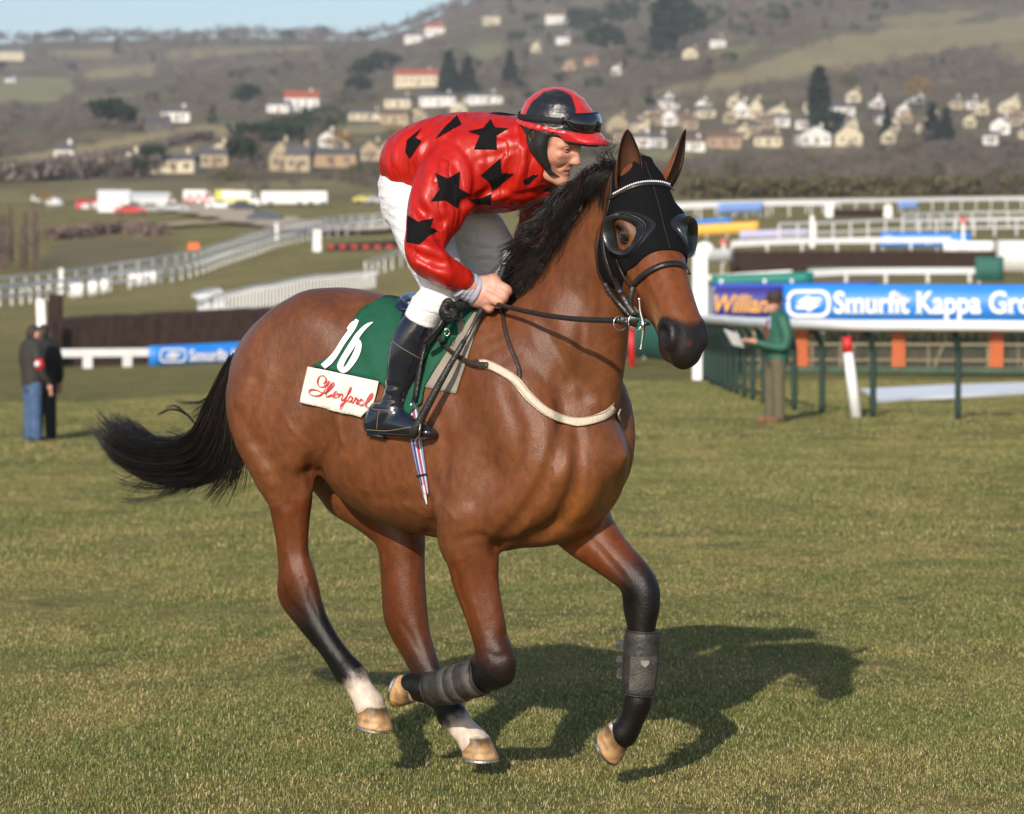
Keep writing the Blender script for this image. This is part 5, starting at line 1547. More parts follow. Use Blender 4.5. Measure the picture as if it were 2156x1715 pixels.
# girth: striped elastic webbing
GO = hp(893, 1000, .25)
girth = empty('girth', GO, 'blue and red striped elastic girth hanging below the jockey boot', 'girth')
m_wa = mat('girth blue grey', (.20, .24, .42), .7, bump=.4, bscale=200); m_wb = mat('girth red', (.42, .03, .08), .7); m_wc = mat('girth white', (.66, .64, .64), .7); m_wd = mat('girth navy', (.02, .025, .10), .7)
gp = [(866, 830), (872, 880), (879, 935), (886, 975), (893, 1010), (899, 1040)]
for dx, hw, m_, nm in ((0, 15, m_wa, 'webbing'), (-7, 1.6, m_wd, 'stripe'), (3, 2.2, m_wb, 'stripe'), (8, 1.4, m_wc, 'stripe'), (-2, 1.2, m_wc, 'stripe')):
    L = len(gp)
    dstrap(nm, [(x + dx * (1 - .35 * i / (L - 1)), y, hw * (1 - .55 * (i / (L - 1)) ** 2)) for i, (x, y) in enumerate(gp)], hs, .006 if nm == 'webbing' else .0078, .01, .0016, m_, girth, GO)
dstrap('keeper', [(880, 1002), (890, 1000), (901, 998)], hs, .0095, .004, .0015, m_blackcloth, girth, GO)
dstrap('tongue', [(893, 1022, 5), (896, 1040, 4), (901, 1062, 1.2)], hs, .007, .004, .0014, m_wc, girth, GO)

# ================================================================== breast girth
z9 = zf(1050, 760, 2.45)
BO = hp(1200, 880, .15)
bg_ = empty('breast_girth', BO, 'cream webbing breast girth with brown leather straps across the horse chest', 'breast girth')
m_webc = mat('cream webbing', (.55, .49, .37), .8, var=.10, vscale=30, bump=.5, bscale=130)
m_brown = mat('dark brown leather', (.035, .022, .018), .42, bump=.2, bscale=90, spec=.45, var=.3, vscale=60)
bb = [(365, 372, 8), (400, 372, 9.5), (440, 383, 9.5), (520, 425, 9.5), (590, 475, 9.5), (650, 552, 10), (720, 622, 10), (800, 682, 10), (880, 714, 9.5), (970, 728, 9), (1060, 712, 9), (1130, 678, 10), (1180, 628, 9)]
w1 = dstrap('webbing', z9(bb), hs, .007, .01, .0022, m_webc, bg_, BO)
for s_ in (-1, 1):
    dstrap('edging', [(x, y + s_ * 8.4, .9) for x, y, _ in z9(bb)], hs, .0098, .01, .0009, mat('mauve edging', (.36, .20, .18), .7), bg_, BO)
# far side continuation round the chest
q = crom(np.array(z9(bb[2:]), float), 6); P, Nn, hit = hs.drape(q[:, 0], q[:, 1])
lcl = hs.loc(P); keep = lcl[:, 1] > .03
mP = P[keep] - 2 * (((P[keep] - HO) @ HYv)[:, None]) * HYv; mN = Nn[keep] - 2 * ((Nn[keep] @ HYv)[:, None]) * HYv
strap('webbing', mP + mN * .007, mN, .0155, .0022, m_webc, bg_, BO)
dstrap('leather_strap', z9([(120, 190, 4.5), (140, 235, 4.5), (185, 270, 4.5), (270, 332, 5), (350, 375, 5.5), (430, 382, 6)]), hs, .020, .01, .002, m_brown, bg_, BO)
dstrap('keeper', z9([(360, 350, 5), (372, 372, 5), (378, 395, 5)]), hs, .018, .01, .002, m_brown, bg_, BO)
dstrap('neck_strap', z9([(505, 10, 4.5), (512, 80, 4.5), (522, 160, 4.5), (548, 250, 4.5), (580, 330, 4.5), (606, 400, 4.8), (608, 450, 5), (592, 488, 4.5)]), hs, .006, .01, .002, m_brown, bg_, BO)
mb = MB(); c = hp(941, 700, .262)
mb.tube([c + np.array([.009 * math.cos(t), -.01, .012 * math.sin(t)]) - BO for t in np.linspace(0, 6.3, 14)], .0022, 6); mb.build('buckle', m_shoe, bg_, True)

# ================================================================== tendon boots on the forelegs
m_tb = mat('dusty black boot leather', (.030, .027, .024), .5, var=.45, vscale=22, bump=.35, bscale=70, spec=.4)
m_tb2 = mat('worn grey panel', (.060, .055, .048), .6, var=.35, vscale=25, bump=.4, bscale=120)
def tendon(pts, rs, name_loc, label, strap_side, q=1.0):
    T0 = np.array(name_loc)
    e_ = empty('tendon_boot', T0, label, 'tendon boot', 'tendon boots on the forelegs')
    Q = crom(np.array(pts), 5); r_ = np.interp(np.linspace(0, 1, len(Q)), np.linspace(0, 1, len(rs)), rs)
    mb = MB(); mb.tube(Q - T0, r_, 26); mb.build('shell', m_tb, e_, True)
    for i in (0, len(Q) - 1):                                        # bound edges
        T = Q[1] - Q[0] if i == 0 else Q[-1] - Q[-2]; T /= np.linalg.norm(T)
        a = np.cross(T, [0.2, 1, .1]); a /= np.linalg.norm(a); b = np.cross(a, T)
        mb = MB(); mb.tube([Q[i] + r_[i] * (a * math.cos(t) + b * math.sin(t)) - T0 for t in np.linspace(0, 6.283, 28)], .0026, 6)
        mb.build('binding', m_brown, e_, True)
    return e_, Q, r_, T0
e1, Q, r_, T0 = tendon([hp(1012, 1425, .13), hp(960, 1441, .125), hp(908, 1452, .118)], [.064, .066, .060], hp(960, 1441, .125), 'dark tendon boot wrapped with straps on the folded near foreleg', 1)
for f_ in (.18, .42, .68):
    i = int(f_ * (len(Q) - 1)); d = Q[i + 1] - Q[i - 1]; d /= np.linalg.norm(d)
    MB().tube(np.array([Q[i] - d * .015, Q[i] - d * .012, Q[i] + d * .012, Q[i] + d * .015]) - T0, [r_[i] * .99, r_[i] + .0028, r_[i] + .0028, r_[i] * .99], 26).build('strap', m_tb2, e1, True)
e2, Q, r_, T0 = tendon([hp(1353, 1328, -.128), hp(1349, 1390, -.126), hp(1346, 1430, -.125), hp(1343, 1462, -.123)], [.060, .063, .060, .057], hp(1349, 1390, -.126), 'dusty grey tendon boot on the extended far foreleg', -1)
V = []                                                               # worn front panel
for i in range(4, len(Q) - 2):
    for j in range(8):
        t = math.radians(-78 + 92 * j / 7)
        V.append(Q[i] + (r_[i] + .0022) * (np.array([1, 0, 0]) * math.sin(t + .75) + np.array([0, -1, 0]) * math.cos(t + .75)) - T0)
k = len(Q) - 6
link('panel', mesh_np('panel', np.array(V), np.array([(i * 8 + j, i * 8 + j + 1, (i + 1) * 8 + j + 1, (i + 1) * 8 + j) for i in range(k - 1) for j in range(7)])), m_tb2, e2)
for py, hgt in ((1358, .032), (1388, .022), (1418, .036)):           # strap tabs at the back
    c = hp(1308, py, -.128)
    mb = MB(); mb.box(c - T0, (.030, .022, hgt), rz=-.4, taper=.8); mb.build('strap', m_tb, e2)
c = Q[5] + np.array([.012, -r_[5] - .003, -.004])                     # pale shield mark
mb = MB(); mb.add([c + np.array(p) - T0 for p in ((-.014, 0, .010), (-.014, 0, -.002), (0, -.0005, -.014), (.014, 0.001, -.002), (.014, 0.001, .010))], [(0, 1, 2, 3, 4)]); mb.build('mark', mat('pale print', (.20, .19, .17), .6), e2)
# ================================================================== blinker hood
hf2 = SDF((-.09, -.36, -.15), (.40, .06, .15), .0038, HP0, HM)
hf2.CAP = .08
g = np.stack(np.meshgrid(*hf2.ax, indexing='ij'), -1)
base_ = hs.sample(hs.loc(hf2.wor(g.reshape(-1, 3)))).reshape(g.shape[:-1])
A_, D_, S_ = g[..., 0] / hsc, g[..., 1] / hsc, np.abs(g[..., 2]) / hsc
back = np.interp(A_, [-.05, -.02, .0, .045, .075, .105, .14, .175, .20, .26], [-.02, -.05, -.065, -.095, -.135, -.155, -.18, -.21, -.24, -.32])
low = np.interp(D_, [-.32, -.25, -.20, -.15, -.11, -.06, -.02, .05], [.255, .275, .288, .296, .303, .314, .312, .306])
reg_ = np.maximum(np.maximum(back - D_, A_ - low), -.028 - A_)
earh = .034 - np.sqrt((A_ + .004) ** 2 + (D_ - .0) ** 2 + (S_ - .064) ** 2)
eyeh = (1 - np.sqrt(((A_ - .216) / .047) ** 2 + ((D_ + .046) / .044) ** 2)) * .04
eyeh = np.where(S_ > .03, eyeh, -.1)
reg_ = np.maximum(np.maximum(reg_, earh), eyeh) * hsc
hf2.V = np.maximum(np.maximum(base_ - .0052, reg_), -(base_ + .012)).astype(np.float32)
OV, OF = hf2.nets(); OV = smooth_verts(OV, OF, 2, .45)
HOO = hp(1340, 560, .2)
hood = empty('blinker_hood', HOO, 'black cloth hood with leather eye cups on the racehorse head', 'blinker hood')
m_hood = mat('black hood fabric', (.0045, .0045, .0052), .85, bump=.12, bscale=260, spec=.14)
link('fabric', mesh_np('fabric', OV - HOO, OF), m_hood, hood)
def on_head(A, D, side, off=0.0):
    """surface point of the head under head coordinates A,D on one side"""
    P0 = hd(A, D, .16 * side); d = -HM[2] * side
    t = 0.0
    for _ in range(60):
        v = float(hs.sample(hs.loc(P0 + d * t)[None])[0]) - off
        if v < 5e-4: break
        t += max(v * .7, 5e-4)
        if t > .3: break
    return P0 + d * t
m_cup = mat('blinker leather', (.016, .0155, .016), .30, spec=.5, bump=.15, bscale=50, coat=.2)
for side in (1, -1):
    n = 48; inner = []; outer = []
    for i in range(n):
        t = 2 * math.pi * i / n
        a0, d0 = .216, -.046
        inner.append(on_head(a0 + .046 * math.cos(t), d0 + .043 * math.sin(t), side, .006))
        outer.append(on_head(a0 + .069 * math.cos(t), d0 + .064 * math.sin(t), side, .006))
    inner = np.array(inner); outer = np.array(outer)
    for _ in range(4):
        inner = .5 * inner + .25 * (np.roll(inner, 1, 0) + np.roll(inner, -1, 0)); outer = .5 * outer + .25 * (np.roll(outer, 1, 0) + np.roll(outer, -1, 0))
    ctr = inner.mean(0)
    V = []; rows = 8
    out = HM[2] * side
    for i in range(n):
        t = 2 * math.pi * i / n
        rear = max(0.0, math.cos(t - math.radians(235)))             # tall at the back of the eye, flat in front
        h = .006 + (.034 if side > 0 else .058) * rear ** .8
        rad = inner[i] - ctr; rad /= np.linalg.norm(rad)
        mid = .5 * (inner[i] + outer[i])
        lip = mid + out * h + rad * (.004 - .012 * rear)
        prof = [outer[i] - out * .003, outer[i] + out * .003, mid + out * (.006 + h * .25), lip + rad * .003, lip + out * .001, lip - rad * .003, inner[i] + out * (.004 + h * .3), inner[i] - out * .004]
        V += [p - HOO for p in prof]
    Fc = [(i * rows + j, ((i + 1) % n) * rows + j, ((i + 1) % n) * rows + j + 1, i * rows + j + 1) for i in range(n) for j in range(rows - 1)]
    if side < 0: Fc = [f_[::-1] for f_ in Fc]
    link('eye_cup', mesh_np('eye_cup', np.array(V), np.array(Fc)), m_cup, hood)
P = np.array([hd(a, .10, 0) for a in np.linspace(.0, .31, 30)])
seam = []
for p in P:
    t = 0.0
    for _ in range(80):
        v = float(hs.sample(hs.loc(p - HM[1] * t)[None])[0]) - .0058
        if v < 5e-4: break
        t += max(v * .7, 5e-4)
    seam.append(p - HM[1] * t)
MB().tube(np.array(seam) - HOO, .0011, 5).build('seam', mat('hood seam', (.02, .02, .021), .7), hood, True)

# ================================================================== bridle
z6 = zf(1280, 300, 2.598)
RO = hp(1350, 690, .2)
bri = empty('bridle', RO, 'black leather bridle with jewelled browband, bit and reins on the racehorse', 'bridle')
m_bl = mat('bridle leather', (.017, .0145, .013), .38, bump=.2, bscale=110, spec=.5, var=.3, vscale=80)
def bs(name, pix, off=.008, th=.0022):
    return dstrap(name, z6(pix), hs, off, .01, th, m_bl, bri, RO)
bs('cheek_strap', [(660, 385, 5), (655, 450, 5.5), (645, 530, 6.5), (625, 620, 6.5), (602, 700, 7), (600, 780, 7.5), (612, 880, 6.5), (640, 970, 6), (665, 1035, 6)])
bs('throat_lash', [(575, 780, 2.5), (565, 880, 2.5), (572, 980, 2.5), (600, 1060, 2.5)])
bs('noseband', [(788, 1085, 6), (838, 1030, 6.5), (920, 975, 6.5), (1005, 945, 6.5), (1075, 945, 6.5), (1115, 968, 6.5), (1135, 1010, 6)], .008, .0045)
bs('noseband_strap', [(690, 900, 4), (730, 1000, 4), (788, 1085, 4)])
brow = bs('browband', [(640, 518, 5), (690, 492, 6), (780, 445, 6), (860, 425, 6), (950, 425, 6), (1010, 445, 6), (1030, 465, 5)], .009, .004)
# crystals on the browband
m_gem = mat('crystal', (.82, .82, .86), .08, spec=1.0, coat=1.0)
q = crom(np.array(z6([(682, 488), (780, 438), (860, 418), (950, 419), (1012, 438), (1028, 455)]), float), 8)
d = np.r_[0, np.cumsum(np.hypot(*np.diff(q, axis=0).T))]; t = np.linspace(0, d[-1], 30)
q = np.stack([np.interp(t, d, q[:, 0]), np.interp(t, d, q[:, 1])], 1)
P, Nn, hit = hs.drape(q[:, 0], q[:, 1])
gm = None
for i in range(len(P)):
    if not hit[i]: continue
    if gm is None:
        bm = bmesh.new(); bmesh.ops.create_icosphere(bm, subdivisions=1, radius=.0037); gm = bpy.data.meshes.new('crystal'); bm.to_mesh(gm); bm.free(); gm.materials.append(m_gem)
    o = bpy.data.objects.new('crystal', gm); COL.objects.link(o); o.parent = brow; o.location = tuple(P[i] + Nn[i] * .014 - RO)
# lower cheek piece hangs free to the bit
bdep = hd(.455, -.135, .07)
def bp(x, y, dy=0.0):
    p = z6([(x, y)])[0]; return at(p[0], p[1], bdep[1] + dy)
view = np.array([0, -1., 0])
c1 = crom(np.array([hs.drape(np.array([z6([(660, 1025)])[0][0]]), np.array([z6([(660, 1025)])[0][1]]))[0][0] + np.array([0, -.01, 0]), bp(690, 1090, .02), bp(722, 1150, .012), bp(760, 1215, .005), bp(792, 1262)]), 5)
strap('cheek_strap', c1, view, np.linspace(.0092, .0105, len(c1)), .0022, m_bl, bri, RO)
c2 = crom(np.array([bp(788, 1085, .0), bp(778, 1130, .0), bp(772, 1190, .004), bp(782, 1250, .01)]), 5)
strap('noseband_strap', c2, view, .0085, .002, m_bl, bri, RO)
c3 = crom(np.array([bp(600, 1060, .05), bp(640, 1130, .05), bp(700, 1200, .05), bp(770, 1275, .03)]), 5)
strap('jaw_strap', c3, view, .0075, .002, m_bl, bri, RO)
# bit: full cheek bar with ball ends, mouthpiece end, rings
mb = MB()
bar = [bp(826, 1166), bp(832, 1240), bp(846, 1300), bp(850, 1330), bp(852, 1380), bp(844, 1440), bp(836, 1488)]
mb.tube(crom(np.array(bar), 5) - RO, list(np.interp(np.linspace(0, 1, 31), [0, .1, .4, .5, .6, .9, 1], [.0042, .0036, .0062, .0085, .0062, .0034, .0042])), 10)
for p in (bar[0], bar[-1]):
    mb.tube(np.array([p + np.array([0, 0, z]) for z in (-.0065, -.005, 0, .005, .0065)]) - RO, [.001, .0045, .0065, .0045, .001], 10)
mb.tube(np.array([bp(846, 1322), bp(875, 1325, .01), bp(890, 1330, .04)]) - RO, [.0075, .0075, .006], 8)
mb.build('bit', m_shoe, bri, True)
def ringm(x, y, r, dy, tilt):
    c = bp(x, y, dy); s_ = r / 2.598 * .8422 * bdep[1] / FPX
    return [c + np.array([s_ * math.cos(t) * tilt, .3 * s_ * math.cos(t), s_ * math.sin(t)]) - RO for t in np.linspace(0, 6.283, 26)]
MB().tube(ringm(798, 1318, 58, .01, .75), .0024, 7).build('bit_ring', m_shoe, bri, True)
MB().tube(ringm(702, 1322, 46, .02, .95), .0020, 7).build('rein_ring', m_shoe, bri, True)
# reins: from the hand to the bit, standing off the neck
r0 = hp(1042, 640, .185); r1 = bp(700, 1305, .015); r2 = bp(815, 1325, .01)
rp = np.array([r0 + (r1 - r0) * t + np.array([0, 0, -.016 * math.sin(t * math.pi)]) for t in np.linspace(0, 1, 26)])
rn = np.cross(np.array([0, 0, 1.]), r1 - r0); rn /= np.linalg.norm(rn); rn = rn if rn[1] < 0 else -rn
strap('rein', rp, rn, list(np.linspace(.0075, .0095, 26)), .0025, m_bl, bri, RO)
strap('rein', crom(np.array([r1, (r1 + r2) / 2 + np.array([0, -.004, .002]), r2]), 5), rn, .0135, .0035, m_bl, bri, RO)
strap('rein_keeper', crom(np.array([bp(745, 1290, .008), bp(748, 1315, .004), bp(745, 1345, .008)]), 4), view, .011, .003, m_bl, bri, RO)
# far rein, from the far hand to the far side of the mouth
fr0 = r0 - 2 * ((r0 - HO) @ HYv) * HYv; fr1 = hd(.45, -.14, -.07)
fp_ = np.array([fr0 + (fr1 - fr0) * t for t in np.linspace(0, 1, 20)])
strap('rein', fp_, -rn, .008, .0025, m_bl, bri, RO)
# ================================================================== things of the racecourse
m_wp = mat('white paint', (.78, .78, .77), .45, var=.06, vscale=3)
m_wplas = mat('white plastic rail', (.80, .80, .82), .35, var=.04, vscale=2)
m_gpost = mat('dark green post paint', (.012, .035, .026), .4, var=.2, vscale=12)
m_brush = mat('birch brush', (.030, .015, .011), .95, var=.5, vscale=30, stretch=(1, 1, .12))
m_red = mat('red paint', (.55, .02, .02), .45)
m_orange = mat('orange foam', (.72, .13, .015), .6, var=.08, vscale=6)
m_blueb = mat('blue banner', (.018, .205, .66), .5, var=.05, vscale=1.5, bump=.15, bscale=6)
m_wtxt = mat('banner white print', (.82, .82, .84), .5)
m_wood = mat('pale timber', (.40, .30, .18), .8, var=.15, vscale=8)
m_net = mat('green netting', (.02, .11, .085), .7, var=.2, vscale=5)
def T_(p): return np.array([p[0], p[1], p[2]])

def copyobj(o, parent, loc, rz=None):
    c = o.copy(); COL.objects.link(c); c.parent = parent; c.location = tuple(float(x) for x in loc)
    if rz is not None: c.rotation_euler = (0, 0, rz)
    return c

# --- running rails: a tube on posts; every post is a part
POSTS = {}
def post_mesh(kind, h, m_):
    key = (kind, round(h, 2), m_.name)
    if key not in POSTS:
        mb = MB()
        if kind == 'goose':                                           # vertical, then bent forward to the rail
            mb.tube(crom(np.array([(0, 0, -.05), (0, 0, h * .55), (-.01, 0, h * .74), (-.10, 0, h * .90), (-.26, 0, h * .985)]), 5), .046, 8)
        elif kind == 'square':
            mb.box((0, 0, h / 2 - .02), (.09, .09, h + .04))
        else:
            mb.tube(np.array([(0, 0, -.05), (0, 0, h)]), .045, 8)
        me = mb.mesh('post'); me.materials.append(m_)
        if kind != 'square': me.shade_smooth()
        POSTS[key] = me
    return POSTS[key]
def rail(label, P, h, sp, kind='square', r=.055, m_post=None, m_rail=None, group='running rails', name='running_rail', rails=(1.0,), flat_board=None, out=1):
    P = np.array(P, float)
    Q = crom(P, 10) if len(P) > 2 else crom(P, 6)
    for i in range(len(Q)): Q[i, 2] = gz(Q[i, 0], Q[i, 1])
    e_ = empty(name, Q[0], label, 'rail', group)
    o_ = Q[0]
    T = np.gradient(Q[:, :2], axis=0); T /= np.linalg.norm(T, axis=1)[:, None] + 1e-9
    side = np.stack([T[:, 1], -T[:, 0], 0 * T[:, 0]], 1) * out
    off = side * (.26 if kind == 'goose' else 0)
    for f_ in rails:
        mb = MB()
        if flat_board:
            V = []
            for i in range(len(Q)):
                for dz in (-flat_board / 2, flat_board / 2):
                    for s_ in (-.02, .02):
                        V.append(Q[i] + np.array([0, 0, h * f_ + dz]) + side[i] * s_ - o_)
            Fc = []
            for i in range(len(Q) - 1):
                a_ = i * 4; b_ = a_ + 4
                Fc += [(a_, a_ + 2, b_ + 2, b_), (a_ + 1, b_ + 1, b_ + 3, a_ + 3), (a_ + 2, a_ + 3, b_ + 3, b_ + 2), (a_, b_, b_ + 1, a_ + 1)]
            mb.add(V, Fc)
        else:
            mb.tube(Q + np.array([0, 0, h * f_]) - o_ + off, r, 8)
        mb.build('rail', m_rail or m_wplas, e_, not flat_board)
    d = np.r_[0, np.cumsum(np.linalg.norm(np.diff(Q, axis=0), axis=1))]
    me = post_mesh(kind, h, m_post or m_wplas)
    for s_ in np.arange(0, d[-1] + .01, sp):
        p = np.array([np.interp(s_, d, Q[:, k]) for k in range(3)])
        t = np.array([np.interp(s_, d, T[:, k]) for k in range(2)])
        o = bpy.data.objects.new('post', me); COL.objects.link(o); o.parent = e_; o.location = tuple(p - o_)
        o.rotation_euler = (0, 0, math.atan2(-t[0] * out, t[1] * out) + math.pi if kind == 'goose' else math.atan2(t[1], t[0]))
    return e_

# near rail with bent dark posts on the right
def flatd(py): return CAMH * FPX / (py - HZ)
RR = [stand(px, flatd(py)) for px, py in ((2420, 898), (2145, 891), (1940, 886), (1790, 880), (1683, 869), (1608, 853), (1560, 838), (1525, 823), (1500, 811), (1482, 801))]
rail('white running rail on bent dark green posts curving past the man in green', RR[::1], 1.30, 1.36, 'goose', .082, m_gpost, m_wplas, out=-1)

# --- text and logo helpers
def text_mesh(s, size, bold=.0, shear=0.0):
    c = bpy.data.curves.new('t', 'FONT'); c.body = s; c.size = size; c.offset = bold * size; c.extrude = .002; c.shear = shear; c.resolution_u = 3
    o = bpy.data.objects.new('t', c); COL.objects.link(o)
    bpy.context.view_layer.update()
    me = bpy.data.meshes.new_from_object(o.evaluated_get(bpy.context.evaluated_depsgraph_get()))
    bpy.data.objects.remove(o); bpy.data.curves.remove(c)
    w = max((v.co.x for v in me.vertices), default=1) - min((v.co.x for v in me.vertices), default=0)
    return me, w
def place_text(par, s, x, z, size, m_, y=-.03, bold=.02, squeeze=1.0, shear=0, name='lettering', serif=False):
    me, w = text_mesh(s, size, bold, shear)
    if serif:                                                         # slab serifs on every flat stem end
        segs = set()
        for e in me.edges:
            a_, b_ = me.vertices[e.vertices[0]].co, me.vertices[e.vertices[1]].co
            if abs(a_.y - b_.y) < .002 * size and .045 * size < abs(a_.x - b_.x) < .16 * size and a_.z > 0 and b_.z > 0: segs.add((round((a_.x + b_.x) / 2, 3), round(a_.y, 3), round(abs(a_.x - b_.x), 3)))
        bm = bmesh.new(); bm.from_mesh(me)
        for x_, y_, w_ in segs:
            if y_ < .02 * size or y_ > .40 * size:
                h_ = .055 * size; yc = y_ + (h_ / 2 if y_ < .1 * size else -h_ / 2)
                q_ = bmesh.ops.create_cube(bm, size=1.0)
                for v_ in q_['verts']: v_.co = (x_ + v_.co.x * (w_ + .13 * size), yc + v_.co.y * h_, v_.co.z * .004)
        bm.to_mesh(me); bm.free()
    o = link(name, me, m_, par, False)
    o.rotation_euler = (math.pi / 2, 0, 0); o.location = (x, y, z); o.scale = (squeeze, 1, 1)
    return w * squeeze
def logo(par, x, z, w, h, y=-.03):
    """rounded frame with two linked arrows inside"""
    mb = MB()
    L = []
    for cx_, cz_, a0 in ((w / 2 - h * .35, h * .5 - h * .35, 0), (-w / 2 + h * .35, h * .5 - h * .35, 90), (-w / 2 + h * .35, -h * .5 + h * .35, 180), (w / 2 - h * .35, -h * .5 + h * .35, 270)):
        for k in range(6):
            t = math.radians(a0 + 18 * k); L.append((cx_ + h * .35 * math.cos(t), cz_ + h * .35 * math.sin(t)))
    n = len(L); th = .82
    V = [(x + a_, y, z + b_) for a_, b_ in L] + [(x + a_ * (1 - .12 * h / w * 2), y, z + b_ * .76) for a_, b_ in L]
    mb.add(V, [(i, (i + 1) % n, n + (i + 1) % n, n + i) for i in range(n)])
    for sgn in (1, -1):
        pts = [(-.30, -.02), (.02, .30), (.02, .17), (.30, .17), (.30, .03), (.05, .03), (.18, -.10), (.02, -.10)]
        mb.add([(x + sgn * a_ * w * .95, y, z + sgn * b_ * h * .95 + sgn * .04 * h) for a_, b_ in pts], [tuple(range(len(pts)))[::sgn]])
    mb.build('logo', m_wtxt, par)
def banner(label, a, b, z0, z1, m_, group=None, legs=True, name='banner', cloth=True, cat='banner'):
    """an upright printed sheet between ground points a and b, from height z0 to z1 above ground; local x runs along it"""
    a = np.array(a, float); b = np.array(b, float)
    rz = math.atan2(b[1] - a[1], b[0] - a[0]); L = math.hypot(b[0] - a[0], b[1] - a[1])
    e_ = empty(name, a, label, cat, group, rz)
    n = max(4, int(L * 3)); V = []
    dz = b[2] - a[2]
    for i in range(n + 1):
        t = i / n
        for j, z in enumerate((z0, (z0 + z1) / 2, z1)):
            V.append((t * L, .012 * math.sin(t * L * 4.1 + j) if cloth else 0, z + dz * t))
    k = (n + 1) * 3
    V2 = V + [(x, y + .02, z) for x, y, z in V]
    Fc = []
    for i in range(n):
        for j in range(2):
            q = i * 3 + j
            Fc += [(q, q + 3, q + 4, q + 1), (k + q, k + q + 1, k + q + 4, k + q + 3)]
        Fc += [(i * 3, k + i * 3, k + i * 3 + 3, i * 3 + 3), (i * 3 + 2, i * 3 + 5, k + i * 3 + 5, k + i * 3 + 2)]
    Fc += [(0, 1, k + 1, k), (1, 2, k + 2, k + 1), (n * 3, k + n * 3, k + n * 3 + 1, n * 3 + 1), (n * 3 + 1, k + n * 3 + 1, k + n * 3 + 2, n * 3 + 2)]
    link('sheet', mesh_np('sheet', np.array(V2), Fc), m_, e_)
    if legs:
        for x in np.arange(.15, L, max(1.5, L / 5)):
            MB().box((x, .05, z0 / 2 + dz * x / L), (.05, .05, z0 + .1)).build('leg', m_wp, e_)
    return e_, L
def zrow(py, Y): return CAMH + (HZ - py) * Y / FPX

# --- hurdle with orange paddles under the big blue banner
hd0 = stand(1490, 63.5); hd1 = stand(2230, 62.0)
hur = empty('hurdle', hd0, 'birch hurdle with orange paddles and green netting under the large blue banner', 'hurdle', None, math.atan2(hd1[1] - hd0[1], hd1[0] - hd0[0]))
HL_ = math.hypot(*(hd1 - hd0)[:2])
for z in (.28, .62, .98):
    MB().box((HL_ / 2, -.10, z), (HL_, .045, .05)).build('board', m_wood, hur)
pm = None
for i in range(12):
    x = .4 + i * HL_ / 12
    mb = MB(); mb.box((x, -.05, .52), (.05, .05, 1.05)); mb.build('post', m_wood, hur)
    if i % 3 == 1:
        mb = MB(); mb.tube(np.array([(x + .1, -.12, .05), (x + .45, -.06, .98)]), .03, 6); mb.build('strut', m_wood, hur)
twv, twf = [], []
for i in range(3000):                                                 # birch twigs
    x = random.uniform(0, HL_); l = random.uniform(.4, 1.02); dx = random.gauss(0, .09); y = random.uniform(.0, .22); w = .02
    k = len(twv); twv += [(x, y, 0), (x + w, y, 0), (x + dx + w * .4, y + random.gauss(0, .04), l), (x + dx, y, l)]; twf.append((k, k + 1, k + 2, k + 3))
o = link('birch', mesh_np('birch', np.array(twv), twf), mat('birch twigs', (.15, .115, .085), .95, var=.5, vscale=20), hur, False); o['kind'] = 'stuff'
for px in (1500, 1694, 1896, 2099):
    x = ((px - CX) / FPX * 63 - hd0[0])
    mb = MB(); mb.box((x, -.18, .60), (.30, .06, 1.0), taper=.92); mb.build('paddle', m_orange, hur)
# netting in front of the foot: real thin mesh of strands
nv_, nf_ = [], []
def strand_quad(a_, b_, w, L):
    k = len(nv_); d = np.array(b_) - np.array(a_); s_ = np.array([-d[2], 0, d[0]]); s_ = s_ / (np.linalg.norm(s_) + 1e-9) * w
    for p in (np.array(a_) - s_, np.array(a_) + s_, np.array(b_) + s_, np.array(b_) - s_): nv_.append(tuple(p))
    nf_.append((k, k + 1, k + 2, k + 3))
for x in np.arange(0, HL_, .10): strand_quad((x, -.24, 0), (x, -.24, .92), .007, 0)
for z in np.arange(.05, .95, .10): strand_quad((0, -.245, z), (HL_, -.245, z), .007, 0)
o = link('netting', mesh_np('netting', np.array(nv_), nf_), mat('netting strands', (.035, .075, .055), .8), hur, False); o['kind'] = 'stuff'
MB().box((HL_ / 2, -.26, .06), (HL_, .02, .12)).build('skirt', mat('green skirt', (.05, .09, .055), .8, var=.3, vscale=6), hur)
e_, L = banner('large blue banner lettered in white above the orange paddled hurdle', stand(1648, 62.2) , stand(2240, 61.0), 1.12, 1.98, m_blueb, 'blue sponsor banners', False)
logo(e_, .56, 1.56, .95, .60)
place_text(e_, 'Smurfit Kappa Group', 1.10, 1.36, .66, m_wtxt, bold=.022, squeeze=.84, serif=True)

# --- purple banner, green banner and the white posts behind the horse's nose
e_, L = banner('navy banner with yellow slanted lettering beside the white post', stand(1490, 72), stand(1650, 72), zrow(674, 72) - stand(1560, 72)[2], zrow(606, 72) - stand(1560, 72)[2], mat('navy banner', (.035, .03, .22), .5), 'sponsor banners')
place_text(e_, 'William', .08, .42 + zrow(674, 72) - stand(1560, 72)[2] - .22, .62, mat('yellow print', (.75, .38, .05), .5), bold=.02, shear=.3, squeeze=.80)
e_, L = banner('long dark blue strip banner above the navy one', stand(1497, 80), stand(1846, 80), zrow(606, 80) - stand(1650, 80)[2], zrow(594, 80) - stand(1650, 80)[2], mat('royal blue banner', (.02, .05, .42), .5), 'sponsor banners')
e_, L = banner('teal green banner with small white marks beside white rail', stand(1497, 100), stand(1712, 100), max(.05, zrow(603, 100) - stand(1600, 100)[2]), zrow(574, 100) - stand(1600, 100)[2], mat('teal banner', (.0, .17, .135), .5), 'sponsor banners')
zb_ = max(.05, zrow(603, 100) - stand(1600, 100)[2])
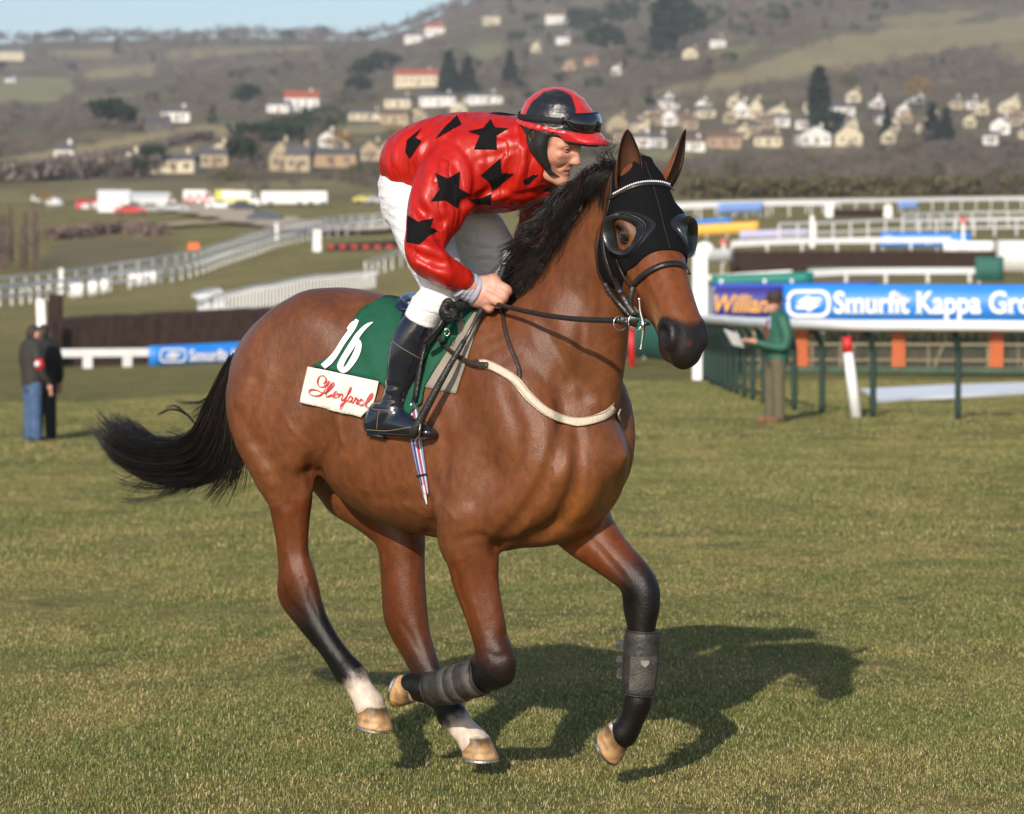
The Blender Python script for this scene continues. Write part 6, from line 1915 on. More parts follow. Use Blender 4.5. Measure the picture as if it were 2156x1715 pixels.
for i in range(15):
    hgt = .12 + .16 * (i in (0, 8, 13)); MB().box((.35 + i * .19, -.03, zb_ + .06 + hgt / 2), (.09, .01, hgt)).build('letter', m_wtxt, e_)
# winning post with disc
p0 = stand(1473, 59)
e_ = empty('white_post', p0, 'tall broad white post with round top behind the horse nose', 'post')
MB().box((0, 0, 1.28), (.30, .22, 2.56)).build('shaft', m_wp, e_)
MB().tube(np.array([(.10, -.04, 2.66), (.10, .04, 2.66)]), .20, 20).build('disc', m_wp, e_, True)
p0 = stand(1486, 60.5)
e_ = empty('white_post', p0, 'second white post just right of the round topped one', 'post')
MB().box((.05, 0, .93), (.22, .18, 1.86)).build('shaft', m_wp, e_)
MB().box((.05, 0, 1.89), (.28, .24, .06)).build('cap', m_wp, e_)
# green net fence and red and white marker under the horse's chin
a_, b_ = stand(1296, 72), stand(1490, 67)
e_, L = banner('green netting fence panel behind the horse chin', a_, b_, .05, 1.15, m_net, None, True, 'net_fence', cat='fence')
p0 = stand(1331, 66)
e_ = empty('marker_pole', p0, 'red marker pole with white top in front of green netting', 'pole')
MB().tube(np.array([(0, 0, 0), (-.03, 0, .95)]), .075, 10).build('shaft', m_red, e_, True)
MB().tube(np.array([(-.03, 0, .95), (-.035, 0, 1.14)]), .076, 10).build('tip', m_wp, e_, True)
# leaning white pole with red tip by the near rail
p0 = stand(1804, flatd(883))
e_ = empty('marker_pole', p0, 'leaning white pole with red tip beside the running rail', 'pole')
MB().tube(np.array([(0, 0, 0), (-.12, .02, .92)]), [.082, .070], 12).build('shaft', m_wp, e_, True)
MB().tube(np.array([(-.12, .02, .92), (-.14, .02, 1.14)]), [.0705, .066], 12).build('tip', m_red, e_, True)
# white plastic sheet lying on the turf
P = [stand(1812, flatd(826)), stand(1990, flatd(820)), stand(2300, flatd(806)), stand(2300, flatd(826)), stand(2100, flatd(838)), stand(1990, flatd(844)), stand(1930, flatd(847)), stand(1848, flatd(853))]
V = []; top_ = [p + np.array([0, 0, .05 + .03 * math.sin(i * 2.1)]) for i, p in enumerate(P)]; bot_ = [p + np.array([0, 0, .01]) for p in P]
o0 = P[0]; k = len(P)
e_ = MB().add([q - o0 for q in top_ + bot_], [tuple(range(k))[::-1], tuple(range(k, 2 * k))] + [(i, (i + 1) % k, k + (i + 1) % k, k + i) for i in range(k)]).build('ground_sheet', mat('white sheeting', (.80, .81, .82), .5, var=.08, vscale=1.2, bump=.4, bscale=3))
e_.location = tuple(o0); tag(e_, 'long white sheet lying on the grass behind the rail posts', 'sheet')

# --- steeplechase fences
def brushfence(label, a, b, h, th=.9, wing=None, name='steeplechase_fence', col=None):
    a = np.array(a); b = np.array(b); rz = math.atan2(b[1] - a[1], b[0] - a[0]); L = math.hypot(*(b - a)[:2])
    e_ = empty(name, a, label, 'fence', 'steeplechase fences', rz)
    dz = (b[2] - a[2])
    n = int(L * 5); V = []
    prof = [(-th / 2, 0), (-th * .46, h * .5), (-th * .36, h * .94), (-th * .15, h), (th * .15, h), (th * .42, h * .8), (th / 2, 0)]
    for i in range(n + 1):
        t = i / n
        for j, (y, z) in enumerate(prof):
            jx = 0 if j in (0, 6) else random.uniform(-.03, .03)
            V.append((t * L, y + jx, z + dz * t + (jx * .9 if z > 0 else -.05)))
    k = len(prof)
    Fc = [(i * k + j, (i + 1) * k + j, (i + 1) * k + j + 1, i * k + j + 1) for i in range(n) for j in range(k - 1)] + [tuple(range(k))[::-1], tuple(range(n * k, n * k + k))]
    link('core', mesh_np('core', np.array(V), Fc), m_brush, e_, False)
    V, Fc = [], []
    for i in range(int(L * 170)):
        x = random.uniform(0, L); y = -th * .46 + random.uniform(-.05, .10); z = random.uniform(.05, .8) * h; l = random.uniform(.2, .5)
        if random.random() < .45: y = random.uniform(-th * .36, th * .3); z = h * .85
        dx = random.gauss(0, .05); w = .008
        q = len(V); V += [(x, y, z + dz * x / L), (x + w, y, z + dz * x / L), (x + dx + w, y + .02, z + l * .6 + dz * x / L), (x + dx, y, z + l * .6 + dz * x / L)]; Fc.append((q, q + 1, q + 2, q + 3))
    o = link('twigs', mesh_np('twigs', np.array(V), Fc), mat('fence twigs', (.055, .028, .020), .95, var=.5, vscale=12), e_, False); o['kind'] = 'stuff'
    return e_, L
fa, fb = stand(104, 84), stand(830, 88)
e_, L = brushfence('dark brush steeplechase fence on the left behind the horse tail', fa, fb, 1.42)
# wing of dark brush and white wing post
p0 = stand(117, 84.6); e_ = empty('fence_wing', p0, 'short dark brush wing standing at the left end of the fence', 'fence wing')
MB().box((0, 0, 1.02), (.40, .35, 2.08), taper=.96).build('panel', m_brush, e_)
MB().box((0, 0, 2.09), (.44, .40, .05)).build('cap', m_brush, e_)
p0 = stand(90, 82); e_ = empty('wing_post', p0, 'leaning white wing post at the left end of the fence', 'post')
mb = MB(); mb.add([(-.11, -.05, 0), (.15, -.05, 0), (.15, .05, 0), (-.11, .05, 0), (-.18, -.05, 1.98), (.06, -.05, 1.98), (.06, .05, 1.98), (-.18, .05, 1.98)], [(3, 2, 1, 0), (4, 5, 6, 7), (0, 1, 5, 4), (1, 2, 6, 5), (2, 3, 7, 6), (3, 0, 4, 7)]); mb.build('board', m_wp, e_)
# white takeoff board on stub legs, and blue banner
p0, p1 = stand(108, 81), stand(318, 82.5)
e_ = empty('takeoff_board', p0, 'low white take-off board on two stub legs before the brush fence', 'board', None, math.atan2(p1[1] - p0[1], p1[0] - p0[0]))
L = math.hypot(*(p1 - p0)[:2])
MB().box((L / 2, 0, .45), (L, .05, .24)).build('board', m_wp, e_)
for x in (L * .36, L * .76): MB().box((x, .012, .155), (.28, .05, .345)).build('leg', m_wp, e_)
e_, L = banner('blue banner with white lettering along the foot of the brush fence', stand(314, 80.5), stand(760, 84), .04, .60, m_blueb, 'blue sponsor banners', False)
logo(e_, .72, .33, .82, .40); place_text(e_, 'Smurfit Kappa', 1.22, .17, .46, m_wtxt, bold=.02, squeeze=.9, serif=True)

# --- left and middle running rails
def G(*pts): return [ground(px, py, d0) for px, py, d0 in pts]
rail('curved white plastic rail with close posts left of the horse back', [stand(470, 136), stand(428, 126), stand(423, 119), stand(470, 122), stand(560, 138), stand(650, 155), stand(790, 185)], 1.15, 1.35, 'goose', .06, m_wplas, out=1)
rail('white rail run behind the jockey breeches', [stand(770, 205), stand(830, 215), stand(920, 225), stand(1000, 240)], 1.2, 2.4, 'square', flat_board=.22)
rail('white rail beside the dirt track on the left, nearer of the pair', [stand(-160, 172), stand(0, 182), stand(110, 196), stand(210, 206), stand(330, 214), stand(420, 226), stand(500, 246), stand(590, 272), stand(720, 296), stand(900, 310)], 1.2, 2.6, 'square', flat_board=.20, rails=(1.0, .55))
rail('white rail beside the dirt track on the left, farther of the pair', [stand(-160, 196), stand(0, 204), stand(120, 216), stand(230, 226), stand(330, 234), stand(420, 246), stand(500, 268), stand(590, 294), stand(720, 322), stand(900, 340)], 1.2, 2.8, 'square', flat_board=.20, rails=(1.0, .55))
# white solid boards along that rail
for i, (x0, x1, Y) in enumerate(((150, 176, 197), (186, 206, 200), (212, 228, 203), (270, 300, 211), (302, 330, 213))):
    banner(('widest', 'second', 'third', 'fourth', 'last')[i] + ' white board fixed to the left running rail', stand(x0, Y), stand(x1, Y), .15, 1.1, m_wp, None, True, 'rail_board', False, 'board')
# marker posts
for px, y0, Y, lab in ((130, 0, 205, 'white marker post by the left running rail'), (583, 0, 285, 'tall white marker post beside the dirt track'), (668, 0, 262, 'broad white post at the end of the red hurdle')):
    p0 = stand(px, Y); h = 1.75 if px != 668 else 1.9
    e_ = empty('marker_post', p0, lab, 'post')
    MB().box((0, 0, h / 2), (.28 if px != 668 else .75, .2, h), taper=.92).build('shaft', m_wp, e_); MB().box((0, 0, h + .04), (.36 if px != 668 else .8, .26, .08)).build('cap', m_wp, e_)
a_, b_ = stand(688, 262), stand(860, 262)
e_, L = brushfence('long low red and brown hurdle left of the jockey', a_, b_, .55, .4, name='hurdle')
for i in range(7): MB().box((.4 + i * L / 7, -.25, .42), (.55, .05, .24)).build('paddle', m_red, e_)
p0 = stand(409, 268); e_ = empty('orange_board', p0, 'small orange board stand on the grass at left', 'board')
MB().box((0, 0, .62), (1.15, .12, .62), taper=.9).build('panel', m_orange, e_)
for x in (-.4, .4): MB().box((x, 0, .16), (.08, .1, .34)).build('leg', m_orange, e_)

# --- right side: rows of rails, fences and boards going away
rail('white rail behind the green banner on the right', [stand(1700, 104), stand(1850, 106), stand(2055, 108)], .45, 1.9, 'square', flat_board=.24)
e_, L = banner('white board run at the left end of that rail', stand(1490, 106), stand(1668, 106), .30, .52, m_wp, None, True, 'rail_board', False, 'board')
e_, L = banner('dark green crate stand with white dots at the end of the rail', stand(2052, 106), stand(2112, 106), .1, 1.0, m_net, None, True, 'stand', False, 'stand')
e_, L = brushfence('long dark brush fence across the right middle distance', stand(1540, 132), stand(2095, 128), 1.05, 1.0)
e_, L = banner('white wing boards at right end of the dark brush fence', stand(2096, 126), stand(2300, 122), .2, 1.55, m_wp, None, True, 'fence_wing', False, 'fence wing')
e_, L = banner('low grey green apron in front of the dark brush fence', stand(1700, 126), stand(2090, 122), .05, .42, mat('grey green apron', (.10, .15, .12), .7), None, False, 'fence_apron', False, 'apron')
e_, L = banner('white boarding beside the left end of the dark brush fence', stand(1480, 128), stand(1543, 130), .65, 1.25, m_wp, None, True, 'fence_wing', False, 'fence wing')
rail('white rail on stub posts behind the dark brush fence', [stand(1540, 142), stand(1800, 146), stand(2000, 148)], 1.2, 2.2, 'square', flat_board=.30)
e_, L = banner('blue banner with faint white lettering in the right distance', stand(1852, 158), stand(2042, 158), .55, 1.35, m_blueb, 'blue sponsor banners')
logo(e_, .42, .95, .5, .4); place_text(e_, 'Smurfit Kappa Group', .8, .78, .42, m_wtxt, bold=.02, squeeze=.95)
e_, L = banner('white hoarding in front of the distant blue banner', stand(1985, 150), stand(2092, 150), .3, 1.1, m_wp, None, True, 'rail_board', False, 'board')
rail('diagonal white rail climbing to the right edge', [stand(1640, 185), stand(1850, 196), stand(2050, 206), stand(2300, 214)], 1.3, 2.4, 'square', flat_board=.16, rails=(1.0, .5))
rail('second diagonal white rail near the right edge', [stand(1900, 222), stand(2050, 232), stand(2300, 242)], 1.3, 2.4, 'square', flat_board=.16, rails=(1.0, .5))
for px, Y, h, lab in ((1709, 176, 1.7, 'tall white post right of the pale lettered board'), (1523, 150, 1.0, 'short pink topped post behind the white boarding'), (2026, 152, 2.0, 'thin white pole with pink disc over the blue banner')):
    p0 = stand(px, Y); e_ = empty('marker_post', p0, lab, 'post')
    MB().box((0, 0, h / 2), (.30 if px == 1709 else .14, .14, h)).build('shaft', m_wp, e_)
    MB().tube(np.array([(0, -.03, h + .12), (0, .03, h + .12)]), .2 if px != 1709 else .16, 14).build('disc', mat('pink paint', (.62, .15, .15), .5) if px != 1709 else m_wp, e_, True)
e_, L = banner('yellow banner left of the pale lettered board', stand(1440, 208), stand(1596, 208), .35, 1.15, mat('yellow banner', (.72, .42, .06), .5), 'sponsor banners')
e_, L = banner('thin blue board above the yellow banner', stand(1440, 214), stand(1540, 214), 1.0, 1.35, m_blueb, 'sponsor banners')
e_, L = banner('pale lilac board with white lettering right of the yellow banner', stand(1556, 196), stand(1702, 196), .15, .75, mat('lilac board', (.42, .42, .60), .5), 'sponsor banners')
rail('farthest long white rail across the right distance', [stand(1380, 292), stand(1600, 300), stand(1850, 312), stand(2100, 326), stand(2400, 340)], 1.3, 2.6, 'square', flat_board=.42)
rail('long white rail just below the farthest one', [stand(1380, 276), stand(1600, 282), stand(1760, 286)], 1.3, 2.6, 'square', flat_board=.30)
e_, L = banner('pale blue banner on the farthest rail, left one', stand(1511, 279), stand(1606, 281), .55, 1.55, mat('pale blue banner', (.20, .33, .68), .5), 'pale blue banners')
e_, L = banner('pale blue banner on the farthest rail, right one', stand(1890, 308), stand(1932, 309), .45, 1.3, mat('pale blue banner', (.2, .3, .6), .5), 'pale blue banners')
e_, L = brushfence('far small dark hurdle between two white wings', stand(1752, 282), stand(1862, 284), .75, .5, name='hurdle')
for px, lab in ((1745, 'white wing board left of the far dark hurdle'), (1868, 'white wing board right of the far dark hurdle')):
    p0 = stand(px, 282); e_ = empty('fence_wing', p0, lab, 'fence wing'); MB().box((0, 0, .62), (.85, .12, 1.25), taper=.85).build('panel', m_wp, e_); MB().box((0, .1, .3), (.1, .1, .6)).build('leg', m_wp, e_)

# ================================================================== people standing by
def person(loc, rz, label, scale, parts, skin=(.5, .25, .18)):
    """parts: list of (name, [limb node lists in local metres], material, blend)"""
    e_ = empty('person', loc, label, 'person', None, rz)
    for nm, limbs, m_, k in parts:
        al = np.concatenate([np.array(l)[:, :3] for l in limbs]); R = max(max(n[3] for n in l) for l in limbs) + .05
        f_ = SDF(al.min(0) - R, al.max(0) + R, .011)
        for l in limbs: f_.limb(l, k=k, lat=(0, 1, 0), sub=4)
        V, Fc = f_.nets(); V = smooth_verts(V, Fc, 1, .4)
        link(nm, mesh_np(nm, V * scale, Fc), m_, e_)
    return e_
m_sk2 = mat('bystander skin', (.52, .26, .19), .55)
def head_nodes(x, z, y=0.0):
    return [[(x, y, z, .094, 1.2), (x - .012, y, z + .03, .098, 1.15)], [(x + .05, y, z - .07, .052), (x + .03, y, z - .03, .075)], [(x + .095, y, z - .01, .018), (x + .115, y, z - .035, .016)], [(x - .02, y, z - .08, .055), (x - .04, y, z - .19, .06)],
            [(x + .0, y + .085, z - .01, .02), (x - .01, y + .087, z - .035, .015)], [(x + .0, y - .085, z - .01, .02), (x - .01, y - .087, z - .035, .015)]]
def hand_nodes(p, d):
    p = np.array(p); d = np.array(d, float); d /= np.linalg.norm(d); s_ = np.cross(d, [0, 0, 1.]); s_ /= np.linalg.norm(s_)
    L = [[tuple(p) + (.032,), tuple(p + d * .06) + (.036,)]]
    for k in range(4): L.append([tuple(p + d * .07 + s_ * (.014 * (k - 1.5)) * 1.4) + (.0115,), tuple(p + d * (.115 + .012 * (k in (1, 2))) + s_ * .014 * (k - 1.5) * 1.4 + np.array([0, 0, -.015])) + (.010,), tuple(p + d * .135 + s_ * .014 * (k - 1.5) * 1.3 + np.array([0, 0, -.035])) + (.009,)])
    L.append([tuple(p + d * .02 + s_ * .03) + (.013,), tuple(p + d * .07 + s_ * .055 + np.array([0, 0, .01])) + (.010,)])
    return L
# the man in green, facing left with a paper
mg = mat('green jacket', (.018, .10, .062), .65, var=.18, vscale=9, bump=.5, bscale=14); mo = mat('olive trousers', (.105, .092, .052), .8, var=.12, vscale=10, bump=.4, bscale=12)
mhat = mat('brown felt hat', (.045, .026, .018), .85); mshoe = mat('brown shoes', (.20, .07, .035), .5)
man = person(stand(1634, 38.6), math.pi + .25, 'man in green jacket, olive trousers and brown hat reading a paper by the rail', 1.0, [
    ('body', head_nodes(.03, 1.60) + hand_nodes((.34, .15, 1.10), (.8, -.3, .25)) + hand_nodes((.34, -.15, 1.10), (.8, .3, .25)) + [[(-.02, 0, 1.0, .09), (-.02, 0, 1.4, .09)], [(0, .08, .9, .05), (0, .09, .1, .03)], [(0, -.08, .9, .05), (0, -.09, .1, .03)]], m_sk2, .02),
    ('jacket', [[(-.02, 0, .90, .160, .82), (-.03, 0, 1.08, .165, .78), (-.04, 0, 1.28, .160, .72), (-.03, 0, 1.40, .13, .66), (-.01, 0, 1.47, .085, .8)], [(-.03, .17, 1.40, .085), (-.06, .25, 1.20, .075), (-.03, .26, 1.04, .068), (.12, .22, 1.04, .060), (.30, .16, 1.08, .048)], [(-.03, -.17, 1.40, .085), (-.06, -.25, 1.20, .075), (-.03, -.26, 1.04, .068), (.12, -.22, 1.04, .060), (.30, -.16, 1.08, .048)]], mg, .04),
    ('trousers', [[(-.01, 0, .95, .14, .85), (-.01, .0, .86, .14, .82)], [(0, .085, .85, .105), (.0, .095, .5, .088), (-.01, .10, .09, .080)], [(.02, -.085, .85, .105), (.04, -.095, .5, .088), (.05, -.10, .09, .080)]], mo, .03),
    ('shoes', [[(-.05, .10, .05, .048), (.08, .105, .045, .045), (.15, .11, .035, .036)], [(.0, -.10, .05, .048), (.13, -.105, .045, .045), (.20, -.11, .035, .036)]], mshoe, .01)])
mb = MB(); mb.lathe([(.001, 1.655), (.195, 1.650), (.198, 1.660), (.112, 1.672), (.108, 1.71), (.100, 1.765), (.06, 1.785), (.001, 1.775)], (.02, 0, 0), 26); mb.build('hat', mhat, man, True)
mb = MB(); mb.lathe([(.1125, 1.676), (.1125, 1.700)], (.02, 0, 0), 26); mb.build('hat_band', mat('hat band', (.02, .012, .01), .7), man, True)
MB().box((.095, 0, 1.36), (.05, .14, .16), taper=.6).build('shirt', mat('blue shirt', (.40, .46, .62), .7), man); MB().box((.125, 0, 1.26), (.03, .06, .26), taper=.7).build('tie', mat('red tie', (.25, .03, .03), .6), man)
pp = empty('newspaper', np.array(man.location), 'white paper held open by the man in green', 'paper', None, math.pi + .25)
mb = MB()
for s_ in (1, -1): mb.add([(.44, .0, 1.02), (.54, .24 * s_, 1.06), (.66, .24 * s_, 1.27), (.54, 0, 1.20), (.443, .0, 1.018), (.543, .24 * s_, 1.057), (.663, .24 * s_, 1.267), (.543, 0, 1.197)], [(0, 1, 2, 3), (7, 6, 5, 4), (0, 4, 5, 1), (1, 5, 6, 2), (2, 6, 7, 3)])
mb.build('page', mat('paper', (.78, .78, .78), .7), pp)
# two men at left with their backs to us
mdk = mat('dark brown jacket', (.030, .027, .022), .8, var=.2, vscale=9, bump=.4, bscale=14); mjn = mat('blue jeans', (.055, .10, .20), .8, var=.3, vscale=7, bump=.3, bscale=20); mbk = mat('black coat', (.010, .010, .011), .8)
hair2 = mat('dark hair', (.03, .02, .014), .7)
def standing(loc, rz, label, mj, mt, coat=False, hc=hair2, head_dx=.04):
    zb2 = .78 if coat else .88
    e_ = person(loc, rz, label, 1.0, [
        ('body', head_nodes(head_dx, 1.58) + hand_nodes((.15, .22, .85), (.3, -.05, -1)) + hand_nodes((.15, -.22, .85), (.3, .05, -1)) + [[(-.02, 0, 1.0, .09), (-.02, 0, 1.4, .09)], [(0, .08, .9, .05), (0, .09, .1, .03)], [(0, -.08, .9, .05), (0, -.09, .1, .03)]], m_sk2, .02),
        ('jacket', [[(-.01, 0, zb2, .150, .84), (-.02, 0, 1.08, .145, .78), (-.03, 0, 1.28, .145, .70), (-.02, 0, 1.40, .13, .62), (.0, 0, 1.47, .08, .8)], [(-.02, .165, 1.38, .080), (-.03, .225, 1.18, .068), (.05, .235, .98, .060), (.14, .22, .88, .052)], [(-.02, -.165, 1.38, .080), (-.03, -.225, 1.18, .068), (.05, -.235, .98, .060), (.14, -.22, .88, .052)]], mj, .045),
        ('trousers', [[(-.01, 0, .92, .14, .85), (-.01, .0, .84, .14, .82)], [(0, .085, .82, .108), (.01, .095, .5, .092), (-.01, .10, .08, .085)], [(0, -.085, .82, .108), (-.01, -.095, .5, .092), (.0, -.10, .08, .085)]], mt, .03),
        ('shoes', [[(-.05, .10, .045, .046), (.10, .105, .04, .042), (.17, .11, .03, .032)], [(-.05, -.10, .045, .046), (.10, -.105, .04, .042), (.17, -.11, .03, .032)]], mbk, .01),
        ('hair', [[(head_dx - .02, 0, 1.635, .092, 1.1), (head_dx - .055, 0, 1.59, .078, 1.0), (head_dx - .06, 0, 1.54, .055, .9)]], hc, .02)])
    return e_
lm = standing(stand(68, 42), math.radians(38), 'man in dark jacket and blue jeans with red armband standing at left', mdk, mjn)
mb = MB(); Q = np.array([(-.025, .258, 1.22), (-.015, .265, 1.13), (.0, .27, 1.08)])
# red armband with white patch on the camera side arm
R_ = np.array([(-.03, -.222, 1.22), (-.01, -.228, 1.13), (.01, -.231, 1.08)])
MB().tube(R_, .074, 16).build('armband', mat('red armband', (.62, .02, .03), .6), lm, True)
MB().tube(np.array([(-.07, -.275, 1.15), (-.08, -.29, 1.15)]), .04, 14).build('armband_patch', m_wp, lm, True)
rm = standing(stand(92, 42.8), math.radians(95), 'man in long black coat half hidden behind the man with armband', mbk, mbk, True)

# ================================================================== vehicles and tents by the dirt track
mglass = mat('vehicle glass', (.02, .025, .03), .1, spec=.8); mtyre = mat('tyre', (.015, .015, .015), .8); mgrey = mat('wheel grey', (.3, .3, .3), .4)
def wheels(e_, xs, w, r):
    for x in xs:
        for s_ in (1, -1):
            o = MB().tube(np.array([(x, s_ * (w / 2 - .12), r), (x, s_ * (w / 2 + .01), r)]), r, 14).build('wheel', mtyre, e_, True)
            MB().tube(np.array([(x, s_ * (w / 2 + .005), r), (x, s_ * (w / 2 + .02), r)]), r * .55, 10).build('rim', mgrey, o, True)
def car(loc, rz, label, m_, L=4.2):
    e_ = empty('parked_car', loc, label, 'car', 'cars parked by the dirt track', rz); w = 1.7
    poly = [(-L / 2, .35), (-L / 2, .80), (-L * .46, .92), (-L * .30, .98), (-L * .20, 1.40), (L * .10, 1.44), (L * .24, .98), (L * .42, .88), (L / 2, .70), (L / 2, .35)]
    MB().prism(poly, -w, (0, -w / 2, 0)).build('body', m_, e_)
    for s_ in (1, -1):
        MB().prism([(-L * .27, 1.0), (-L * .185, 1.34), (L * .085, 1.38), (L * .19, 1.0)], -.02, (0, s_ * (w / 2 + .006) - .01, 0)).build('window', mglass, e_)
    mb = MB(); mb.add([(L * .115, -w * .42, 1.40), (L * .115, w * .42, 1.40), (L * .236, w * .42, 1.02), (L * .236, -w * .42, 1.02)], [(0, 1, 2, 3)]); mb.add([(-L * .21, -w * .42, 1.36), (-L * .21, w * .42, 1.36), (-L * .302, w * .42, 1.01), (-L * .302, -w * .42, 1.01)], [(3, 2, 1, 0)]); mb.build('windscreen', mglass, e_)
    wheels(e_, (-L * .31, L * .31), w, .32)
    return e_
def van(loc, rz, label, m_, L=6, h=2.6, stripe=None, chequer=None, cabin=True, cat='van'):
    e_ = empty('parked_van', loc, label, cat, 'service vehicles by the dirt track', rz); w = 2.1
    x1 = L / 2 - (1.4 if cabin else 0)
    MB().box(((-L / 2 + x1) / 2, 0, h / 2 + .2), (x1 + L / 2, w, h - .4)).build('body', m_, e_)
    if cabin:
        MB().prism([(x1 + .01, .4), (x1 + .01, h * .92), (x1 + .6, h * .90), (x1 + 1.1, h * .52), (L / 2, h * .45), (L / 2, .4)], -w * .96, (0, -w * .48, 0)).build('cab', m_, e_)
        for s_ in (1, -1): MB().prism([(x1 + .12, h * .55), (x1 + .12, h * .84), (x1 + .55, h * .84), (x1 + .9, h * .55)], -.02, (0, s_ * (w * .48 + .008) - .01, 0)).build('window', mglass, e_)
        mb = MB(); mb.add([(x1 + .64, -w * .42, h * .87), (x1 + .64, w * .42, h * .87), (x1 + 1.11, w * .42, h * .54), (x1 + 1.11, -w * .42, h * .54)], [(0, 1, 2, 3)]); mb.build('windscreen', mglass, e_)
    if stripe is not None: MB().box(((-L / 2 + x1) / 2, 0, h * .42), (x1 + L / 2 - .02, w + .03, h * .22)).build('stripe', stripe, e_)
    if chequer is not None:
        n = int(L / .7)
        for i in range(n):
            for j in range(2):
                if (i + j) % 2 == 0: MB().box((-L / 2 + .4 + i * .65, 0, .75 + j * .62), (.6, w + .03, .58)).build('chequer', chequer, e_)
    wheels(e_, (-L * .3, L * .33), w, .38)
    return e_
def tent(loc, rz, label, m_, L, w, h, ridge):
    e_ = empty('marquee', loc, label, 'tent', None, rz)
    MB().box((0, 0, h / 2), (L, w, h)).build('wall', m_, e_)
    MB().prism([(-w / 2 - .1, h + .003), (0, h + ridge), (w / 2 + .1, h + .003)], L + .2, (-L / 2 - .1, 0, 0), (0, 1, 0), (0, 0, 1)).build('roof', m_, e_)
    for x in (-L / 2, L / 2):
        for y in (-w / 2, w / 2): MB().box((x, y, h / 2), (.09, .09, h + .02)).build('pole', mgrey, e_)
    MB().box((L * .2, -w / 2 - .01, h * .42), (1.2, .04, h * .84)).build('flap', mat('tent flap', (.6, .6, .6), .8), e_)
mwht = mat('white vehicle paint', (.78, .78, .78), .3); mred_v = mat('red vehicle paint', (.55, .03, .03), .35); myel = mat('yellow vehicle paint', (.72, .62, .12), .4); mlg = mat('light grey canvas', (.62, .63, .63), .8); mtent = mat('white canvas', (.80, .80, .80), .8)
def S(px, py): return ground(px, py, 300)
tent(S(242, 449), .1, 'white marquee tent standing left among the vehicles', mtent, 4.3, 4.5, 2.2, .9)
tent(S(314, 446), .05, 'long light grey tent beside the white marquee', mlg, 6.0, 4.0, 1.9, .7)
van(S(348, 440), .2, 'white van with red chequers right of the grey tent', mwht, 3.2, 2.2, None, mred_v)
van(S(420, 434), .1, 'white van with red chequers in the middle of the vehicles', mwht, 4.8, 2.4, None, mred_v)
tent(S(178, 441), 0, 'small red tent left of the marquee', mred_v, 2.0, 2.0, .9, .5)
tent(S(203, 440), 0, 'smaller red shelter next to the marquee', mred_v, 1.2, 1.6, 1.0, .4)
van(S(508, 440), .1, 'white ambulance van with yellow stripe', mwht, 5.4, 2.5, myel)
van(S(482, 436), .2, 'yellow ambulance van left of the striped one', myel, 4.0, 2.4, None)
van(S(600, 436), .05, 'long white trailer cabin with small windows', mwht, 6.8, 2.2, None, None, False, 'trailer')
van(S(668, 436), .05, 'short white trailer cabin at the right end', mwht, 3.0, 2.2, None, None, False, 'trailer')
car(S(276, 455), .1, 'red car parked before the white marquee', mred_v); car(S(320, 452), 0, 'grey car parked before the grey tent', mgrey); car(S(365, 450), .15, 'silver car parked at the start of the dirt track', mat('silver paint', (.45, .47, .50), .3)); car(S(466, 445), .1, 'white car parked before the yellow ambulance', mwht)
car(S(512, 445), .1, 'dark car parked before the striped ambulance', mat('dark paint', (.03, .04, .08), .3)); car(S(560, 470), -.2, 'dark blue car driving on the dirt track', mat('dark blue paint', (.03, .05, .10), .3)); car(S(772, 430), .2, 'yellow and white car near the jockey back', myel); car(S(800, 432), .2, 'silver car right of the yellow car', mat('silver paint', (.4, .4, .4), .3))
# helicopter
p0 = S(112, 444); e_ = empty('helicopter', p0, 'white helicopter standing on the grass far left', 'helicopter', None, .3)
f_ = SDF((-3.2, -.9, .2), (1.9, .9, 2.2), .06)
f_.limb([(1.2, 0, .95, .42), (.5, 0, 1.1, .68), (-.4, 0, 1.15, .62), (-1.1, 0, 1.25, .34), (-2.9, 0, 1.45, .12)], k=.1, world=False)
V, Fc = f_.nets(); link('fuselage', mesh_np('fuselage', V, Fc), mwht, e_)
MB().box((-2.8, 0, 1.75), (.35, .06, .7), taper=.6).build('tail_fin', mwht, e_)
for a_ in (.3, 1.87): MB().box((0, 0, 2.06), (6.4, .16, .03), rz=a_).build('rotor_blade', mgrey, e_)
MB().tube(np.array([(0, 0, 1.7), (0, 0, 2.04)]), .09, 8).build('mast', mgrey, e_)
for s_ in (1, -1): MB().tube(crom(np.array([(1.2, s_ * .7, .22), (.9, s_ * .7, .1), (-1.0, s_ * .7, .1)]), 4), .04, 6).build('skid', mgrey, e_, True); MB().tube(np.array([(.4, s_ * .7, .1), (.4, s_ * .4, .7)]), .03, 6).build('strut', mgrey, e_)
link('canopy', MB().box((1.25, 0, 1.15), (.5, .7, .5), taper=.6).mesh('canopy'), mglass, e_)
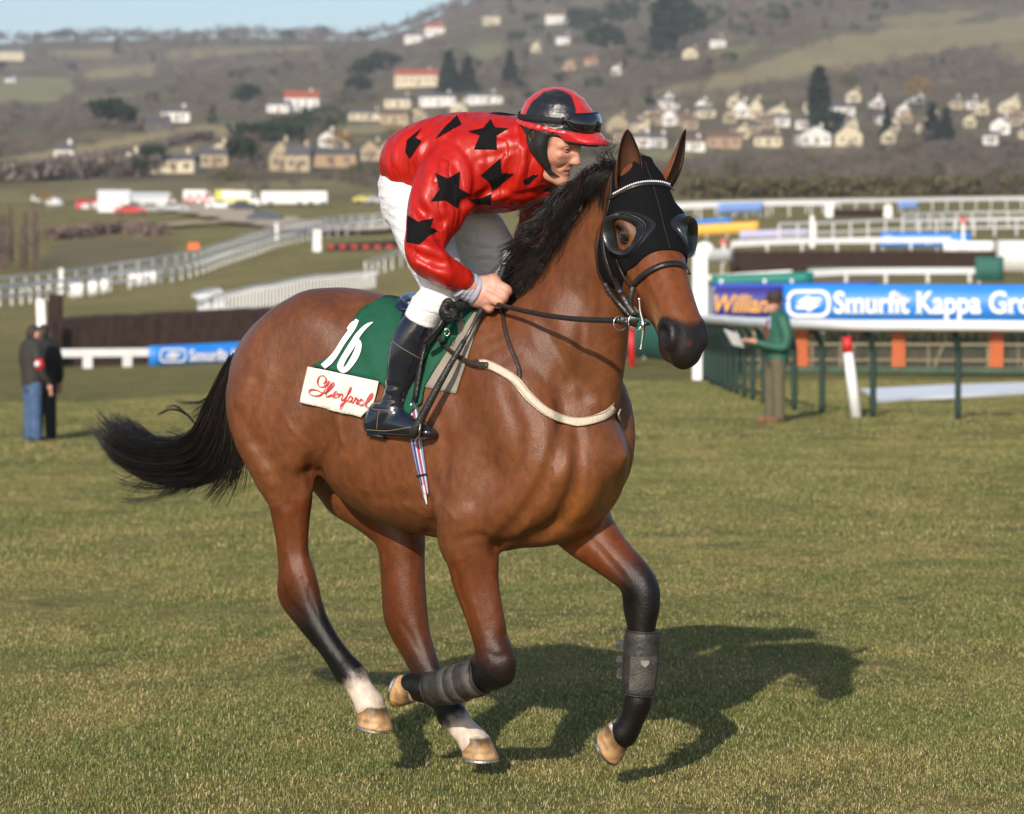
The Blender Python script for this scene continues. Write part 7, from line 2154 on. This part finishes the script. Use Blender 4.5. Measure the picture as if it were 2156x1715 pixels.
# ================================================================== houses on the hillside
m_cream = mat('cream render', (.62, .54, .38), .8, var=.08, vscale=.6); m_whouse = mat('white render', (.78, .76, .72), .8, var=.05, vscale=.6); m_stone = mat('honey stone', (.42, .34, .22), .85, var=.2, vscale=.8); m_brickh = mat('tan brick', (.40, .27, .17), .85, var=.15, vscale=.9)
m_slate = mat('slate roof', (.10, .095, .10), .8, var=.2, vscale=1); m_tile = mat('brown tile roof', (.16, .10, .075), .85, var=.2, vscale=1); m_rtile = mat('red tile roof', (.36, .085, .05), .85, var=.2, vscale=1)
m_win = mat('far window', (.03, .035, .045), .15)
def house(px, py, w, h, wall, roof, gable=False, label=None, long=False, d0=480):
    """px,py foot of the house in the working frame, w,h its size there"""
    p = ground(px, py, d0); s_ = p[1] / FPX
    Wm, Hm = max(4.5, w * s_), max(4.2, h * s_)
    e_ = empty('house', p, label, 'house', 'houses on the hillside', random.uniform(-.25, .25))
    D = min(9.0, max(5, Wm * .7)); eh = Hm * (.55 if gable else .60)
    MB().box((0, 0, eh / 2 - 1.0), (Wm, D, eh + 2.0)).build('wall', wall, e_)
    if gable:
        r_ = MB().prism([(-Wm / 2 - .25, eh - .1), (0, Hm), (Wm / 2 + .25, eh - .1)], D + .3, (0, D / 2 + .15, 0), (1, 0, 0), (0, 0, 1)).build('roof', roof, e_)
        MB().prism([(-Wm / 2, eh), (0, Hm - .35), (Wm / 2, eh)], .12, (0, -D / 2 - .10, 0), (1, 0, 0), (0, 0, 1)).build('gable', wall, e_)
    else:
        r_ = MB().prism([(-D / 2 - .3, eh), (0, Hm), (D / 2 + .3, eh)], Wm + .5, (-Wm / 2 - .25, 0, 0), (0, 1, 0), (0, 0, 1)).build('roof', roof, e_)
    MB().box((Wm * .3, 0, Hm + .3), (.7, .6, 1.5)).build('chimney', wall, r_)
    n = max(2, int(Wm / 3.0)); st_ = 2 if eh > 4.6 else 1
    for i in range(n):
        for k in range(st_):
            f_ = MB().box((-Wm / 2 + Wm * (i + .5) / n, -D / 2 - .025, eh * (.68 if (st_ == 2 and k) else (.30 if st_ == 2 else .5))), (1.1, .06, 1.2)).build('window', m_win, e_)
            MB().box((-Wm / 2 + Wm * (i + .5) / n, -D / 2 - .07, eh * (.68 if (st_ == 2 and k) else (.30 if st_ == 2 else .5))), (.07, .04, 1.2)).build('frame', m_whouse, f_)
    MB().box((Wm * .05, -D / 2 - .035, 1.0), (1.0, .08, 2.0)).build('door', m_tile, e_)
    return e_
HS_ = [  # left hillside
    (372, 258, 58, 30, m_whouse, m_slate, 0, 'white villa alone on the left hillside'), (590, 240, 46, 24, m_whouse, m_slate, 0, 'low white wing left of the large white villa'), (636, 238, 70, 42, m_whouse, m_rtile, 0, 'large white villa with red roofs above the dark hedge'), (878, 185, 90, 34, m_cream, m_rtile, 0, 'big cream house with long red roof above the bungalows'),
    (842, 230, 56, 26, m_cream, m_slate, 0, 'cream bungalow left of the white ones'), (924, 228, 74, 28, m_whouse, m_slate, 0, 'white bungalow with sloping roof behind the jockey back'), (1018, 222, 72, 24, m_whouse, m_slate, 0, 'long white bungalow left of the jockey cap'), (772, 256, 76, 22, m_cream, m_slate, 0, 'low cream house beneath the bungalows'),
    (836, 264, 60, 30, m_stone, m_tile, 0, 'stone house beneath the cream bungalow'), (876, 262, 46, 32, m_stone, m_tile, 1, 'stone gabled house just behind the jockey back'), (966, 244, 34, 26, m_cream, m_slate, 1, 'small cream gable under the white bungalow'), (590, 360, 40, 62, m_stone, m_slate, 1, 'tall stone gable at left of the old barn'), (632, 362, 52, 54, m_stone, m_slate, 0, 'old stone barn with weathered roof'), (700, 352, 110, 34, m_brickh, m_slate, 0, 'long brick range with grey roof right of the stone barn'),
    (372, 366, 92, 36, m_cream, m_slate, 0, 'grey roofed farmhouse on the left below the fields'), (276, 360, 36, 30, m_cream, m_slate, 1, 'cream gable of the farm at far left'), (452, 352, 60, 30, m_stone, m_slate, 0, 'grey roofed barn left of the dark round tree'), (462, 340, 30, 28, m_cream, m_slate, 1, 'small cream gable behind the grey barn'), (785, 340, 32, 40, m_stone, m_tile, 1, 'narrow stone gable left of the jockey'), (822, 342, 38, 44, m_stone, m_tile, 1, 'broad stone gable left of the jockey'), (690, 312, 26, 24, m_whouse, m_slate, 1, 'tiny white gable above the brick range'), (720, 320, 24, 24, m_cream, m_tile, 1, 'tiny cream gable above the brick range'),
    (25, 130, 60, 24, m_cream, m_slate, 0, 'cream house high on the far left edge'), (26, 176, 20, 12, m_whouse, m_slate, 0, 'tiny white hut in the pale left field'), (332, 278, 56, 18, m_slate, m_slate, 0, 'grey metal barn below the white villa'), (138, 342, 16, 12, m_whouse, m_slate, 0, 'tiny white shed in the tan field'), (872, 92, 36, 22, m_whouse, m_slate, 0, 'white house high on the wooded slope, left one'), (915, 78, 40, 26, m_whouse, m_rtile, 0, 'white house high on the wooded slope, right one'), (1034, 56, 36, 26, m_cream, m_slate, 0, 'cream house near the skyline left of the cap')]
for x, y, w, h, wl_, rf, gb, lab in [
    (190, 105, 100, 50, 0, 1, 0, 'white house with brown roof high on the hill above the cap'), (215, 195, 60, 44, 0, 0, 0, 'white house on the hill just above the cap peak'), (360, 180, 52, 42, 0, 0, 0, 'white house among dark trees right of the cap'), (100, 225, 40, 40, 1, 0, 1, 'small cream gable among trees above the cap'), (750, 250, 64, 44, 1, 0, 1, 'cream house at the foot of the tan hill field'), (860, 208, 64, 44, 0, 0, 0, 'grey white house above the tan hill field edge'), (330, 280, 54, 34, 2, 2, 0, 'reddish roofed house right of the cap'), (240, 300, 50, 40, 3, 1, 1, 'brick gable right above the goggles'), (440, 320, 40, 30, 0, 0, 1, 'tiny white gable in the brown wood'),
    (810, 500, 74, 44, 1, 0, 0, 'cream two storey house in the village left part'), (662, 535, 56, 66, 0, 0, 1, 'bright white gable above the near ear'), (745, 545, 60, 40, 2, 1, 0, 'stone house right of the bright white gable'), (960, 502, 64, 70, 0, 0, 1, 'white gabled house left of the tall dark conifer'), (1022, 502, 42, 84, 1, 0, 1, 'narrow cream gable left of the tall dark conifer'), (930, 455, 50, 46, 1, 1, 1, 'upper cream gable in the village'), (1110, 512, 96, 62, 1, 0, 1, 'pair of pale gables just left of the conifer'), (1118, 540, 88, 34, 0, 0, 0, 'white fronted house under the pale gables'), (1222, 545, 62, 40, 0, 0, 0, 'white low house at the conifer foot'), (1386, 500, 90, 56, 0, 0, 0, 'white banded house right of the conifer'), (1432, 430, 60, 46, 1, 1, 1, 'cream gable high right of the conifer'),
    (548, 625, 70, 60, 0, 0, 0, 'white row house by the horse ear, left'), (618, 622, 60, 52, 0, 0, 0, 'white row house by the horse ear, right'), (750, 640, 110, 36, 0, 1, 0, 'long low white building between the ears'), (882, 628, 144, 66, 3, 1, 0, 'tan brick house right of the far ear'), (1080, 620, 116, 56, 1, 1, 0, 'cream semi detached pair in the village middle'), (1262, 618, 130, 78, 0, 0, 1, 'large white house under the conifer'), (1412, 622, 112, 80, 1, 1, 1, 'big cream gable right of the large white house'), (440, 560, 90, 70, 2, 1, 1, 'tan gable just right of the goggles'), (545, 540, 60, 46, 1, 1, 0, 'cream house right of the goggles'), (600, 505, 50, 40, 2, 0, 0, 'stone house above the white row'),
    (1582, 585, 60, 56, 1, 1, 1, 'cream gable left of the dark conifers on the right'), (1700, 442, 44, 34, 0, 0, 1, 'small white gable under the orange tree'), (1930, 462, 48, 40, 0, 0, 0, 'white house high in the right village'), (1922, 540, 52, 50, 1, 1, 1, 'cream gable in the right village'), (2050, 570, 80, 70, 0, 0, 1, 'white house near the right edge'), (2080, 482, 84, 56, 1, 0, 1, 'cream house near the right edge, upper'), (2140, 520, 60, 50, 1, 1, 0, 'cream house at the right edge'), (2010, 612, 60, 50, 0, 0, 0, 'low white house near right edge, lowest'), (1800, 560, 56, 44, 2, 1, 0, 'stone house among conifers right'), (1650, 520, 50, 40, 2, 1, 1, 'stone gable left of conifers')]:
    HS_.append((1078 + .5 * x, .5 * y, .5 * w, .5 * h, (m_whouse, m_cream, m_stone, m_brickh)[wl_], (m_slate, m_tile, m_rtile)[rf], gb, lab))
for i in range(34):
    HS_.append((random.uniform(1300, 2200), random.uniform(222, 312), random.uniform(16, 27), random.uniform(13, 22), random.choice((m_whouse, m_cream, m_stone, m_cream)), random.choice((m_slate, m_tile)), random.random() < .5, 'small pale house closely set among the village houses'))
HPOS = []
for x, y, w, h, a_, b_, gb, lab in HS_:
    e_ = house(x, y, w, h, a_, b_, bool(gb), lab)
    HPOS.append((x, y, w, h))

# ================================================================== trees
m_bark = mat('winter bark', (.075, .055, .045), .9); 
def leafmat(name, c, c2):
    return mat(name, c, .9, col2=c2, vscale=.22, spec=.1)
TM = {'bare': leafmat('bare twigs', (.080, .066, .060), (.235, .192, .162)), 'red': leafmat('reddish twigs', (.110, .078, .070), (.250, .180, .150)), 'green': leafmat('evergreen leaf', (.020, .036, .020), (.045, .062, .030)), 'dark': leafmat('dark conifer needles', (.012, .022, .015), (.026, .038, .022)), 'gold': leafmat('golden willow twigs', (.24, .15, .045), (.34, .22, .07)), 'olive': leafmat('olive scrub', (.085, .078, .040), (.14, .115, .062))}
def tree_meshes(kind, n, seed, shape):
    """trunk mesh with limbs, and a crown of small faces, for a tree one unit high"""
    rnd = random.Random(seed)
    mb = MB(); mb.tube(np.array([(0, 0, -.06), (.005, 0, .25), (-.008, .005, .55), (0, 0, .85)]), [.022, .018, .011, .003], 5)
    clumps = []
    for i in range(9):
        z0 = rnd.uniform(.22, .6); a_ = rnd.uniform(0, 6.28)
        if shape == 'round': r_ = rnd.uniform(.18, .36); z1 = z0 + rnd.uniform(.12, .32)
        elif shape == 'tall': r_ = rnd.uniform(.05, .12); z1 = z0 + rnd.uniform(.1, .3)
        else: r_ = rnd.uniform(.08, .18) * (1.15 - z0); z1 = z0 + .05
        p = (r_ * math.cos(a_), r_ * math.sin(a_), z1); clumps.append(p)
        mb.tube(np.array([(0, 0, z0), (p[0] * .5, p[1] * .5, (z0 + z1) / 2 + .02), p]), [.009, .006, .002], 4)
    tr = mb.mesh('trunk'); tr.materials.append(m_bark)
    V, Fc = [], []
    for i in range(n):
        if shape == 'round':
            if rnd.random() < .7:
                c = rnd.choice(clumps); p = np.array([c[0] + rnd.gauss(0, .075), c[1] + rnd.gauss(0, .075), c[2] + rnd.gauss(0, .075)])
            else:
                t = rnd.uniform(0, 6.28); r_ = .33 * math.sqrt(rnd.random()); z = .62 + .33 * rnd.uniform(-1, 1) * math.sqrt(max(0, 1 - (r_ / .36) ** 2)); p = np.array([r_ * math.cos(t), r_ * math.sin(t), z])
        elif shape == 'cone':
            z = rnd.random() ** 1.3 * .93 + .06; r_ = (.24 * (1 - z) ** .8 + .015) * (.5 + .5 * rnd.random()); t = rnd.uniform(0, 6.28); p = np.array([r_ * math.cos(t), r_ * math.sin(t), z])
        elif shape == 'tall':
            z = rnd.uniform(.08, 1.0); r_ = .13 * math.sin(math.pi * min(1, (z + .12) / 1.14)) ** .5 * math.sqrt(rnd.random()); t = rnd.uniform(0, 6.28); p = np.array([r_ * math.cos(t), r_ * math.sin(t), z])
        else:                                                         # bush
            t = rnd.uniform(0, 6.28); r_ = .62 * math.sqrt(rnd.random()); z = rnd.random() * .92 * math.sqrt(max(.05, 1 - (r_ / .66) ** 2)); p = np.array([r_ * math.cos(t), r_ * math.sin(t), z])
        s_ = {'bare': .05, 'red': .05, 'olive': .06, 'gold': .05}.get(kind, .06) * rnd.uniform(.6, 1.4)
        if shape == 'bush': s_ *= 1.5
        d1 = np.array([rnd.gauss(0, 1), rnd.gauss(0, 1), rnd.gauss(.5 if kind in ('bare', 'red') else 0, 1)]); d1 /= np.linalg.norm(d1); d2 = np.cross(d1, [rnd.gauss(0, 1), rnd.gauss(0, 1), rnd.gauss(0, 1)]); d2 /= np.linalg.norm(d2) + 1e-9
        thin = .28 if kind in ('bare', 'red', 'gold') else .7
        q = len(V); V += [p - d1 * s_, p + d2 * s_ * thin, p + d1 * s_, p - d2 * s_ * thin]; Fc.append((q, q + 1, q + 2, q + 3))
    cr = mesh_np('crown', np.array(V), np.array(Fc)); cr.materials.append(TM[kind])
    return tr, cr
PROTO = {}
for key, (kind, n, shape) in {'bare1': ('bare', 420, 'round'), 'bare2': ('bare', 420, 'round'), 'red1': ('red', 420, 'round'), 'green1': ('green', 520, 'round'), 'green2': ('green', 520, 'round'), 'dark1': ('dark', 520, 'tall'), 'cone1': ('dark', 420, 'cone'), 'gold1': ('gold', 420, 'round'), 'sap': ('red', 260, 'tall'), 'olive1': ('olive', 320, 'bush'), 'bush1': ('bare', 320, 'bush'), 'bushg': ('green', 320, 'bush')}.items():
    PROTO[key] = tree_meshes(kind, n, hash(key) % 1000 if False else sum(map(ord, key)), shape)
def tree(key, px, py, hpx, label, group, d0=480, wide=1.0, cat='tree', name='tree', p=None):
    p = ground(px, py, d0) if p is None else p
    h = hpx * p[1] / FPX
    e_ = empty(name, p, label, cat, group, random.uniform(0, 6.28)); e_.scale = (h * wide, h * wide, h)
    for nm, me in zip(('trunk', 'crown'), PROTO[key]):
        o = bpy.data.objects.new(nm, me); COL.objects.link(o); o.parent = e_
    return e_
# trees one can pick out
for key, px, py, hpx, wd, lab in (
    ('dark1', 1722, 292, 145, 1.15, 'tall dark columnar conifer standing over the village'), ('green1', 1740, 300, 70, 1.4, 'dark bushy evergreen at the foot of the tall conifer'), ('gold1', 1930, 232, 78, 1.0, 'golden orange tree on the right slope above the village'), ('gold1', 1725, 265, 40, .9, 'little golden tree by the tall conifer'),
    ('green1', 508, 358, 70, 1.15, 'dark round evergreen by the farm on the left'), ('green2', 325, 368, 66, .95, 'dark tall evergreen beside the left farm'), ('green2', 298, 376, 44, .8, 'small dark evergreen left of the tall farm one'), ('green1', 520, 236, 60, 1.3, 'dark evergreen left of the large white villa'), ('green1', 230, 275, 70, 1.6, 'broad dark evergreen on the left hillside'), ('green2', 270, 280, 60, 1.2, 'rounded dark evergreen next to the broad one'), ('gold1', 716, 330, 66, 1.2, 'golden willow behind the brick range'), ('gold1', 830, 300, 44, 1.0, 'golden willow by the stone gables'),
    ('cone1', 945, 200, 90, 1.3, 'dark conifer by the red roofed house, left'), ('cone1', 985, 198, 78, 1.3, 'dark conifer by the red roofed house, right'), ('cone1', 1075, 190, 80, 1.2, 'dark conifer left of the cap'), ('green1', 770, 180, 60, 1.5, 'dark evergreen clump left of the red roof'), ('green2', 810, 170, 62, 1.4, 'dark rounded evergreen above the bungalows'), ('green1', 755, 215, 55, 1.3, 'dark evergreen above the low cream house'),
    ('dark1', 1398, 130, 130, 1.6, 'tallest dark cypress in the hill wood'), ('green1', 1440, 110, 110, 1.1, 'great dark evergreen right of the cypress'), ('green2', 1415, 110, 120, 1.2, 'dark evergreen behind the cypress'), ('green1', 1275, 130, 80, 1.3, 'dark evergreen clump above the helmet'), ('green2', 1230, 85, 70, 1.3, 'dark evergreen up slope above the helmet'), ('green1', 1310, 70, 70, 1.3, 'dark evergreen near the top right of the cap'), ('cone1', 1865, 300, 75, 1.0, 'dark conifer in the right village, left'), ('cone1', 1960, 300, 80, 1.2, 'dark conifer in the right village, middle'), ('cone1', 1990, 296, 70, 1.2, 'dark conifer in the right village, right'), ('gold1', 95, 445, 50, 1.0, 'pale bare tree behind the helicopter')):
    tree(key, px, py, hpx, lab, None, 480 if py < 420 else 330, wd)
# dark hedge on the left slope
def hedge(label, pix, h, key, n, d0, group='hedges'):
    Q = crom(np.array([ground(x, y, d0) for x, y in pix]), 12)
    e_ = empty('hedge', Q[0], label, 'hedge', group)
    q = Q[RNG.integers(0, len(Q), n)] + RNG.normal(0, 1, (n, 3)) * np.array([h * .6, h * .45, 0])
    q[:, 2] = height(q[:, 0], q[:, 1]) + RNG.random(n) ** .8 * h
    s_ = (RNG.uniform(.3, .9, n) * h * .22)[:, None]
    d1 = RNG.normal(0, 1, (n, 3)); d1 /= np.linalg.norm(d1, axis=1)[:, None]; d2 = np.cross(d1, RNG.normal(0, 1, (n, 3))); d2 /= np.linalg.norm(d2, axis=1)[:, None]
    V = (np.stack([q - d1 * s_, q + d2 * s_, q + d1 * s_, q - d2 * s_], 1) - Q[0]).reshape(-1, 3); Fc = np.arange(len(V)).reshape(-1, 4)
    o = link('foliage', mesh_np('foliage', V, Fc), TM[key], e_, False); o['kind'] = 'stuff'
    MB().tube(Q - Q[0] + np.array([0, 0, h * .22]), h * .32, 6).build('stems', TM[key], e_)
hedge('long dark green hedge sloping below the large white villa', [(520, 300), (600, 292), (680, 262), (700, 244)], 4.6, 'green', 3600, 700)
hedge('brown hedge between the two tan fields on the left', [(100, 360), (240, 336), (380, 305), (440, 298)], 2.6, 'bare', 2200, 500)
hedge('brown hedge below the tan fields at far left', [(-40, 385), (60, 384), (180, 378), (300, 372)], 4.0, 'bare', 2500, 450)
hedge('long low hedge under the village on the right', [(1440, 420), (1600, 418), (1800, 416), (2000, 413), (2200, 408)], 3.0, 'olive', 3600, 380)
hedge('reddish scrub hedge on the bank at left', [(110, 508), (180, 500), (260, 492), (330, 500)], 1.3, 'red', 2600, 230)
# clump of straight saplings at the left edge
for i in range(22):
    px = random.uniform(-30, 88); Y = random.uniform(236, 262)
    tree('sap', px, 0, random.uniform(90, 128), 'slender reddish sapling in the clump at the left edge', 'saplings at the left edge', wide=.42, name='sapling', p=stand(px, Y))
# straight row of poplars in the upper right
for i, px in enumerate((1675, 1692, 1706, 1728, 1744)):
    tree('sap', px, 108, random.uniform(80, 98), 'tall slim bare poplar in the row on the upper hill', 'poplar row', wide=.26)
# scattered individual trees and bushes, then the wood as a mass
def infield(x, y):
    for poly, c in FIELDS:
        r_ = False; x1, y1 = poly[-1]
        for x2, y2 in poly:
            if (y1 > y) != (y2 > y) and x < (x2 - x1) * (y - y1) / (y2 - y1) + x1: r_ = not r_
            x1, y1 = x2, y2
        if r_: return True
    return False
def nearhouse(px, py):
    return any(abs(px - x) < w * .6 + 5 and -4 < py - y + h < h + 24 for x, y, w, h in HPOS)
def clear(px, py):
    return not infield(px, py) and not infield(px, py - 10) and not infield(px, py - 20) and not nearhouse(px, py)
cnt = 0; tries = 0
while cnt < 170 and tries < 4000:
    tries += 1
    px = random.uniform(-60, 2230); py = random.uniform(355, 420) if random.random() < .5 else random.uniform(140, 355)
    if 390 > px > 0 and py > 385 or not clear(px, py): continue
    key = random.choices(['bare1', 'bare2', 'red1', 'olive1', 'bush1', 'green1'], [4, 4, 3, 3, 2, 1.2])[0]
    if py > 310: key = random.choice(['bare1', 'bush1', 'olive1', 'olive1', 'bare2', 'bush1'])
    lab = {'b': 'bare brown winter tree or bush among the hillside scrub', 'r': 'reddish bare winter tree among the hillside wood', 'o': 'olive brown bush in the scrub below the village', 'g': 'dark evergreen tree among the hillside wood'}[key[0]]
    tree(key, px, py, random.uniform(20, 38) if py > 200 else random.uniform(16, 30), lab, {'b': 'bare hillside trees', 'r': 'reddish hillside trees', 'o': 'olive scrub bushes', 'g': 'hillside evergreens'}[key[0]], 440, random.uniform(.9, 1.4))
    cnt += 1
# woodland mass
BK = {}
for key in ('bare1', 'bare2', 'red1', 'green1', 'cone1', 'olive1', 'bush1'):
    me = PROTO[key][1]; n = len(me.vertices); co = np.empty(n * 3, np.float32); me.vertices.foreach_get('co', co)
    q = co.reshape(-1, 4, 3); BK[key] = q[np.random.default_rng(3).permutation(len(q))[:88]]
acc = {}
tries = 0; made = 0
while made < 8200 and tries < 48000:
    tries += 1
    px = random.uniform(-350, 2500) if random.random() < .78 else random.choice((random.uniform(-1200, -350), random.uniform(2500, 3400))); py = random.uniform(-60, 415) if random.random() < .8 else random.uniform(330, 416)
    ridge = made < 700
    if ridge: px = random.uniform(-900, 1010); py = -500
    if py > 385 and px < 950: continue
    if not clear(px, py): continue
    if ridge:                                                       # the wooded skyline
        r_ = GR[int(np.clip(round((px - GP[0]) / 20), 0, len(GP) - 1))]; p = stand(px, GD[int(np.argmin(r_))] * random.uniform(.90, 1.0))
    else:
        p = ground(px, py, 430)
    if p[1] > 3300: continue
    key = random.choices(['bare1', 'bare2', 'red1', 'green1', 'cone1', 'bush1', 'olive1'], [5, 5, 3, 2.2 if py < 150 and 1050 < px < 1650 else (1.6 if vnoise(np.array([p[0], p[1], 0.]), .006, 5) > .35 else .35), .6 if py < 150 and px > 1050 else .15, 1.5, 1.5 if py > 330 else .3])[0]
    if py > 340 and key in ('green1', 'cone1'): key = 'olive1'
    h = random.choice((random.uniform(15, 28), random.uniform(22, 42))) * min(p[1], 2400) / FPX
    if key in ('bush1', 'olive1') or py > 345: h *= .75
    a_ = random.uniform(0, 6.28); ca, sa = math.cos(a_), math.sin(a_)
    q = BK[key] * np.array([h * 1.25, h * 1.25, h]); x = q[..., 0] * ca - q[..., 1] * sa; y = q[..., 0] * sa + q[..., 1] * ca
    c = q.mean(1, keepdims=True); qq = np.stack([x, y, q[..., 2]], -1); c2 = qq.mean(1, keepdims=True); qq = c2 + (qq - c2) * 1.45
    acc.setdefault(PROTO[key][1].materials[0].name, []).append(qq + p); made += 1
for nm, L in acc.items():
    V = np.concatenate(L).reshape(-1, 3); Fc = np.arange(len(V)).reshape(-1, 4)
    o = link('woodland', mesh_np('woodland', V, Fc), bpy.data.materials[nm], None, False)
    tag(o, {'bare twigs': 'mass of bare brown winter woodland over the hills', 'reddish twigs': 'mass of reddish bare woodland over the hills', 'evergreen leaf': 'scattered dark evergreen growth in the hill woods', 'dark conifer needles': 'scattered dark conifers in the hill woods', 'olive scrub': 'mass of olive scrub below the village'}[nm], 'woodland', None, 'stuff')
# ================================================================== turf: blades instanced over the near ground
def tuft(seed, n, spread, hmin, hmax):
    rnd = random.Random(seed); V, Fc, C = [], [], []
    for i in range(n):
        x, y = rnd.gauss(0, spread), rnd.gauss(0, spread); h = rnd.uniform(hmin, hmax); a_ = rnd.uniform(0, 6.28); w = rnd.uniform(.0011, .0022)
        lean = abs(rnd.gauss(1.1, .6)) * h; dx, dy = math.cos(a_), math.sin(a_); sx, sy = -dy * w, dx * w
        q = len(V)
        V += [(x - sx, y - sy, -.004), (x + sx, y + sy, -.004), (x + dx * lean * .35 + sx * .8, y + dy * lean * .35 + sy * .8, h * .6), (x + dx * lean * .35 - sx * .8, y + dy * lean * .35 - sy * .8, h * .6), (x + dx * lean, y + dy * lean, h)]
        Fc += [(q, q + 1, q + 2, q + 3), (q + 3, q + 2, q + 4)]
        t = rnd.random()
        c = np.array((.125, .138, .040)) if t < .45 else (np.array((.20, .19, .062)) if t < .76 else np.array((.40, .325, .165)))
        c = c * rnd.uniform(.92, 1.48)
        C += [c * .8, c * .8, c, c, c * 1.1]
    me = mesh_np('tuft', np.array(V), Fc); setcol(me, 'blade', np.array(C))
    return me
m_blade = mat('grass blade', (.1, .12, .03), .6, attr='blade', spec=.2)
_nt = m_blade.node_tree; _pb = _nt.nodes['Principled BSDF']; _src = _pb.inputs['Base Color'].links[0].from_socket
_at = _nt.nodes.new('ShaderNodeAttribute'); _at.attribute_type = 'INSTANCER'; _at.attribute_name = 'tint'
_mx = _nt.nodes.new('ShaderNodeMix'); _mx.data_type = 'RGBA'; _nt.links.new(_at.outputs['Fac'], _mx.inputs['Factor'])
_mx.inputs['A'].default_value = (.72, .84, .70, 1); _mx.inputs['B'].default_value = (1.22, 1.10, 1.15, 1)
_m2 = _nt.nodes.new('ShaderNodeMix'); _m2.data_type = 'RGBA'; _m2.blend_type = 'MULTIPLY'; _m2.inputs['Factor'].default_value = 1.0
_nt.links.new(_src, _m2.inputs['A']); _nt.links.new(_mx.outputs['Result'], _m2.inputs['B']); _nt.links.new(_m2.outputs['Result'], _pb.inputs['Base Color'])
protos = []
for k in range(4):
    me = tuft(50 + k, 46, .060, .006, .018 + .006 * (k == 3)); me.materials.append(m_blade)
    o = bpy.data.objects.new('grass_tuft_source', me); protos.append(o)
gcol = bpy.data.collections.new('grass_sources')
for o in protos: gcol.objects.link(o)
pts = []
def scatter(d0, d1, dens, wfac, ex=0):
    n = int(dens * (d1 - d0) * (d0 + d1) / 2 * .36 * wfac * (2400 + 2 * ex) / 2400)
    Y = np.sqrt(RNG.uniform(d0 ** 2, d1 ** 2, n)); px = RNG.uniform(-120 - ex, 2280 + ex, n)
    X = (px - CX) / FPX * Y
    return np.stack([X, Y], 1)
P2 = np.concatenate([scatter(8.0, 13, 300, 1.2, 1100), scatter(13, 20, 170, 1.1, 1000), scatter(20, 34, 75, 1.1, 800), scatter(34, 58, 22, 1.1, 800)])
# thin and clump
nz = vnoise(np.stack([P2[:, 0], P2[:, 1], 0 * P2[:, 0]], 1), 1.6, 77)
P2 = P2[RNG.random(len(P2)) < .78 + .3 * nz]
gv = np.stack([P2[:, 0], P2[:, 1], height(P2[:, 0], P2[:, 1])], 1)
# follow the terrain facets
gme = bpy.data.meshes.new('grass'); gme.vertices.add(len(gv)); gme.vertices.foreach_set('co', gv.astype(np.float32).ravel()); gme.update()
nz2 = vnoise(np.stack([P2[:, 0], P2[:, 1], 0 * P2[:, 0]], 1), .9, 78)
at_s = gme.attributes.new('sz', 'FLOAT', 'POINT'); at_s.data.foreach_set('value', ((.85 + .45 * nz2 + .25 * RNG.random(len(gv))) * np.where(P2[:, 1] > 20, 1.35, 1.0) * np.where(P2[:, 1] > 34, 1.5, 1.0)).astype(np.float32))
_q = np.stack([P2[:, 0], P2[:, 1], 0 * P2[:, 0]], 1)
tint = np.clip(.5 + .55 * vnoise(_q, 1.3, 91) + .45 * vnoise(_q, 3.5, 92) + .25 * vnoise(_q, 9, 93), 0, 1)
at_t = gme.attributes.new('tint', 'FLOAT', 'POINT'); at_t.data.foreach_set('value', tint.astype(np.float32))
at_r = gme.attributes.new('rt', 'FLOAT', 'POINT'); at_r.data.foreach_set('value', RNG.uniform(0, 6.28, len(gv)).astype(np.float32))
gobj = link('grass', gme, None, None, False); tag(gobj, 'short winter turf of the racecourse', 'grass', None, 'stuff')
ng = bpy.data.node_groups.new('grass', 'GeometryNodeTree')
ng.interface.new_socket('Geometry', in_out='INPUT', socket_type='NodeSocketGeometry'); ng.interface.new_socket('Geometry', in_out='OUTPUT', socket_type='NodeSocketGeometry')
gi = ng.nodes.new('NodeGroupInput'); go = ng.nodes.new('NodeGroupOutput')
iop = ng.nodes.new('GeometryNodeInstanceOnPoints'); ci = ng.nodes.new('GeometryNodeCollectionInfo'); ci.inputs['Collection'].default_value = gcol; ci.inputs['Separate Children'].default_value = True; ci.inputs['Reset Children'].default_value = True
iop.inputs['Pick Instance'].default_value = True
na = ng.nodes.new('GeometryNodeInputNamedAttribute'); na.data_type = 'FLOAT'; na.inputs[0].default_value = 'sz'
nr = ng.nodes.new('GeometryNodeInputNamedAttribute'); nr.data_type = 'FLOAT'; nr.inputs[0].default_value = 'rt'
cx_ = ng.nodes.new('ShaderNodeCombineXYZ')
m2p = ng.nodes.new('GeometryNodeMeshToPoints')
lk = ng.links.new
lk(gi.outputs[0], m2p.inputs[0]); lk(m2p.outputs[0], iop.inputs['Points']); lk(ci.outputs[0], iop.inputs['Instance'])
lk(nr.outputs[0], cx_.inputs['Z']); lk(cx_.outputs[0], iop.inputs['Rotation']); lk(na.outputs[0], iop.inputs['Scale'])
lk(iop.outputs[0], go.inputs[0])
md = gobj.modifiers.new('turf', 'NODES'); md.node_group = ng
# ================================================================== air: thin even haze over the whole valley
mb = MB(); mb.box((0, 2680, 218), (15600, 5500, 440))
mz = bpy.data.materials.new('haze air'); mz.use_nodes = True
nz_ = mz.node_tree.nodes; nz_.clear()
vo = nz_.new('ShaderNodeVolumePrincipled'); vo.inputs['Color'].default_value = (.84, .90, 1.0, 1); vo.inputs['Density'].default_value = .000125; vo.inputs['Anisotropy'].default_value = .0
oo = nz_.new('ShaderNodeOutputMaterial'); mz.node_tree.links.new(vo.outputs[0], oo.inputs['Volume'])
hz = mb.build('haze', mz); tag(hz, 'pale haze hanging over the valley and hills', 'haze', None, 'stuff')
